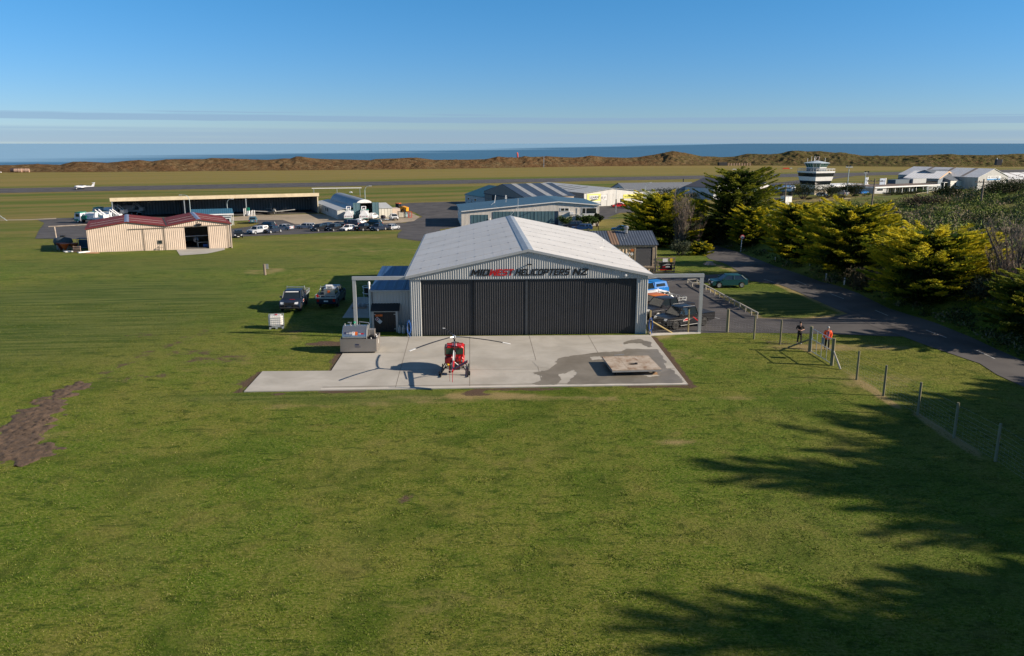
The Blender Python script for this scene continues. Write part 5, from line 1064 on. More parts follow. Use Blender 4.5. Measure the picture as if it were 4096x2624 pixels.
# windmill-like frame pole at the old tank yard
x, y = G(226, 957); t = thing('gantry_pole', 'rusty pole with a long crossbar left of the double gabled shed', 'pole', (x, y, TB(x, y))); b_ = BF('tmp', 'x', 'x', (x, y), 0); bpy.data.objects.remove(b_.t)
h = b_.w(224, 907)[1]; a = b_.w(194, 905)[0]; c = b_.w(335, 900)[0]; M_RUST = pm('rusty painted steel', (.40, .33, .27), .8, var=.3, scale=1, dirt=.5, dirtcol=(.25, .09, .04))
m = MB(); m.tube([(0, 0, 0), (-.1, 0, h)], .13, 8); m.build('pole', M_RUST, t); m = MB(); m.tube([(a, 0, h), (c, 1.5, h + .25)], .13, 8); m.build('crossbar', M_RUST, t)
# ------------------------------------------------------------------ vegetation
RG = np.random.default_rng(11)
def nrm(a): return a / np.maximum(np.linalg.norm(a, axis=-1, keepdims=True), 1e-6)
def leafset(P, Dv, Nv, Ln, Wd):
    Dv = nrm(Dv); S = nrm(np.cross(Dv, nrm(Nv))); Ln = np.asarray(Ln)[:, None]; Wd = np.asarray(Wd)[:, None]
    q = np.stack([P - Dv * Ln / 2, P + S * Wd / 2 - Dv * Ln * .05, P + Dv * Ln / 2, P - S * Wd / 2 - Dv * Ln * .05], 1)
    return q.reshape(-1, 3), np.arange(len(P) * 4).reshape(-1, 4)
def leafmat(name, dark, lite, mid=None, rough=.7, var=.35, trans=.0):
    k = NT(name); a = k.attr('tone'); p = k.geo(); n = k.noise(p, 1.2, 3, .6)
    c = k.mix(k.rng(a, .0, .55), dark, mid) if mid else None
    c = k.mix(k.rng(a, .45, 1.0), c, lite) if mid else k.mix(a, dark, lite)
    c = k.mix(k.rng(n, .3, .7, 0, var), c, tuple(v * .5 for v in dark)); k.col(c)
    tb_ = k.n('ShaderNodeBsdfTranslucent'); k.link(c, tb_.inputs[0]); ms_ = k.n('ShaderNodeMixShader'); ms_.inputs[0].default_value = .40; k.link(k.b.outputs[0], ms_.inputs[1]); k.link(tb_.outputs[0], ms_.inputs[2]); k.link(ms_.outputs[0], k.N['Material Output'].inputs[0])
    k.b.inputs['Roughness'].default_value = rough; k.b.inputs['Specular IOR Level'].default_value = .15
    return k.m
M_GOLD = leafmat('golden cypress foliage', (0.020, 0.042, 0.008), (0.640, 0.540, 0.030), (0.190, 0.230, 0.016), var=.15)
M_CYP = leafmat('green cypress foliage', (0.016, 0.034, 0.008), (0.300, 0.300, 0.025), (0.085, 0.125, 0.016), var=.2)
M_LEAF = leafmat('dark broadleaf', (0.010, 0.018, 0.007), (0.075, 0.080, 0.030), (0.028, 0.040, 0.014))
M_LITE = leafmat('light shrub leaf', (0.030, 0.055, 0.012), (0.20, 0.26, 0.06), (0.08, 0.13, 0.03))
M_SILV = leafmat('grey green shrub', (0.03, 0.04, 0.02), (0.17, 0.18, 0.12), (0.07, 0.085, 0.05))
M_BARK = pm('bark', (0.085, 0.062, 0.045), .95, var=.35, scale=4, stretch=(1, 1, .2)); M_TWIG = pm('bare twigs', (0.235, 0.185, 0.145), .9, var=.3)
def leafobj(name, q, f, tone, mat, parent): return np_mesh(name, q, f, mat, parent, fcol=np.repeat(np.asarray(tone), 4))
def cypress(label, px, py, Hh, Wd, seed, mat=None, gold=1.0, kind='broad', nb=110, dens=1.0, at=None, lean=0.0, core=.50, group='cypress trees along the road bank'):
    rg = np.random.default_rng(seed); mat = mat or M_GOLD
    x, y = at if at else Gs(px, py); t = thing('cypress', label, 'tree', (x, y, T(x, y) - .2), rg.uniform(0, 6.28), group)
    Ps = []; Ds = []; Ns = []; Ls = []; Ws = []; To = []; limbs = MB()
    lob = rg.uniform(.86, 1.10, 9)
    for b in range(nb):
        nt_ = 13; u = (math.floor((b + .5) / nb * nt_) + .5 + rg.normal(0, .17)) / nt_; u = min(.99, max(.01, u)); az = b * 2.399 + rg.uniform(-.5, .5)
        if kind == 'broad': zz = .05 + .90 * u; r = Wd / 2 * math.sqrt(max(.06, 1 - ((zz - .36) / .74) ** 2))
        else: zz = .04 + .95 * u; r = Wd / 2 * (1 - zz) ** .34 * (.85 + .3 * rg.random()) * (1.1 if zz < .5 else 1)
        r *= lob[int((az % 6.283) / 6.284 * 9)] * rg.uniform(.84, 1.06) ; r = max(r, Wd * .06)
        z0 = zz * Hh * (.93 if kind == 'broad' else .96); rise = r * rg.uniform(.10, .34) - (.10 * r if zz < .3 else 0)
        if kind != 'broad': rise += Hh * .03
        o = np.array([math.cos(az), math.sin(az), 0]); pr_ = np.array([-o[1], o[0], 0]); m_ = int(max(34, 250 * dens * r / (Wd / 2))); br_ = rg.uniform(.6, 1.25)
        tt = 1 - rg.random(m_) ** 1.25 * .72; s = rg.normal(0, 1, m_) * .17 * r * (1.12 - tt) + rg.normal(0, .05, m_)
        P = np.outer(tt * r, o) + np.outer(s, pr_); P[:, 2] = z0 + rise * tt ** 1.6 - np.abs(s) * .16 + rg.normal(0, .045, m_)
        P[:, 0] += lean * P[:, 2]
        sg = np.sign(s)[:, None] * pr_ * .75; Dv = o + sg + rg.normal(0, .22, (m_, 3)); Dv[:, 2] += .45
        Nv = np.array([0, 0, 1.0]) + rg.normal(0, .60, (m_, 3)) + o * .45
        Ps.append(P); Ds.append(Dv); Ns.append(Nv); sc = .55 + .45 * min(1, Hh / 9)
        Ls.append(rg.uniform(.32, .75, m_) * sc); Ws.append(rg.uniform(.08, .15, m_) * sc)
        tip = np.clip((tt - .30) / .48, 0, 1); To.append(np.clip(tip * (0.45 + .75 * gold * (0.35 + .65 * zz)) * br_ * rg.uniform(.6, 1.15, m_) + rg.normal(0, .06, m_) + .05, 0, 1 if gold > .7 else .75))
        if b % 3 == 0: limbs.tube([(lean * z0, 0, z0 * .93), tuple(o * r * .45 + np.array([lean * z0, 0, z0 + rise * .25])), tuple(o * r * .8 + np.array([lean * z0, 0, z0 + rise * .7]))], .05 + .012 * Hh * (1 - zz), 5, .015)
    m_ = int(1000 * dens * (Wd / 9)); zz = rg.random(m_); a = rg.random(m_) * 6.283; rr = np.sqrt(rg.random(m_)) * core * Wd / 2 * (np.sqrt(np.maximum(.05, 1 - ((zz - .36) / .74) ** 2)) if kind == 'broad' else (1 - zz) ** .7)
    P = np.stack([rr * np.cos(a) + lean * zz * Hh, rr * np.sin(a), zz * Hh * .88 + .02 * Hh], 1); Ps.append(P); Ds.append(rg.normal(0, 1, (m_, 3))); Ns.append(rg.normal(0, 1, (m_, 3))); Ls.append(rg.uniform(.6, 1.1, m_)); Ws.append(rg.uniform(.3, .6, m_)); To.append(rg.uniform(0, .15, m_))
    q, f = leafset(np.concatenate(Ps), np.concatenate(Ds), np.concatenate(Ns), np.concatenate(Ls), np.concatenate(Ws))
    leafobj('crown', q, f, np.concatenate(To), mat, t)
    limbs.tube([(0, 0, -.5), (lean * Hh * .4, 0, Hh * .4), (lean * Hh * .9, 0, Hh * .93)], .035 * Hh + .05, 9, .05); limbs.build('trunk', M_BARK, t); return t
def broadleaf(label, px, py, w_, h_, seed, mat, name='broadleaf_tree', cat='tree', stem=.28, n=2600, leaf=.35, group=None, at=None, twig=True, squash=1.0):
    rg = np.random.default_rng(seed); x, y = at if at else Gs(px, py); t = thing(name, label, cat, (x, y, T(x, y) - .1), rg.uniform(0, 6.28), group); w_ *= 1.25
    nc = 16; Cs = []; Rr = []
    for i in range(nc):
        a = i * 2.4 + rg.uniform(0, .6); u = rg.random(); rad = w_ / 2 * (.15 + .55 * math.sqrt(rg.random())); zc = h_ * (stem + (1 - stem) * (.30 + .42 * u)); Cs.append((math.cos(a) * rad, math.sin(a) * rad, zc - rad * .22)); Rr.append(w_ * rg.uniform(.15, .24))
    Cs = np.array(Cs); Rr = np.array(Rr); k_ = rg.integers(0, nc, n); d = nrm(rg.normal(0, 1, (n, 3))); ra = Rr[k_] * (.62 + .42 * rg.random(n)); P = Cs[k_] + d * ra[:, None] * np.array([1, 1, .72 * squash]); P[:, 2] = np.clip(P[:, 2], h_ * stem * .6 * rg.random(n) + .05, h_ * rg.uniform(.9, 1.02, n))
    q, f = leafset(P, rg.normal(0, 1, (n, 3)), d + rg.normal(0, .5, (n, 3)), rg.uniform(.7, 1.4, n) * leaf, rg.uniform(.5, .9, n) * leaf * .7)
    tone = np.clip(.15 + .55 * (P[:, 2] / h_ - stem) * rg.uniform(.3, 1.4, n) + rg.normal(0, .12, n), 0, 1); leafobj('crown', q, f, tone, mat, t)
    if twig:
        m = MB()
        for i in range(5): c = Cs[i * 3]; m.tube([(rg.uniform(-.1, .1), rg.uniform(-.1, .1), -.2), (c[0] * .35, c[1] * .35, h_ * stem), tuple(c)], w_ * .028 + .03, 7, .04)
        m.build('trunk', M_BARK, t)
    return t
def baretree(label, px, py, h_, w_, seed, n=700, mat=None, at=None, name='bare_tree'):
    rg = random.Random(seed); x, y = at if at else Gs(px, py); t = thing(name, label, 'tree', (x, y, T(x, y) - .1), 0, None); m = MB(); tr_ = MB(); nodes = []
    for i in range(11):
        a = rg.uniform(0, 6.28); p = Vector((math.cos(a) * .3, math.sin(a) * .3, 0)); d = Vector((math.cos(a) * w_ / h_ * .5 * rg.uniform(.2, 1), math.sin(a) * w_ / h_ * .5 * rg.uniform(.2, 1), 1)); P_ = [p.copy()]
        hh = h_ * rg.uniform(.7, 1)
        for k_ in range(7): p = p + d * hh / 7 + Vector((rg.gauss(0, .1), rg.gauss(0, .1), 0)); P_.append(p.copy()); nodes.append((p.copy(), d, k_))
        tr_.tube(P_, .07 + .01 * h_, 5, .015)
    for i in range(n):
        p, d, k_ = rg.choice(nodes); p = p - d * rg.uniform(0, h_ / 7); a = rg.uniform(0, 6.28); l_ = rg.uniform(.5, 1.3) * h_ / 9
        e = p + Vector((math.cos(a) * l_ * .55, math.sin(a) * l_ * .55, l_ * rg.uniform(.6, 1.2))); m.tube([p, e], .017, 3, .006, False)
        for q in range(2): e2 = e + Vector((rg.gauss(0, .25), rg.gauss(0, .25), rg.uniform(.2, .6))) * h_ / 9; m.tube([p.lerp(e, .55), e2], .010, 3, .005, False)
    tr_.build('stem', M_BARK, t); m.build('twigs', mat or M_TWIG, t); return t
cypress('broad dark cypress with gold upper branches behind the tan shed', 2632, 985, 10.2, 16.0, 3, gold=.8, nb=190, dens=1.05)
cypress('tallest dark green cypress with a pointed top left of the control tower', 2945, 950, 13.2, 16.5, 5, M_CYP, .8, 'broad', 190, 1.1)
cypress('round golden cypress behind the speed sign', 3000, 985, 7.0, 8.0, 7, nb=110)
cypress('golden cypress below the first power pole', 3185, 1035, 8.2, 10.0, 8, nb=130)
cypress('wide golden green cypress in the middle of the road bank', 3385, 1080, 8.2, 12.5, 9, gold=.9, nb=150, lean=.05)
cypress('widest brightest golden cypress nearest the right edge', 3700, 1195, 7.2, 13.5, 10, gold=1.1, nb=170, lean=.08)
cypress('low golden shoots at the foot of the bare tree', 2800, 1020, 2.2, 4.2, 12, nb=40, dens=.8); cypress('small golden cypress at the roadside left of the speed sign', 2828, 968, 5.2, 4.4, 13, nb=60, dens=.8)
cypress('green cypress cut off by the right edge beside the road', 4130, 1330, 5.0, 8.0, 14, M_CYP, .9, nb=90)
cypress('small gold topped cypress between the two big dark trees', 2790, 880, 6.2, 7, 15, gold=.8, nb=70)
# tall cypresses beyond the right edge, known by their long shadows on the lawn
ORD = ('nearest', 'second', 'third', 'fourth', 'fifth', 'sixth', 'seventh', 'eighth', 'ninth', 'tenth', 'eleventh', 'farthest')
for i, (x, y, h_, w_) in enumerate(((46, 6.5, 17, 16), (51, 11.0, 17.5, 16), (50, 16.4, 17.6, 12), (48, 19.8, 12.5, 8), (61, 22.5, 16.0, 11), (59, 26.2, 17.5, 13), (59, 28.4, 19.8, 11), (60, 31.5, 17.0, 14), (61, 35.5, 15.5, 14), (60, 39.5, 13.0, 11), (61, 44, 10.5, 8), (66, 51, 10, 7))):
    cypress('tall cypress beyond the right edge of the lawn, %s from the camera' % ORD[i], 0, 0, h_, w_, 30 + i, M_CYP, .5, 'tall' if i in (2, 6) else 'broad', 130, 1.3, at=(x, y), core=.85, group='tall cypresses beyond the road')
baretree('grey bare tree in front of the broad dark cypress', 2712, 995, 9.3, 5.2, 4, 900)
baretree('smaller brown bare tree right of the grey bare tree', 2775, 990, 6.8, 4.2, 6, 500, pm('brown twigs', (.11, .085, .055), .9)); baretree('pale bare shrub above the road at the right edge', 4055, 1180, 6.5, 6.0, 9, 700)
baretree('sparse bare shrub left of the pale one at the right edge', 4000, 1165, 4.2, 3.5, 19, 300)
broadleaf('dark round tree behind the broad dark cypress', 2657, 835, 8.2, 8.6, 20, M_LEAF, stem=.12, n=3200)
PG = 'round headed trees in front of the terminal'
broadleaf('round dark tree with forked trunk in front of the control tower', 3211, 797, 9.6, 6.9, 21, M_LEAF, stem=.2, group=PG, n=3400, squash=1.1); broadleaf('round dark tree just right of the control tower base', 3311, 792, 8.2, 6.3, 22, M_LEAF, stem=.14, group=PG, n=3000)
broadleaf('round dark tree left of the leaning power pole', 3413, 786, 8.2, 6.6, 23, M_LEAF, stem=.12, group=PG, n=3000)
SG = 'low shrubs along the terminal garden'
rs_ = random.Random(4)
for i, (px, py, w_, lb) in enumerate(((3467, 785, 3.4, 'bright green shrub between the round tree and the leaning pole'), (3425, 786, 1.8, 'lime shrub at the foot of the round tree'), (3545, 782, 2.6, 'dark shrub left in the terminal garden row'), (3562, 781, 2.4, 'second dark shrub in the terminal garden row'), (3580, 780, 2.6, 'third dark shrub in the terminal garden row'), (3600, 779, 2.2, 'fourth dark shrub in the terminal garden row'), (3622, 777, 2.6, 'shrub below the terminal door'), (3645, 776, 2.4, 'shrub right of the terminal door'), (3668, 774, 2.8, 'shrub right of the white garden post'), (3690, 773, 4.0, 'tall yellow green shrub by the terminal end room'), (3720, 771, 3.8, 'round bright shrub below the terminal end window'), (3745, 772, 2.6, 'dark shrub at the right end of the terminal'), (3372, 794, 2.2, 'shrub below the round tree by the car park'), (3350, 795, 2.0, 'shrub beside the tree at the tower foot'), (3235, 800, 2.0, 'grey shrub at the foot of the forked tree'))):
    broadleaf(lb, px, py, w_, w_ * .62, 60 + i, M_LITE if 'bright' in lb or 'lime' in lb or 'yellow' in lb else M_LEAF, 'garden_shrub', 'shrub', .02, 420, .32, SG, twig=False)
for i, (px, py, w_, h_, lb, mt) in enumerate(((2262, 905, 3.6, 3.2, 'spiky palm lily at the left of the workshop office door', M_LITE), (2330, 905, 3.2, 3.6, 'palm lily right of the workshop office door', M_LITE), (2362, 912, 3.2, 4.2, 'tallest bright palm lily under the white sign', M_LITE), (2388, 908, 2.6, 4.4, 'palm lily at the right corner of the workshop', M_LEAF), (2347, 915, 1.8, 1.8, 'low yellow green flax below the white sign', M_LITE))):
    broadleaf(lb, px, py, w_, h_, 80 + i, mt, 'palm_lily', 'shrub', .18, 700, .5, 'palm lilies by the workshop door')
broadleaf('silvery green shrub below the grey bare tree', 2722, 1022, 3.4, 3.0, 90, M_SILV, 'roadside_shrub', 'shrub', .03, 1400, .26); broadleaf('dark shrub left of the charcoal roofed shed wall', 2770, 800, 5, 3.6, 91, M_LEAF, 'roadside_shrub', 'shrub', .03, 900, .4)
broadleaf('grey green shrub high on the road bank at the right edge', 3945, 1210, 3.6, 2.8, 92, M_SILV, 'roadside_shrub', 'shrub', .03, 1200, .28); broadleaf('straw coloured brush on the bank between two golden cypresses', 3470, 1150, 4.2, 2.6, 93, leafmat('straw brush', (.05, .045, .025), (.26, .21, .13), (.13, .11, .06)), 'roadside_shrub', 'shrub', .02, 1200, .35)
broadleaf('dark shrub on the crest before the freight hangar', 3990, 775, 6.5, 4.0, 94, M_LEAF, 'dune_shrub', 'shrub', .03, 1200, .4); broadleaf('larger dark shrub on the crest right of the last power pole', 4040, 768, 7.5, 4.5, 95, M_LEAF, 'dune_shrub', 'shrub', .03, 1400, .4); broadleaf('dark shrub in front of the grey annexe', 3800, 785, 5, 3.4, 96, M_LEAF, 'dune_shrub', 'shrub', .03, 900, .4)
broadleaf('dark shrub between the terminal road and the rise', 3770, 785, 5, 3.0, 97, M_LEAF, 'dune_shrub', 'shrub', .03, 900, .4); broadleaf('brown purple brush on the slope below the terminal', 3700, 822, 9, 3.0, 98, leafmat('brown brush', (.018, .014, .012), (.12, .085, .06), (.05, .038, .028)), 'dune_shrub', 'shrub', .02, 1600, .45)
# scrub over the rise and undergrowth on the road bank
def clumps(name, pts, mats_tone, mat, rmin, rmax, nl, seed, flat=.6, leaf=.3):
    rg = np.random.default_rng(seed); Ps = []; To = []; Ns = []; Ls = []
    for (x, y) in pts:
        r = rg.uniform(rmin, rmax); z0 = T(x, y); tn = rg.choice(mats_tone) + rg.normal(0, .04); m_ = int(nl * (r / rmax) ** 1.2) + 8
        d = nrm(rg.normal(0, 1, (m_, 3))); d[:, 2] = np.abs(d[:, 2]); P = d * r * rg.uniform(.45, 1.05, (m_, 1)) * np.array([1, 1, flat]); P += (x, y, z0 - .05)
        Ps.append(P); Ns.append(d + rg.normal(0, .5, (m_, 3))); To.append(np.clip(tn + rg.normal(0, .05, m_), 0, 1)); Ls.append(np.full(m_, leaf) * rg.uniform(.6, 1.5, m_))
    P = np.concatenate(Ps); n = len(P); Lq = np.concatenate(Ls); dd = rg.normal(0, 1, (n, 3)); dd[:, 2] += .5
    q, f = leafset(P, dd, np.concatenate(Ns), Lq, Lq * rg.uniform(.3, .6, n)); return leafobj(name, q, f, np.concatenate(To), mat, None)
k = NT('scrub leaf'); a = k.attr('tone'); cr = k.n('ShaderNodeValToRGB'); k.link(a, cr.inputs[0]); e = cr.color_ramp.elements
e[0].position = 0; e[0].color = (.024, .036, .014, 1); e[1].position = 1; e[1].color = (.34, .28, .18, 1)
for p_, c_ in ((.2, (.060, .090, .025, 1)), (.4, (.145, .195, .040, 1)), (.6, (.150, .135, .075, 1)), (.8, (.18, .14, .11, 1))): z_ = e.new(p_); z_.color = c_
k.col(cr.outputs[0]); k.b.inputs['Roughness'].default_value = .9; k.b.inputs['Specular IOR Level'].default_value = .1; M_SCRUB = k.m
rs_ = random.Random(8); pts = []; pts2 = []
while len(pts) < 1150:
    px = rs_.uniform(2950, 4300); py = 742 + (1190 - 742) * rs_.random() ** 1.15
    if py < 800 + max(0, (3700 - px)) * .05 and px < 3760: continue
    x, y = Gs(px, py)
    if x > 34 and y > 62 and (y < 300): 
        d, s = poly_dist(x, y, REDGE)
        if s > 0 and d > 7: pts.append((x, y))
o = clumps('scrub', pts, [.02, .08, .15, .38, .4, .42, .58, .62, .8, .88, .2, .5], M_SCRUB, .6, 3.2, 130, 1, .72, .36); tagit(o, kind='stuff')
for i in range(760):
    k_ = rs_.uniform(0, len(REDGE) - 2.001); a, b = REDGE[int(k_)], REDGE[int(k_) + 1]; f = k_ % 1; x, y = a[0] + (b[0] - a[0]) * f, a[1] + (b[1] - a[1]) * f; dx_, dy_ = b[0] - a[0], b[1] - a[1]; l = math.hypot(dx_, dy_); off = 1.0 + 9 * rs_.random() ** 1.2
    pts2.append((x - dy_ / l * off, y + dx_ / l * off))
o = clumps('undergrowth', pts2, [.0, .04, .08, .1, .2, .6, .62], M_SCRUB, .35, 1.2, 46, 2, .7, .26); tagit(o, kind='stuff')
pts3 = []
for i in range(90): px = rs_.uniform(2950, 3160); py = rs_.uniform(850, 905); pts3.append(Gs(px, py))
o = clumps('rough_grass', pts3 + [Gs(rs_.uniform(3180, 3700), rs_.uniform(806, 850)) for i in range(320)], [.38, .42, .45, .4, .2], M_SCRUB, .4, 1.3, 34, 3, .5, .32); tagit(o, kind='stuff')
# grass blades over the near lawn
APW = [tuple(p) for p in ap]; SO = np.array(SOIL); N_ = 560000
rg = np.random.default_rng(5); yy = 17 + (78 - 17) * rg.random(N_) ** 1.35; xx = (rg.random(N_) * 2 - 1) * (yy * .70 + 2)
def pin(P, x, y):
    c = np.zeros(len(x), bool); n = len(P); j = n - 1
    for i in range(n):
        cond = ((P[i][1] > y) != (P[j][1] > y)) & (x < (P[j][0] - P[i][0]) * (y - P[i][1]) / (P[j][1] - P[i][1] + 1e-12) + P[i][0]); c ^= cond; j = i
    return c
roadP = rw + REDGE[::-1]; parkP = PXS(park)
bad = pin(APW, xx, yy) | pin(SOIL, xx, yy) | pin(roadP, xx, yy) | pin(parkP, xx, yy) | pin([HL(-3.5, 0), HL(HW, 0), HL(HW, 31), HL(-3.5, 31)], xx, yy) | pin([G(1370,1272), G(1425,1190), G(1600,1190), G(1600,1272)], xx, yy)
ds_ = np.array([1.0]); xx, yy = xx[~bad], yy[~bad]
def lookup(arr):
    i = np.clip(np.searchsorted(xs, xx) - 1, 0, nx - 2); j = np.clip(np.searchsorted(ys, yy) - 1, 0, ny - 2); return arr[j, i]
dv_, ry_, lu_ = lookup(dirt), lookup(dry), lookup(lush); zz = lookup(ZZ); keep = (rg.random(len(xx)) > dv_ * 1.3) & (zz < .6); xx, yy, zz, dv_, ry_, lu_ = [a[keep] for a in (xx, yy, zz, dv_, ry_, lu_)]
n = len(xx); cl_ = np.array([mnoise.noise((x * .9, y * .9, 0)) + .6 * mnoise.noise((x * 3.1, y * 3.1, 4)) for x, y in zip(xx, yy)])
hh = (.020 + .022 * rg.random(n) + .034 * np.clip(cl_ + .1, 0, 1)) * np.where(yy > 45, .85, 1.0) * (1 - .5 * ry_); ww = .006 + .008 * rg.random(n) + yy * .00038
a = rg.random(n) * 6.283; tl_ = rg.uniform(0, .9, n); b0 = np.stack([xx, yy, zz - .01], 1); sd_v = np.stack([np.cos(a), np.sin(a), np.zeros(n)], 1) * ww[:, None]; tp_ = b0 + np.stack([np.cos(a + 1.57) * tl_ * hh * 1.6, np.sin(a + 1.57) * tl_ * hh * 1.6, hh], 1)
V_ = np.stack([b0 - sd_v, b0 + sd_v, tp_], 1).reshape(-1, 3); F_ = np.arange(n * 3).reshape(-1, 3)
k = NT('grass blade'); c, fine, vf, med, dm = grass_nodes(k); t_ = k.attr('tone'); c = k.mix(k.rng(t_, .0, 1.0, .0, .4), c, (0.15, 0.19, 0.020)); c = k.mix(k.rng(t_, .84, .97, 0, .6), c, (.30, .27, .12)); k.col(c); k.b.inputs['Roughness'].default_value = .8; k.b.inputs['Specular IOR Level'].default_value = .15
gr_ = np_mesh('grass', V_, F_, k.m, fcol=np.repeat(rg.random(n), 3)); tagit(gr_, kind='stuff')
for nm, arr in (('dirt', dv_), ('dry', ry_), ('lush', lu_)): at_ = gr_.data.attributes.new(nm, 'FLOAT', 'POINT'); at_.data.foreach_set('value', np.repeat(arr, 3).astype(np.float32))
# ------------------------------------------------------------------ vehicles
def paint(name, c, rough=.38): return pm('paint ' + name, c, rough, 0.0, var=.04, spec=.35, coat=.12)
P_BLACK = paint('black', (.010, .011, .014)); P_NAVY = paint('navy', (.012, .020, .040)); P_SILVER = paint('silver', (.36, .38, .41), .35); P_WHITE = paint('white', (.74, .74, .73)); P_GREY = paint('grey', (.10, .11, .125))
P_BLUE = paint('bright blue', (.008, .16, .50)); P_ORANGE = paint('orange', (.50, .14, .015)); P_TEAL = paint('teal', (.008, .055, .060)); P_RED = paint('red', (.50, .012, .015)); P_GREEN = paint('dark green', (.010, .035, .025)); P_LBLUE = paint('steel blue', (.06, .16, .22))
M_TYRE = pm('tyre', (.018, .018, .018), .85); M_RIM = pm('alloy', (.42, .43, .44), .3, .6); M_STEPR = pm('satin rail', (.16, .165, .17), .55, .3); M_RIMD = pm('dark alloy', (.03, .03, .03), .4, .3); M_HLAMP = pm('headlamp', (.62, .64, .66), .1, spec=.8); M_TLAMP = pm('tail lamp', (.45, .01, .01), .2); M_PLATE = pm('number plate', (.72, .72, .70), .5); M_PLAST = pm('black plastic', (.018, .018, .019), .6)
CARDEF = {
 # half length, half width, bottom, hood z, belt z, roof z, bonnet end x, screen top x, rear roof x, tail glass end x, deck z, wheel r, axles
 'hatch':  (2.02, .84, .22, .84, .92, 1.42, .95, .25, -1.25, -1.82, .95, .31, (1.25, -1.28)),
 'sedan':  (2.35, .88, .22, .82, .92, 1.42, 1.05, .35, -1.00, -1.65, 1.00, .32, (1.42, -1.38)),
 'wagon':  (2.38, .88, .22, .84, .94, 1.46, 1.10, .40, -1.90, -2.22, 1.0, .32, (1.45, -1.38)),
 'suv':    (2.30, .93, .30, 1.02, 1.10, 1.74, 1.10, .45, -1.85, -2.15, 1.12, .37, (1.42, -1.35)),
 'ute':    (2.68, .94, .36, 1.08, 1.16, 1.80, 1.42, .85, -.62, -.82, 1.12, .39, (1.72, -1.45)),
}
def arch(xc, r, z0, n=7): return [(xc + r * math.cos(a), max(z0, .36 + r * math.sin(a) * .98)) for a in [math.pi * i / (n - 1) for i in range(n)]]
def car(kind, paintm, label, rim=None, extra=(), cat=None, name=None, det=True):
    hl, hw, zb, zh, zbt, zr, xb, xs_, xr, xt, zd, wr, ax = CARDEF[kind]
    t = thing(name or ('pickup_truck' if kind == 'ute' else 'parked_car'), label, cat or ('pickup truck' if kind == 'ute' else 'car'))
    ra = wr + .07
    bot = []
    for xc in ax[::-1]: bot += [(x, max(zb, z - .36 + wr)) for x, z in arch(xc, ra, 0)][::-1]
    tub = kind == 'ute'
    top = [(hl - .06, zb + .35), (hl, zb + .28)] if False else []
    out = [(-hl + .05, zb + .12)] + [(-ax[0], 0)][:0] + [p for p in bot] + [(hl - .1, zb + .05), (hl, zb + .3), (hl - .03, zh - .22), (hl - .18, zh - .06), (xb, zh + .02 if not tub else zh + .04), (xb - .05, zbt)]
    out += ([(xr - .2, zbt), (-hl + .05, zd), (-hl, zd - .1)] if kind != 'ute' else [(xt - .02, zbt), (xt - .06, zd), (-hl + .02, zd), (-hl, zd - .1)])
    out += [(-hl + .0, zb + .25)]
    m = MB()
    def ring(y, sh):
        cx_ = 0; cz_ = (zb + zbt) / 2; o = []
        for x, z in out:
            k_ = 1 - sh; taper = max(0, (abs(x) - hl * .72) / (hl * .28)); o.append((x * (1 - sh * .2), y * (1 - .012 * taper ** 1.6), cz_ + (z - cz_) * k_))
        return o
    lay = [(-hw, .03), (-hw + .06, 0), (hw - .06, 0), (hw, .03)]; rings = [ring(y, s_) for y, s_ in lay]; n = len(out)
    v = [p for r_ in rings for p in r_]; f = [(i * n + j, i * n + (j+1) % n, (i+1) * n + (j+1) % n, (i+1) * n + j) for i in range(3) for j in range(n)]
    tri = tessellate_polygon([[Vector((x, z, 0)) for x, z in out]]); f += [tuple(q_) for q_ in tri] + [tuple(3 * n + i for i in q_[::-1]) for q_ in tri]
    m.add(v, f)
    if tub:                                     # recessed tray bed drawn as rim walls on a lower floor
        pass
    bd = m.build('body', paintm, t); fan_ok(bd, 24)
    # greenhouse
    g = MB(); wb, wt = hw - .05, hw - .20
    lo = [(xb - .04, zbt - .01), (xt, zbt - .01)]; 
    q = [(xb - .04, -wb * .96, zbt), (xb - .04, wb * .96, zbt), (xt, wb * .96, zbt), (xt, -wb * .96, zbt), (xs_, -wt, zr - .05), (xs_, wt, zr - .05), (xr, wt, zr - .06), (xr, -wt, zr - .06)]
    g.add(q, [(3, 2, 1, 0), (4, 5, 6, 7), (0, 1, 5, 4), (1, 2, 6, 5), (2, 3, 7, 6), (3, 0, 4, 7)]); g.build('windows', M_GLASS, t)
    g = MB(); g.add([(xs_ + .06, -wt - .01, zr - .055), (xs_ + .06, wt + .01, zr - .055), (xr - .05, wt + .01, zr - .065), (xr - .05, -wt - .01, zr - .065), (xs_ - .12, -wt + .08, zr), (xs_ - .12, wt - .08, zr), (xr + .1, wt - .08, zr - .01), (xr + .1, -wt + .08, zr - .01)], [(3, 2, 1, 0), (4, 5, 6, 7), (0, 1, 5, 4), (1, 2, 6, 5), (2, 3, 7, 6), (3, 0, 4, 7)])
    xm_ = (xs_ + xr) / 2 + .1
    for s_ in (-1, 1):
        for a, b in (((xb - .04, wb * .97, zbt), (xs_, wt + .01, zr - .05)), ((xm_, wb * .985, zbt), (xm_, wt + .02, zr - .05)), ((xt + .03, wb * .97, zbt), (xr, wt + .01, zr - .05))) + ((((xr + .55, wb * .98, zbt), (xr + .5, wt + .02, zr - .05)),) if kind in ('suv', 'wagon') else ()):
            g.tube([(a[0], a[1] * s_, a[2]), (b[0], b[1] * s_, b[2])], .045, 4)
    fan_ok(g.build('roof', paintm, t), 40)
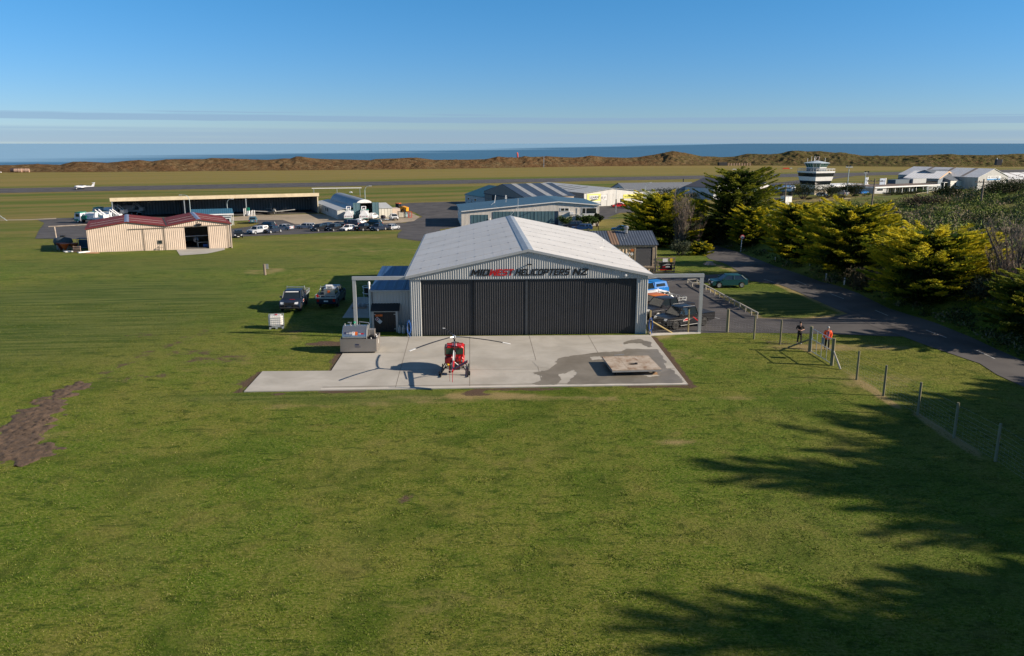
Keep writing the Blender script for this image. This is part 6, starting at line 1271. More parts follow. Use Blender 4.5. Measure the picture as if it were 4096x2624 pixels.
    for s_ in (-1, 1):
        for xc in ax:
            w = MB(); w.lathe([(wr - .05, -.11), (wr, -.07), (wr, .07), (wr - .05, .11)], (0, 0, 0), 16, 'y'); wo = w.build('wheel', M_TYRE, t, (xc, s_ * (hw - .10), wr))
            w = MB(); w.lathe([(wr * .62, -.115), (wr * .5, -.135), (.03, -.12)][::(1)], (0, 0, 0), 10, 'y') if False else w.lathe([(wr * .64, s_ * .112), (wr * .55, s_ * .122), (.05, s_ * .10)], (0, 0, 0), 10, 'y'); w.build('rim', rim or M_RIM, wo)
        if det:
            w = MB(); w.box(xb - .28, s_ * hw if s_ > 0 else -hw - .18, zbt + .02, xb - .14, hw + .18 if s_ > 0 else -hw, zbt + .18); w.build('side_mirror', paintm, t)
        w = MB(); w.add([(hl - .05, s_ * (hw * .52), zh - .25), (hl - .05, s_ * hw * .89, zh - .27), (hl - .14, s_ * hw * .86, zh - .07), (hl - .12, s_ * hw * .55, zh - .10), (hl + .01, s_ * (hw * .52), zh - .25), (hl - .02, s_ * hw * .88, zh - .27), (hl - .10, s_ * hw * .86, zh - .07), (hl - .06, s_ * hw * .55, zh - .10)], [(0, 1, 2, 3), (7, 6, 5, 4), (0, 4, 5, 1), (1, 5, 6, 2), (2, 6, 7, 3), (3, 7, 4, 0)]); w.build('headlight', M_HLAMP, t)
        y0, y1 = sorted((s_ * hw * .70, s_ * hw * .93)); w = MB(); w.box(-hl - .015, y0, zd - .42, -hl + .08, y1, zd - .14); w.build('tail_light', M_TLAMP, t)
    w = MB(); w.box(hl - .05, -hw * .48, zh - .30, hl + .012, hw * .48, zh - .12); w.box(hl - .1, -hw * .55, zb + .06, hl + .02, hw * .55, zb + .26); w.build('grille', M_PLAST, t) if False else (lambda a: a)(None)
    w = MB(); w.box(hl - .05, -hw * .48, zh - .30, hl + .012, hw * .48, zh - .12); w.build('grille', M_PLAST, t)
    w = MB(); w.box(hl - .12, -hw * .7, zb + .06, hl + .03, hw * .7, zb + .24); w.build('bumper', M_PLAST, t)
    w = MB(); w.box(hl + .031, -.2, zb + .1, hl + .045, .2, zb + .23); w.build('number_plate', M_PLATE, t); w = MB(); w.box(-hl - .03, -.2, zd - .42, -hl - .016, .2, zd - .29); w.build('number_plate', M_PLATE, t)
    if kind == 'ute' and 'flat' not in extra:
        w = MB(); w.box(-hl + .08, -hw + .12, zd + .002, xt - .12, hw - .12, zd + .02); w.build('tray_liner', M_PLAST, t)
        w = MB(); w.box(-hl + .02, -hw + .04, zd + .0205, xt - .08, -hw + .10, zd + .05); w.box(-hl + .02, hw - .10, zd + .0205, xt - .08, hw - .04, zd + .05); w.build('tray_rail', paintm, t)
    if 'canopy' in extra:
        g = MB(); cm = P_WHITE if 'whitecanopy' in extra else paintm; x0, x1 = -hl + .08, xt - .03
        g.add([(x1, -hw + .06, zd), (x1, hw - .06, zd), (x0, hw - .06, zd), (x0, -hw + .06, zd), (x1, -hw + .2, zr - .03), (x1, hw - .2, zr - .03), (x0 + .18, hw - .2, zr - .06), (x0 + .18, -hw + .2, zr - .06)], [(3, 2, 1, 0), (4, 5, 6, 7), (0, 1, 5, 4), (1, 2, 6, 5), (2, 3, 7, 6), (3, 0, 4, 7)]); c_ = g.build('canopy', cm, t)
        for s_ in (-1, 1): g = MB(); a = hw - .07; b_ = hw - .155; g.add([(x0 + .35, s_ * (a + .012), zd + .18), (x1 - .2, s_ * (a + .012), zd + .18), (x1 - .2, s_ * (b_ + .015), zr - .22), (x0 + .45, s_ * (b_ + .015), zr - .22)], [(0, 1, 2, 3)]); g.build('canopy_window', M_GLASS, c_)
    if 'flat' in extra:                          # flat deck with dropsides
        g = MB(); g.box(-hl - .12, -.98, zd - .1, xt - .12, .98, zd); g.build('deck', M_STEEL, t)
        for nm, b_ in (('dropside', (-hl - .12, -.98, zd + .002, xt - .14, -.94, zd + .27)), ('dropside', (-hl - .12, .94, zd + .002, xt - .14, .98, zd + .27)), ('tailboard', (-hl - .16, -.98, zd + .002, -hl - .121, .98, zd + .27))):
            g = MB(); x0, y0, z0, x1, y1, z1 = b_
            g.box(x0, y0, z1 - .05, x1, y1, z1); g.box(x0, y0, z0, x1, y1, z0 + .05); nn = 4
            for i in range(nn + 1):
                f_ = i / nn; 
                if x1 - x0 > y1 - y0: g.box(x0 + (x1 - x0 - .05) * f_, y0, z0 + .05, x0 + (x1 - x0 - .05) * f_ + .05, y1, z1 - .05)
                else: g.box(x0, y0 + (y1 - y0 - .05) * f_, z0 + .05, x1, y0 + (y1 - y0 - .05) * f_ + .05, z1 - .05)
            g.build(nm, M_STEEL, t)
        g = MB(); g.box(-hl - .08, -.9, zd + .002, xt - .16, .9, zd + .012); g.build('deck_liner', pm('rust brown ply', (.05, .022, .016), .8), t)
        g = MB(); xh = xt - .1
        for s_ in (-1, 1): g.tube([(xh - .4, s_ * .93, zd + .3), (xh, s_ * .86, zr - .1), (xh, s_ * .82, zr + .14)], .035, 6)
        g.tube([(xh, -.84, zr + .03), (xh, .84, zr + .03)], .035, 6); g.tube([(xh, -.86, zr - .45), (xh, .86, zr - .45)], .03, 6); g.build('headboard_frame', M_STEEL, t)
    if 'bar' in extra:
        g = MB(); 
        for s_ in (-.42, .42): g.tube([(hl + .05, s_, zb + .1), (hl + .14, s_, zh - .3), (hl + .1, s_, zh - .08)], .04, 6)
        g.tube([(hl + .13, -.75, zh - .34), (hl + .13, .75, zh - .34)], .035, 6); g.box(hl - .02, -.86, zb, hl + .10, .86, zb + .16) if False else g.tube([(hl + .08, -.84, zb + .12), (hl + .08, .84, zb + .12)], .09, 8); g.build('bull_bar', M_PLAST, t)
    if 'rails' in extra:
        for s_ in (-1, 1): g = MB(); g.tube([(xs_ - .1, s_ * (wt - .05), zr + .05), (xr + .1, s_ * (wt - .05), zr + .05)], .018, 6); g.build('roof_rail', M_STEPR, t)
        for s_ in (-1, 1): g = MB(); g.tube([(ax[0] - .5, s_ * (hw + .05), zb - .04), (ax[1] + .5, s_ * (hw + .05), zb - .04)], .032, 6); g.build('side_step', M_STEPR, t)
    return t
CDIM = {k_: (v[12], v[1] - .10) for k_, v in CARDEF.items()}
def put(o, x, y, hdg): o.location = (x, y, T(x, y) + .03); o.rotation_euler = (0, 0, R(hdg)); return o
def put_wheels(o, kind, f, r, side=1):         # pixels of the front and rear wheel contact of the near side (side=1: left side)
    a, b = G(*f), G(*r); h = math.atan2(a[1] - b[1], a[0] - b[0]); (xf, xr_), hw = CDIM[kind]; mx, my = (a[0] + b[0]) / 2, (a[1] + b[1]) / 2
    o_ = (xf + xr_) / 2; lx, ly = -math.sin(h) * side, math.cos(h) * side
    return put(o, mx - lx * hw - math.cos(h) * o_, my - ly * hw - math.sin(h) * o_, math.degrees(h))
def livery(t, s_=1, hw=.94):                   # helicopter logo on the door: white outline, red body
    y = s_ * (hw + .012); g = MB()
    pts = [(.95, .66), (.35, .66), (.15, .76), (.32, .88), (.55, .93), (.72, .87), (.88, .78)]
    g.add([(x, y, z) for x, z in pts], [tuple(range(len(pts)))]); o = g.build('door_decal', M_WHITE, t); g = MB(); g.add([(x * .84 + .09, y + s_ * .004, .78 + (z - .78) * .72) for x, z in pts], [tuple(range(len(pts)))]); g.build('decal_red', M_REDP, o)
    g = MB(); g.add([(-.12, y, .95), (-.22, y, .95), (-.80, y, .55), (-.66, y, .55)], [(0, 1, 2, 3)]); g.build('door_stripe', M_REDP, t)
CG = 'pickups parked beside the big hangar'
u = car('ute', P_BLACK, 'black double cab pickup with red and white door logo, nearest the fence', M_RIMD, ('bar', 'rails')); tagit(u, group=CG); put_wheels(u, 'ute', (2699, 1320), (2812, 1304)); livery(u)
h1 = u.rotation_euler.z; base = u.location.copy()
def park_at(kind, pm_, label, rim, ex, P, lx, ly, dh=0.0):      # P = world point of the local point (lx, ly)
    o = car(kind, pm_, label, rim, ex); tagit(o, group=CG); h = h1 + R(dh); return put(o, P[0] - (lx * math.cos(h) - ly * math.sin(h)), P[1] - (lx * math.sin(h) + ly * math.cos(h)), math.degrees(h))
park_at('ute', paint('charcoal', (.020, .022, .030)), 'charcoal double cab pickup behind the nearest black one', M_RIM, (), G(2628, 1280), 1.72, .84, 1)
park_at('ute', P_ORANGE, 'orange pickup with a brown flat deck among the parked row', M_RIM, ('flat',), G(2746, 1196, 1.2), -2.8, .98, 2)
park_at('wagon', P_WHITE, 'white car mostly hidden behind the orange pickup', M_RIM, (), G(2674, 1166, 1.4), -2.0, .6, 2)
park_at('ute', P_BLUE, 'bright blue pickup with canopy beside the hangar wall', M_RIM, ('canopy',), G(2672, 1154, 1.0), -2.6, .85, 3)
park_at('suv', P_NAVY, 'dark wagon with roof bars furthest up the parked row', M_RIM, ('rails',), G(2650, 1124, 1.4), -2.1, .7, 3)
u = car('hatch', P_TEAL, 'dark green three door hatchback on the grass island', M_RIM); put_wheels(u, 'hatch', (2878, 1153), (2961, 1152))
u = car('ute', P_NAVY, 'navy pickup with flat deck facing the camera on the lawn', M_RIMD, ('flat', 'bar')); put_wheels(u, 'ute', (1197, 1250), (1231, 1212)); livery(u)
g = MB(); g.box(1.41 - .3, -.7, 1.75, 1.15, .72, 1.80) if False else g.add([(1.0, -.62, 1.66), (1.0, .62, 1.66), (.93, .60, 1.725), (.93, -.60, 1.725)], [(0, 1, 2, 3)]); g.build('screen_strip', M_WHITE, u)
g = MB(); g.add([(1.9, -.1, 1.115), (1.9, .42, 1.115), (1.8, .42, 1.125), (1.8, -.1, 1.125)], [(0, 1, 2, 3)]); g.build('bonnet_lettering', M_REDP, u)
g = MB(); g.box(-2.82, 0, 0, -2.8, 0.01, 0.01) if False else None
u2 = car('ute', P_NAVY, 'navy pickup seen from behind with a spray tank on its deck in the hangar shadow', M_RIMD, ('flat',)); put_wheels(u2, 'ute', (1380, 1197), (1346, 1232), -1)
tk = thing('spray_tank', 'small steel spray tank with orange label on the shaded pickup deck', 'tank', (0, 0, 0)); c_, s_ = math.cos(u2.rotation_euler.z), math.sin(u2.rotation_euler.z)
tk.location = (u2.location.x - 1.75 * c_ - .25 * -s_, u2.location.y - 1.75 * s_ + .25 * c_, u2.location.z + 1.14); tk.rotation_euler = u2.rotation_euler
M_STAIN = pm('brushed stainless', (.44, .43, .42), .33, .75, var=.06, stretch=(.3, 1, 4))
m = MB(); m.box(-.55, -.55, 0, .55, .5, .75); m.build('body', M_STAIN, tk); m = MB(); m.box(-.565, -.1, .35, -.551, .15, .6); m.build('label_patch', M_ORG, tk); m = MB(); m.tube([(-.2, -.4, .75), (-.2, -.4, .95), (-.2, .3, .95), (-.2, .3, .75)], .03, 6); m.lathe([(.14, -.3), (.14, .3)], (.1, .1, .9), 10, 'y'); m.build('pump_pipe', M_WHITE, tk)
bx_ = thing('toolbox', 'yellow topped toolbox beside the spray tank on the shaded pickup', 'toolbox', (u2.location.x - 1.6 * c_ + .62 * s_ * 1, u2.location.y - 1.6 * s_ - .62 * c_, u2.location.z + 1.14), u2.rotation_euler.z); m = MB(); m.box(-.5, -.25, 0, .4, .28, .35); m.build('box', M_BLACKP, bx_); m = MB(); m.box(-.5, -.25, .352, .4, .28, .42); m.build('lid', pm('mustard', (.42, .32, .03)), bx_)
g = MB(); g.prism([(-.66, .03), (-.5, -.13), (-.34, .03), (-.5, .19)], -.006, .006, 'x'); d_ = g.build('hazard_diamond', M_REDP, u2, (-2.85, 1.25, 1.28))
# the staff car park by the gravel yard
RG_ = 'cars parked along the edge of the gravel yard'
rows = [('hatch', P_BLACK, 955, 950, -72, 'black hatchback on the grass right beside the cream shed', (), 1.05), ('suv', P_LBLUE, 1013, 893, 103, 'steel blue car seen from behind on the small grass verge', (), 1), ('ute', P_SILVER, 1033, 935, -118, 'silver pickup with a white canopy, left in the front row', ('canopy', 'whitecanopy'), .95),
 ('ute', P_NAVY, 1094, 932, -118, 'dark pickup with chrome steps beside the silver canopy pickup', ('bar',), .95), ('suv', P_BLACK, 1068, 914, 160, 'dark wagon half hidden behind the silver canopy pickup', (), .95), ('sedan', P_SILVER, 1135, 920, 160, 'silver sedan with its tail towards us beside the dark pickup', (), 1), ('wagon', P_SILVER, 1223, 916, 168, 'silver station wagon standing alone, seen side on', (), 1),
 ('suv', P_BLACK, 1276, 925, -113, 'black off roader facing us just right of the silver wagon', (), .95), ('wagon', P_NAVY, 1304, 914, -113, 'dark wagon with only its roof showing behind two black off roaders', (), .95), ('suv', P_BLACK, 1336, 924, -113, 'black off roader left of the old white sedan', ('rails',), .95), ('sedan', P_BLACK, 1350, 910, 165, 'black car in the back row left of the brown canopy pickup', (), 1),
 ('sedan', P_WHITE, 1395, 923, -116, 'old white sedan in the front row', (), 1), ('ute', P_GREY, 1399, 906, 167, 'long dark pickup with a grey canopy in the back row', ('canopy',), 1), ('ute', P_WHITE, 1440, 900, 80, 'white double cab in the back row seen from behind', ('canopy',), .9), ('ute', P_BLACK, 1455, 923, 64, 'black pickup showing its tailgate in the front row', (), .97),
 ('suv', P_GREEN, 1492, 905, 160, 'dark green off roader behind the right hand black pickup', (), 1), ('ute', P_NAVY, 1516, 923, -116, 'dark pickup facing us near the right end of the front row', (), .97), ('hatch', P_SILVER, 1571, 919, 66, 'silver hatchback at the right end of the front row', (), 1.0), ('ute', P_WHITE, 1490, 877, 82, 'white pickup in front of the teal hangar doors', ('canopy',), .95), ('ute', P_WHITE, 1575, 880, -72, 'white double cab facing us by the cream annexe', ('bar',), .95),
 ('sedan', P_RED, 2473, 829, 195, 'bright red coupe on the drive before the white club hangar', (), 1.0), ('sedan', P_NAVY, 2524, 826, 200, 'dark blue car behind the red coupe partly under the tree', (), 1), ('suv', P_NAVY, 2292, 914, 182, 'dark car in front of the workshop office door', (), 1.05), ('wagon', paint('royal blue', (.02, .07, .2)), 2328, 922, 176, 'blue car nearest the hangar roof in front of the workshop', ('rails',), 1.05), ('hatch', paint('mid blue', (.03, .12, .25)), 2480, 926, 172, 'blue car whose roof shows over the grey ridge', (), 1),
 ('suv', P_SILVER, 3372, 783, 100, 'silver van between two round trees at the terminal', (), 1.1), ('hatch', paint('pale blue', (.3, .42, .52)), 3289, 786, 10, 'pale blue car under the tree at the tower foot', (), 1.1), ('suv', P_BLUE, 3452, 781, 30, 'blue car glimpsed behind the bright shrub', (), 1), ('suv', P_GREY, 3858, 753, 10, 'grey van in front of the cream annexe wall', (), 1.3), ('suv', P_GREY, 3838, 754, 40, 'dark grey car beside the grey van at the annexe', (), 1.1)]
protos = {}
def proto_copy(kind, pm_, ex, label):
    key = (kind, ex)
    if key not in protos:
        o = car(kind, pm_, label, None, ex); protos[key] = (o, pm_); return o
    src, pm0 = protos[key]; o = copy_tree(src); o['label'] = label
    if pm0 is not pm_:
        def rec(c):
            for ch in c.children:
                if ch.type == 'MESH' and ch.data.materials and ch.data.materials[0] == pm0:
                    ch.material_slots[0].link = 'OBJECT'; ch.material_slots[0].material = pm_
                elif ch.type == 'MESH' and ch.material_slots[0].link == 'OBJECT' and ch.material_slots[0].material == pm0: ch.material_slots[0].material = pm_
                rec(ch)
        rec(o)
    return o
for kind, pm_, px, py, h_, lb, ex, sc in rows:
    o = proto_copy(kind, pm_, ex, lb); x, y = G(px, py); put(o, x, y, h_); o.scale = (sc, sc, sc)
    if py > 870 and px < 1620: o['group'] = RG_
cols_ = [P_GREEN, P_SILVER, P_GREY, P_WHITE, P_NAVY, P_SILVER, P_NAVY, P_BLACK, P_NAVY, P_WHITE, P_RED]
nm_ = ['dark green car at the left end of the far car park', 'silver car second from the left in the far car park', 'grey car third from the left in the far car park', 'white car left of the gable wall middle in the far car park', 'navy car below the middle of the freight hangar gable', 'silver car right of the navy one in the far car park', 'dark car under the right part of the freight gable', 'black car at the right corner of the freight hangar', 'navy car between the freight hangar and the far shed', 'white car with a bright roof near the right edge', 'red car at the very edge of the far car park']
for i, px in enumerate((3942, 3962, 3980, 3998, 4014, 4030, 4046, 4060, 4074, 4086, 4098)):
    o = proto_copy(('suv', 'sedan', 'wagon')[i % 3], cols_[i], (), nm_[i]); x, y = G(px, 746.5); put(o, x, y, 30 + (i % 2) * 180); o['group'] = 'cars in the far car park by the freight hangar'; o.scale = (1.1,) * 3
# ------------------------------------------------------------------ loader trucks
M_TGREEN = pm('truck green', (.010, .20, .13), .45); M_TW = pm('truck white', (.72, .72, .72), .5, dirt=.15)
def ltruck(label, px, py, hdg, style, sc=1.0):
    x, y = G(px, py); t = thing('loader_truck', label, 'truck', (x, y, TB(x, y) + .05), R(hdg), 'white and green loader trucks'); t.scale = (sc,) * 3
    m = MB(); m.box(-3.6, -.5, .75, 3.4, .5, 1.0); m.build('chassis', M_PLAST, t)
    m = MB(); m.prism([(2.0, .7), (3.7, .7), (3.75, 1.5), (3.5, 2.45), (2.0, 2.5)], -1.15, 1.15, 'y'); cb = m.build('cab', M_TW, t); m = MB(); m.box(1.98, -1.17, 2.505, 3.5, 1.17, 2.72); m.box(1.97, -1.17, .68, 3.76, 1.17, .95) if False else None; m.build('cab_roof', M_TGREEN, cb)
    m = MB(); m.box(3.53, -1.0, 1.6, 3.75, 1.0, 2.3); m.box(2.3, -1.165, 1.6, 3.3, 1.165, 2.3); m.build('cab_window', M_GLASS, cb)
    m = MB(); m.box(2.6, -1.18, .6, 3.78, 1.18, 1.05); m.build('green_skirt', M_TGREEN, cb)
    for xx in (2.9, -1.4, -2.7):
        for s_ in (-1, 1): m = MB(); m.lathe([(.42, -.16), (.5, -.1), (.5, .1), (.42, .16)], (0, 0, 0), 14, 'y'); w_ = m.build('wheel', M_TYRE, t, (xx, s_ * .95, .5)); m = MB(); m.lathe([(.22, s_ * .163), (.05, s_ * .14)], (0, 0, 0), 10, 'y'); m.build('rim', M_TW, w_)
    if style == 'rear':
        m = MB(); m.box(-1.5, -1.1, 1.02, 1.8, 1.1, 2.35); m.build('tank_body', M_TW, t)
        m = MB(); m.add([(-3.9, -1.25, .75), (-3.9, 1.25, .75), (-3.9, 1.25, 1.55), (-3.9, -1.25, 1.55), (-3.6, .45, 2.75), (-3.6, -.45, 2.75), (-1.6, -1.2, .9), (-1.6, 1.2, .9), (-1.6, 1.2, 1.6), (-1.6, -1.2, 1.6), (-1.9, .45, 2.8), (-1.9, -.45, 2.8)], [(0, 1, 2, 3), (3, 2, 4, 5), (1, 7, 8, 2), (0, 3, 9, 6), (2, 8, 10, 4), (3, 5, 11, 9), (6, 9, 8, 7), (9, 11, 10, 8), (5, 4, 10, 11), (0, 6, 7, 1)]); hp_ = m.build('hopper', M_TW, t)
        m = MB(); m.box(-3.96, -1.2, .62, -3.85, 1.2, .74); m.build('bumper', M_TGREEN, t)
        for s_ in (-.85, .85): m = MB(); m.prism([(s_ - .14, 1.2), (s_, 1.06), (s_ + .14, 1.2), (s_, 1.34)], -3.93, -3.905, 'x'); m.build('hazard_diamond', M_REDP, hp_)
        m = MB(); m.box(-3.93, -.5, 1.14, -3.905, .5, 1.24); m.build('lettering', M_PLAST, hp_)
        m = MB()
        for s_ in (-1, 1): m.tube([(-3.0, s_ * .6, 1.8), (-3.4, s_ * .55, 3.2), (-2.2, s_ * .55, 3.9)], .12, 6)
        m.tube([(-2.2, -.6, 3.9), (-2.2, .6, 3.9)], .12, 6); m.lathe([(.3, -.3), (.35, 0), (.3, .3)], (-3.1, 0, 3.2), 10, 'x'); m.build('loading_arm', M_TW, t)
    else:
        m = MB(); m.box(-3.4, -1.0, 1.02, .4, 1.0, 1.5); m.build('deck', M_TW, t); m = MB(); m.lathe([(.2, -1.6), (.72, -1.3), (.78, 0), (.72, 1.3), (.2, 1.6)], (-.2, 0, 1.95), 12, 'x'); m.build('tank', M_TW, t)
        m = MB()
        for s_ in (-1, 1): m.tube([(-1.4, s_ * .7, 1.4), (-2.0, s_ * .7, 3.3), (-3.7, s_ * .6, 1.9)], .17, 6)
        m.box(-4.3, -1.0, 1.2, -3.3, 1.0, 2.1); m.build('bucket_arm', M_TW, t); m = MB(); m.box(-.9, -1.01, 1.35, -.4, -.98, 1.7); m.build('orange_placard', M_ORG, t)
        m = MB(); m.box(.5, -1.05, 1.02, 1.7, 1.05, 1.9); m.build('locker', M_TGREEN, t)
    return t
ltruck('white hopper truck left of its twin in front of the teal doors', 1398, 879, 98, 'rear', .95); ltruck('white hopper truck right of its twin in front of the teal doors', 1458, 879, 98, 'rear', .95)
ltruck('white and green loader truck with folded arm at the far left of the yard', 366, 893, 170, 'arm', 1.05); ltruck('second loader truck with green cab behind the red roof', 440, 872, 178, 'arm', 1.1); ltruck('third loader truck nearest the open hangar', 512, 862, 185, 'arm', 1.1); ltruck('loader truck with raised arm between hangar and red roof', 420, 889, 182, 'arm', 1.0)
# yellow wheel loader
x, y = G(1601, 856); t = thing('wheel_loader', 'yellow wheel loader with orange roof beside the cream annexe', 'loader', (x, y, TB(x, y) + .05), R(-15)); M_YEL = pm('loader yellow', (.62, .27, .01), .45, dirt=.2)
m = MB(); m.prism([(.1, .8), (2.3, .8), (2.4, 1.9), (1.0, 2.3), (.1, 2.0)], -.9, .9, 'y'); m.build('engine_hood', M_YEL, t); m = MB(); m.box(-1.1, -.8, 1.2, .05, .8, 1.8); m.build('cab_floor', M_YEL, t); m = MB(); m.box(-1.1, -.78, 1.82, .05, .78, 3.0); c_ = m.build('cab', M_GLASS, t); m = MB(); m.box(-1.2, -.85, 3.01, .1, .85, 3.15); m.build('cab_roof', M_ORG, c_)
for xx in (-1.5, 1.4):
    for s_ in (-1, 1): m = MB(); m.lathe([(.6, -.25), (.75, -.15), (.75, .15), (.6, .25)], (0, 0, 0), 14, 'y'); w_ = m.build('wheel', M_TYRE, t, (xx, s_ * 1.0, .75)); m = MB(); m.lathe([(.35, s_ * .253), (.1, s_ * .2)], (0, 0, 0), 10, 'y'); m.build('rim', M_YEL, w_)
m = MB(); m.box(-3.3, -1.2, .3, -2.4, 1.2, 1.2); m.box(-2.4, -.5, .9, -1.1, .5, 1.2); m.build('bucket', M_YEL, t)
def frame_box(name, label, cat, px, py, w_, d_, h_, rz, mf, mi, z=None, grp=None):
    x, y = G(px, py); t = thing(name, label, cat, (x, y, TB(x, y) if z is None else z), rz, grp); m = MB()
    for a in (0, 1):
        for b in (0, 1): m.tube([(a * w_, b * d_, 0), (a * w_, b * d_, h_)], .05, 5)
        for zz in (.1, h_): m.tube([(0, a * d_, zz), (w_, a * d_, zz)], .05, 5); m.tube([(a * w_, 0, zz), (a * w_, d_, zz)], .05, 5)
    m.build('frame', mf, t)
    if mi: m = MB(); m.box(.15, .15, .15, w_ - .15, d_ - .15, h_ - .25); m.build('contents', mi, t)
    return t
frame_box('equipment_cage', 'dark steel equipment cage with pale load left of the loader bucket', 'cage', 1594, 872, 1.9, 1.4, 1.7, .3, M_PLAST, pm('pale load', (.45, .42, .34)), None, 'equipment cages by the loader'); frame_box('equipment_cage', 'smaller cage with pale blue panel right of the loaded cage', 'cage', 1621, 870, 1.2, 1.2, 1.6, .3, M_PLAST, pm('pale blue panel', (.35, .5, .5)), None, 'equipment cages by the loader')
frame_box('pipe_stand', 'thin red tube stand at the edge of the gravel', 'stand', 1634, 871, 1.0, .8, 1.6, .3, pm('red tube', (.5, .06, .05)), None)
x, y = G(1535, 884); t = thing('trailer', 'low trailer with drawbar lying beside the white double cab', 'trailer', (x, y, TB(x, y)), R(-40)); m = MB(); m.box(-1.2, -.7, .45, 1.3, .7, .6); m.build('bed', M_STEEL, t); m = MB(); m.tube([(1.3, .4, .5), (3.0, 0, .4)], .06, 6); m.tube([(1.3, -.4, .5), (3.0, 0, .4)], .06, 6); m.build('drawbar', M_STEEL, t)
for s_ in (-1, 1): m = MB(); m.lathe([(.25, -.08), (.3, 0), (.25, .08)], (0, s_ * .85, .3), 12, 'y'); m.build('wheel', M_TYRE, t)
m = MB(); m.lathe([(.05, -.9), (.45, -.6), (.5, 0), (.45, .6), (.05, .9)], (-.2, 0, 1.1), 10, 'x'); m.build('covered_load', M_TARP, t)
# fuel bowser point with bollards
x, y = G(994, 864); t = thing('fuel_pump', 'aviation fuel pump with green top on the gravel yard', 'fuel pump', (x, y, TB(x, y))); m = MB(); m.box(-.4, -.35, 0, .4, .35, 1.5); m.build('cabinet', M_WHITE, t); m = MB(); m.box(-.35, -.3, 1.52, .35, .3, 2.4); m.build('head', M_TGREEN, t); m = MB(); m.lathe([(.4, 0), (.5, .4), (.35, .75)], (.3, -.6, 0), 10); m.build('hose_reel', M_WHITE, t)
for i, (dx_, dy_) in enumerate(((-1.0, -.8), (1.2, -.9), (-1.1, .8), (1.0, .9), (-.6, 1.0), (1.7, .3))):
    b_ = thing('bollard', ('left front', 'right front', 'left rear', 'right rear', 'rear middle', 'outermost right')[i] + ' white bollard guarding the fuel pump', 'bollard', (x + dx_, y + dy_, TB(x, y)), 0, 'white bollards around the fuel pump'); m = MB(); m.tube([(0, 0, 0), (0, 0, 1.6 if i % 2 else 2.2)], .12, 8); m.build('post', M_WHITE, b_)
# ------------------------------------------------------------------ aircraft
def plane(name, label, loc, rz, bodym, low=True, span=11, length=8, accent=None, twin=False, ttail=False, gear=.5, whl=True):
    t = thing(name, label, 'aircraft', loc, rz); z0 = gear + .55; L_ = length
    m = MB(); m.lathe([(.06, L_ * .40), (.30, L_ * .38), (.50, L_ * .28), (.60, L_ * .10), (.58, -L_ * .05), (.30, -L_ * .28), (.14, -L_ * .55)], (0, 0, z0), 14, 'x'); o = m.build('fuselage', bodym, t, smooth=False); fan_ok(o, 60)
    m = MB(); m.lathe([(.05, L_ * .24), (.40, L_ * .14), (.46, 0), (.36, -L_ * .08), (.05, -L_ * .14)], (0, 0, z0 + .35), 12, 'x'); o = m.build('cockpit', M_GLASS, t); fan_ok(o, 60)
    zw = z0 - .35 if low else z0 + .75; di = .45
    for s_ in (-1, 1):
        m = MB(); x0, x1 = L_ * .12, -L_ * .08; m.slab((x0, s_ * .3, zw), (x1, s_ * .3, zw), (x1 * .8, s_ * span / 2, zw + di), (x0 * .65, s_ * span / 2, zw + di), .14); m.build('wing', bodym, t)
        if twin: m = MB(); m.lathe([(.05, 2.3), (.3, 2.1), (.38, 1.2), (.3, .0), (.05, -.9)], (0, s_ * 1.8, zw + .25), 10, 'x'); e_ = m.build('engine_nacelle', bodym, t); m = MB(); m.cbox(2.32, s_ * 1.8, zw + .25, .05, .1, 1.9); m.build('propeller', M_PLAST, e_)
    zt = z0 + 1.75; m = MB(); m.prism([(-L_ * .42, z0 + .1), (-L_ * .56, z0 + .05), (-L_ * .62, zt), (-L_ * .54, zt)], -.06, .06, 'y'); m.build('tail_fin', accent or bodym, t)
    zh_ = zt - .05 if ttail else z0 + .15; m = MB(); m.slab((-L_ * .50, -1.6, zh_), (-L_ * .50, 1.6, zh_), (-L_ * .60, 1.5, zh_), (-L_ * .60, -1.5, zh_), .07); m.build('tailplane', bodym, t)
    if not twin: m = MB(); m.lathe([(.03, L_ * .43), (.14, L_ * .41), (.16, L_ * .40)], (0, 0, z0), 8, 'x'); m.cbox(L_ * .415, 0, z0, .04, .12, 1.9); m.build('propeller', M_PLAST, t)
    for (xx, yy) in ((L_ * .3, 0), (-.3, 1.2), (-.3, -1.2)): m = MB(); m.tube([(xx, yy, .2), (xx, yy * .8, z0 - .3)], .05, 6); m.lathe([(.15, -.07), (.22, -.04), (.22, .04), (.15, .07)], (xx, yy, .22), 12, 'y'); m.build('landing_gear', bodym if xx > 0 else M_PLAST, t)
    return t
x, y = G(331, 757); pl = plane('twin_engine_aircraft', 'white twin engined aircraft rolling on the runway at the left', (x, y, -4.93), R(196), M_PWHITE, True, 13.4, 8.6, None, True, True, .6)
x, y = G(1094, 856); plane('tourer_aircraft', 'pale low wing aircraft facing out of the open hangar bay', (x, y, TB(x, y) + .07), R(-66), pm('dull silver', (.42, .42, .40), .4, .3), True, 12.5, 8.5)
x, y = G(565, 858); plane('red_tail_aircraft', 'white aircraft with a red and white tail at the left end of the open hangar', (x, y, -4.93), R(20), M_PWHITE, True, 11.5, 8, pm('aircraft red', (.45, .02, .03), .4))
x, y = G(720, 852); plane('wing_tip_aircraft', 'dim silver aircraft deep inside the open hangar', (x + 3, y + 8, -4.93), R(-60), pm('dim silver', (.35, .36, .36), .45, .2), False, 11, 7.5)
x, y = G(679, 853); t = thing('forklift', 'yellow forklift with a red mast inside the open hangar', 'forklift', (x, y + 3, -4.93), R(-90)); m = MB(); m.box(-.9, -.55, .3, .7, .55, 1.1); m.build('body', pm('forklift yellow', (.5, .38, .03)), t); m = MB()
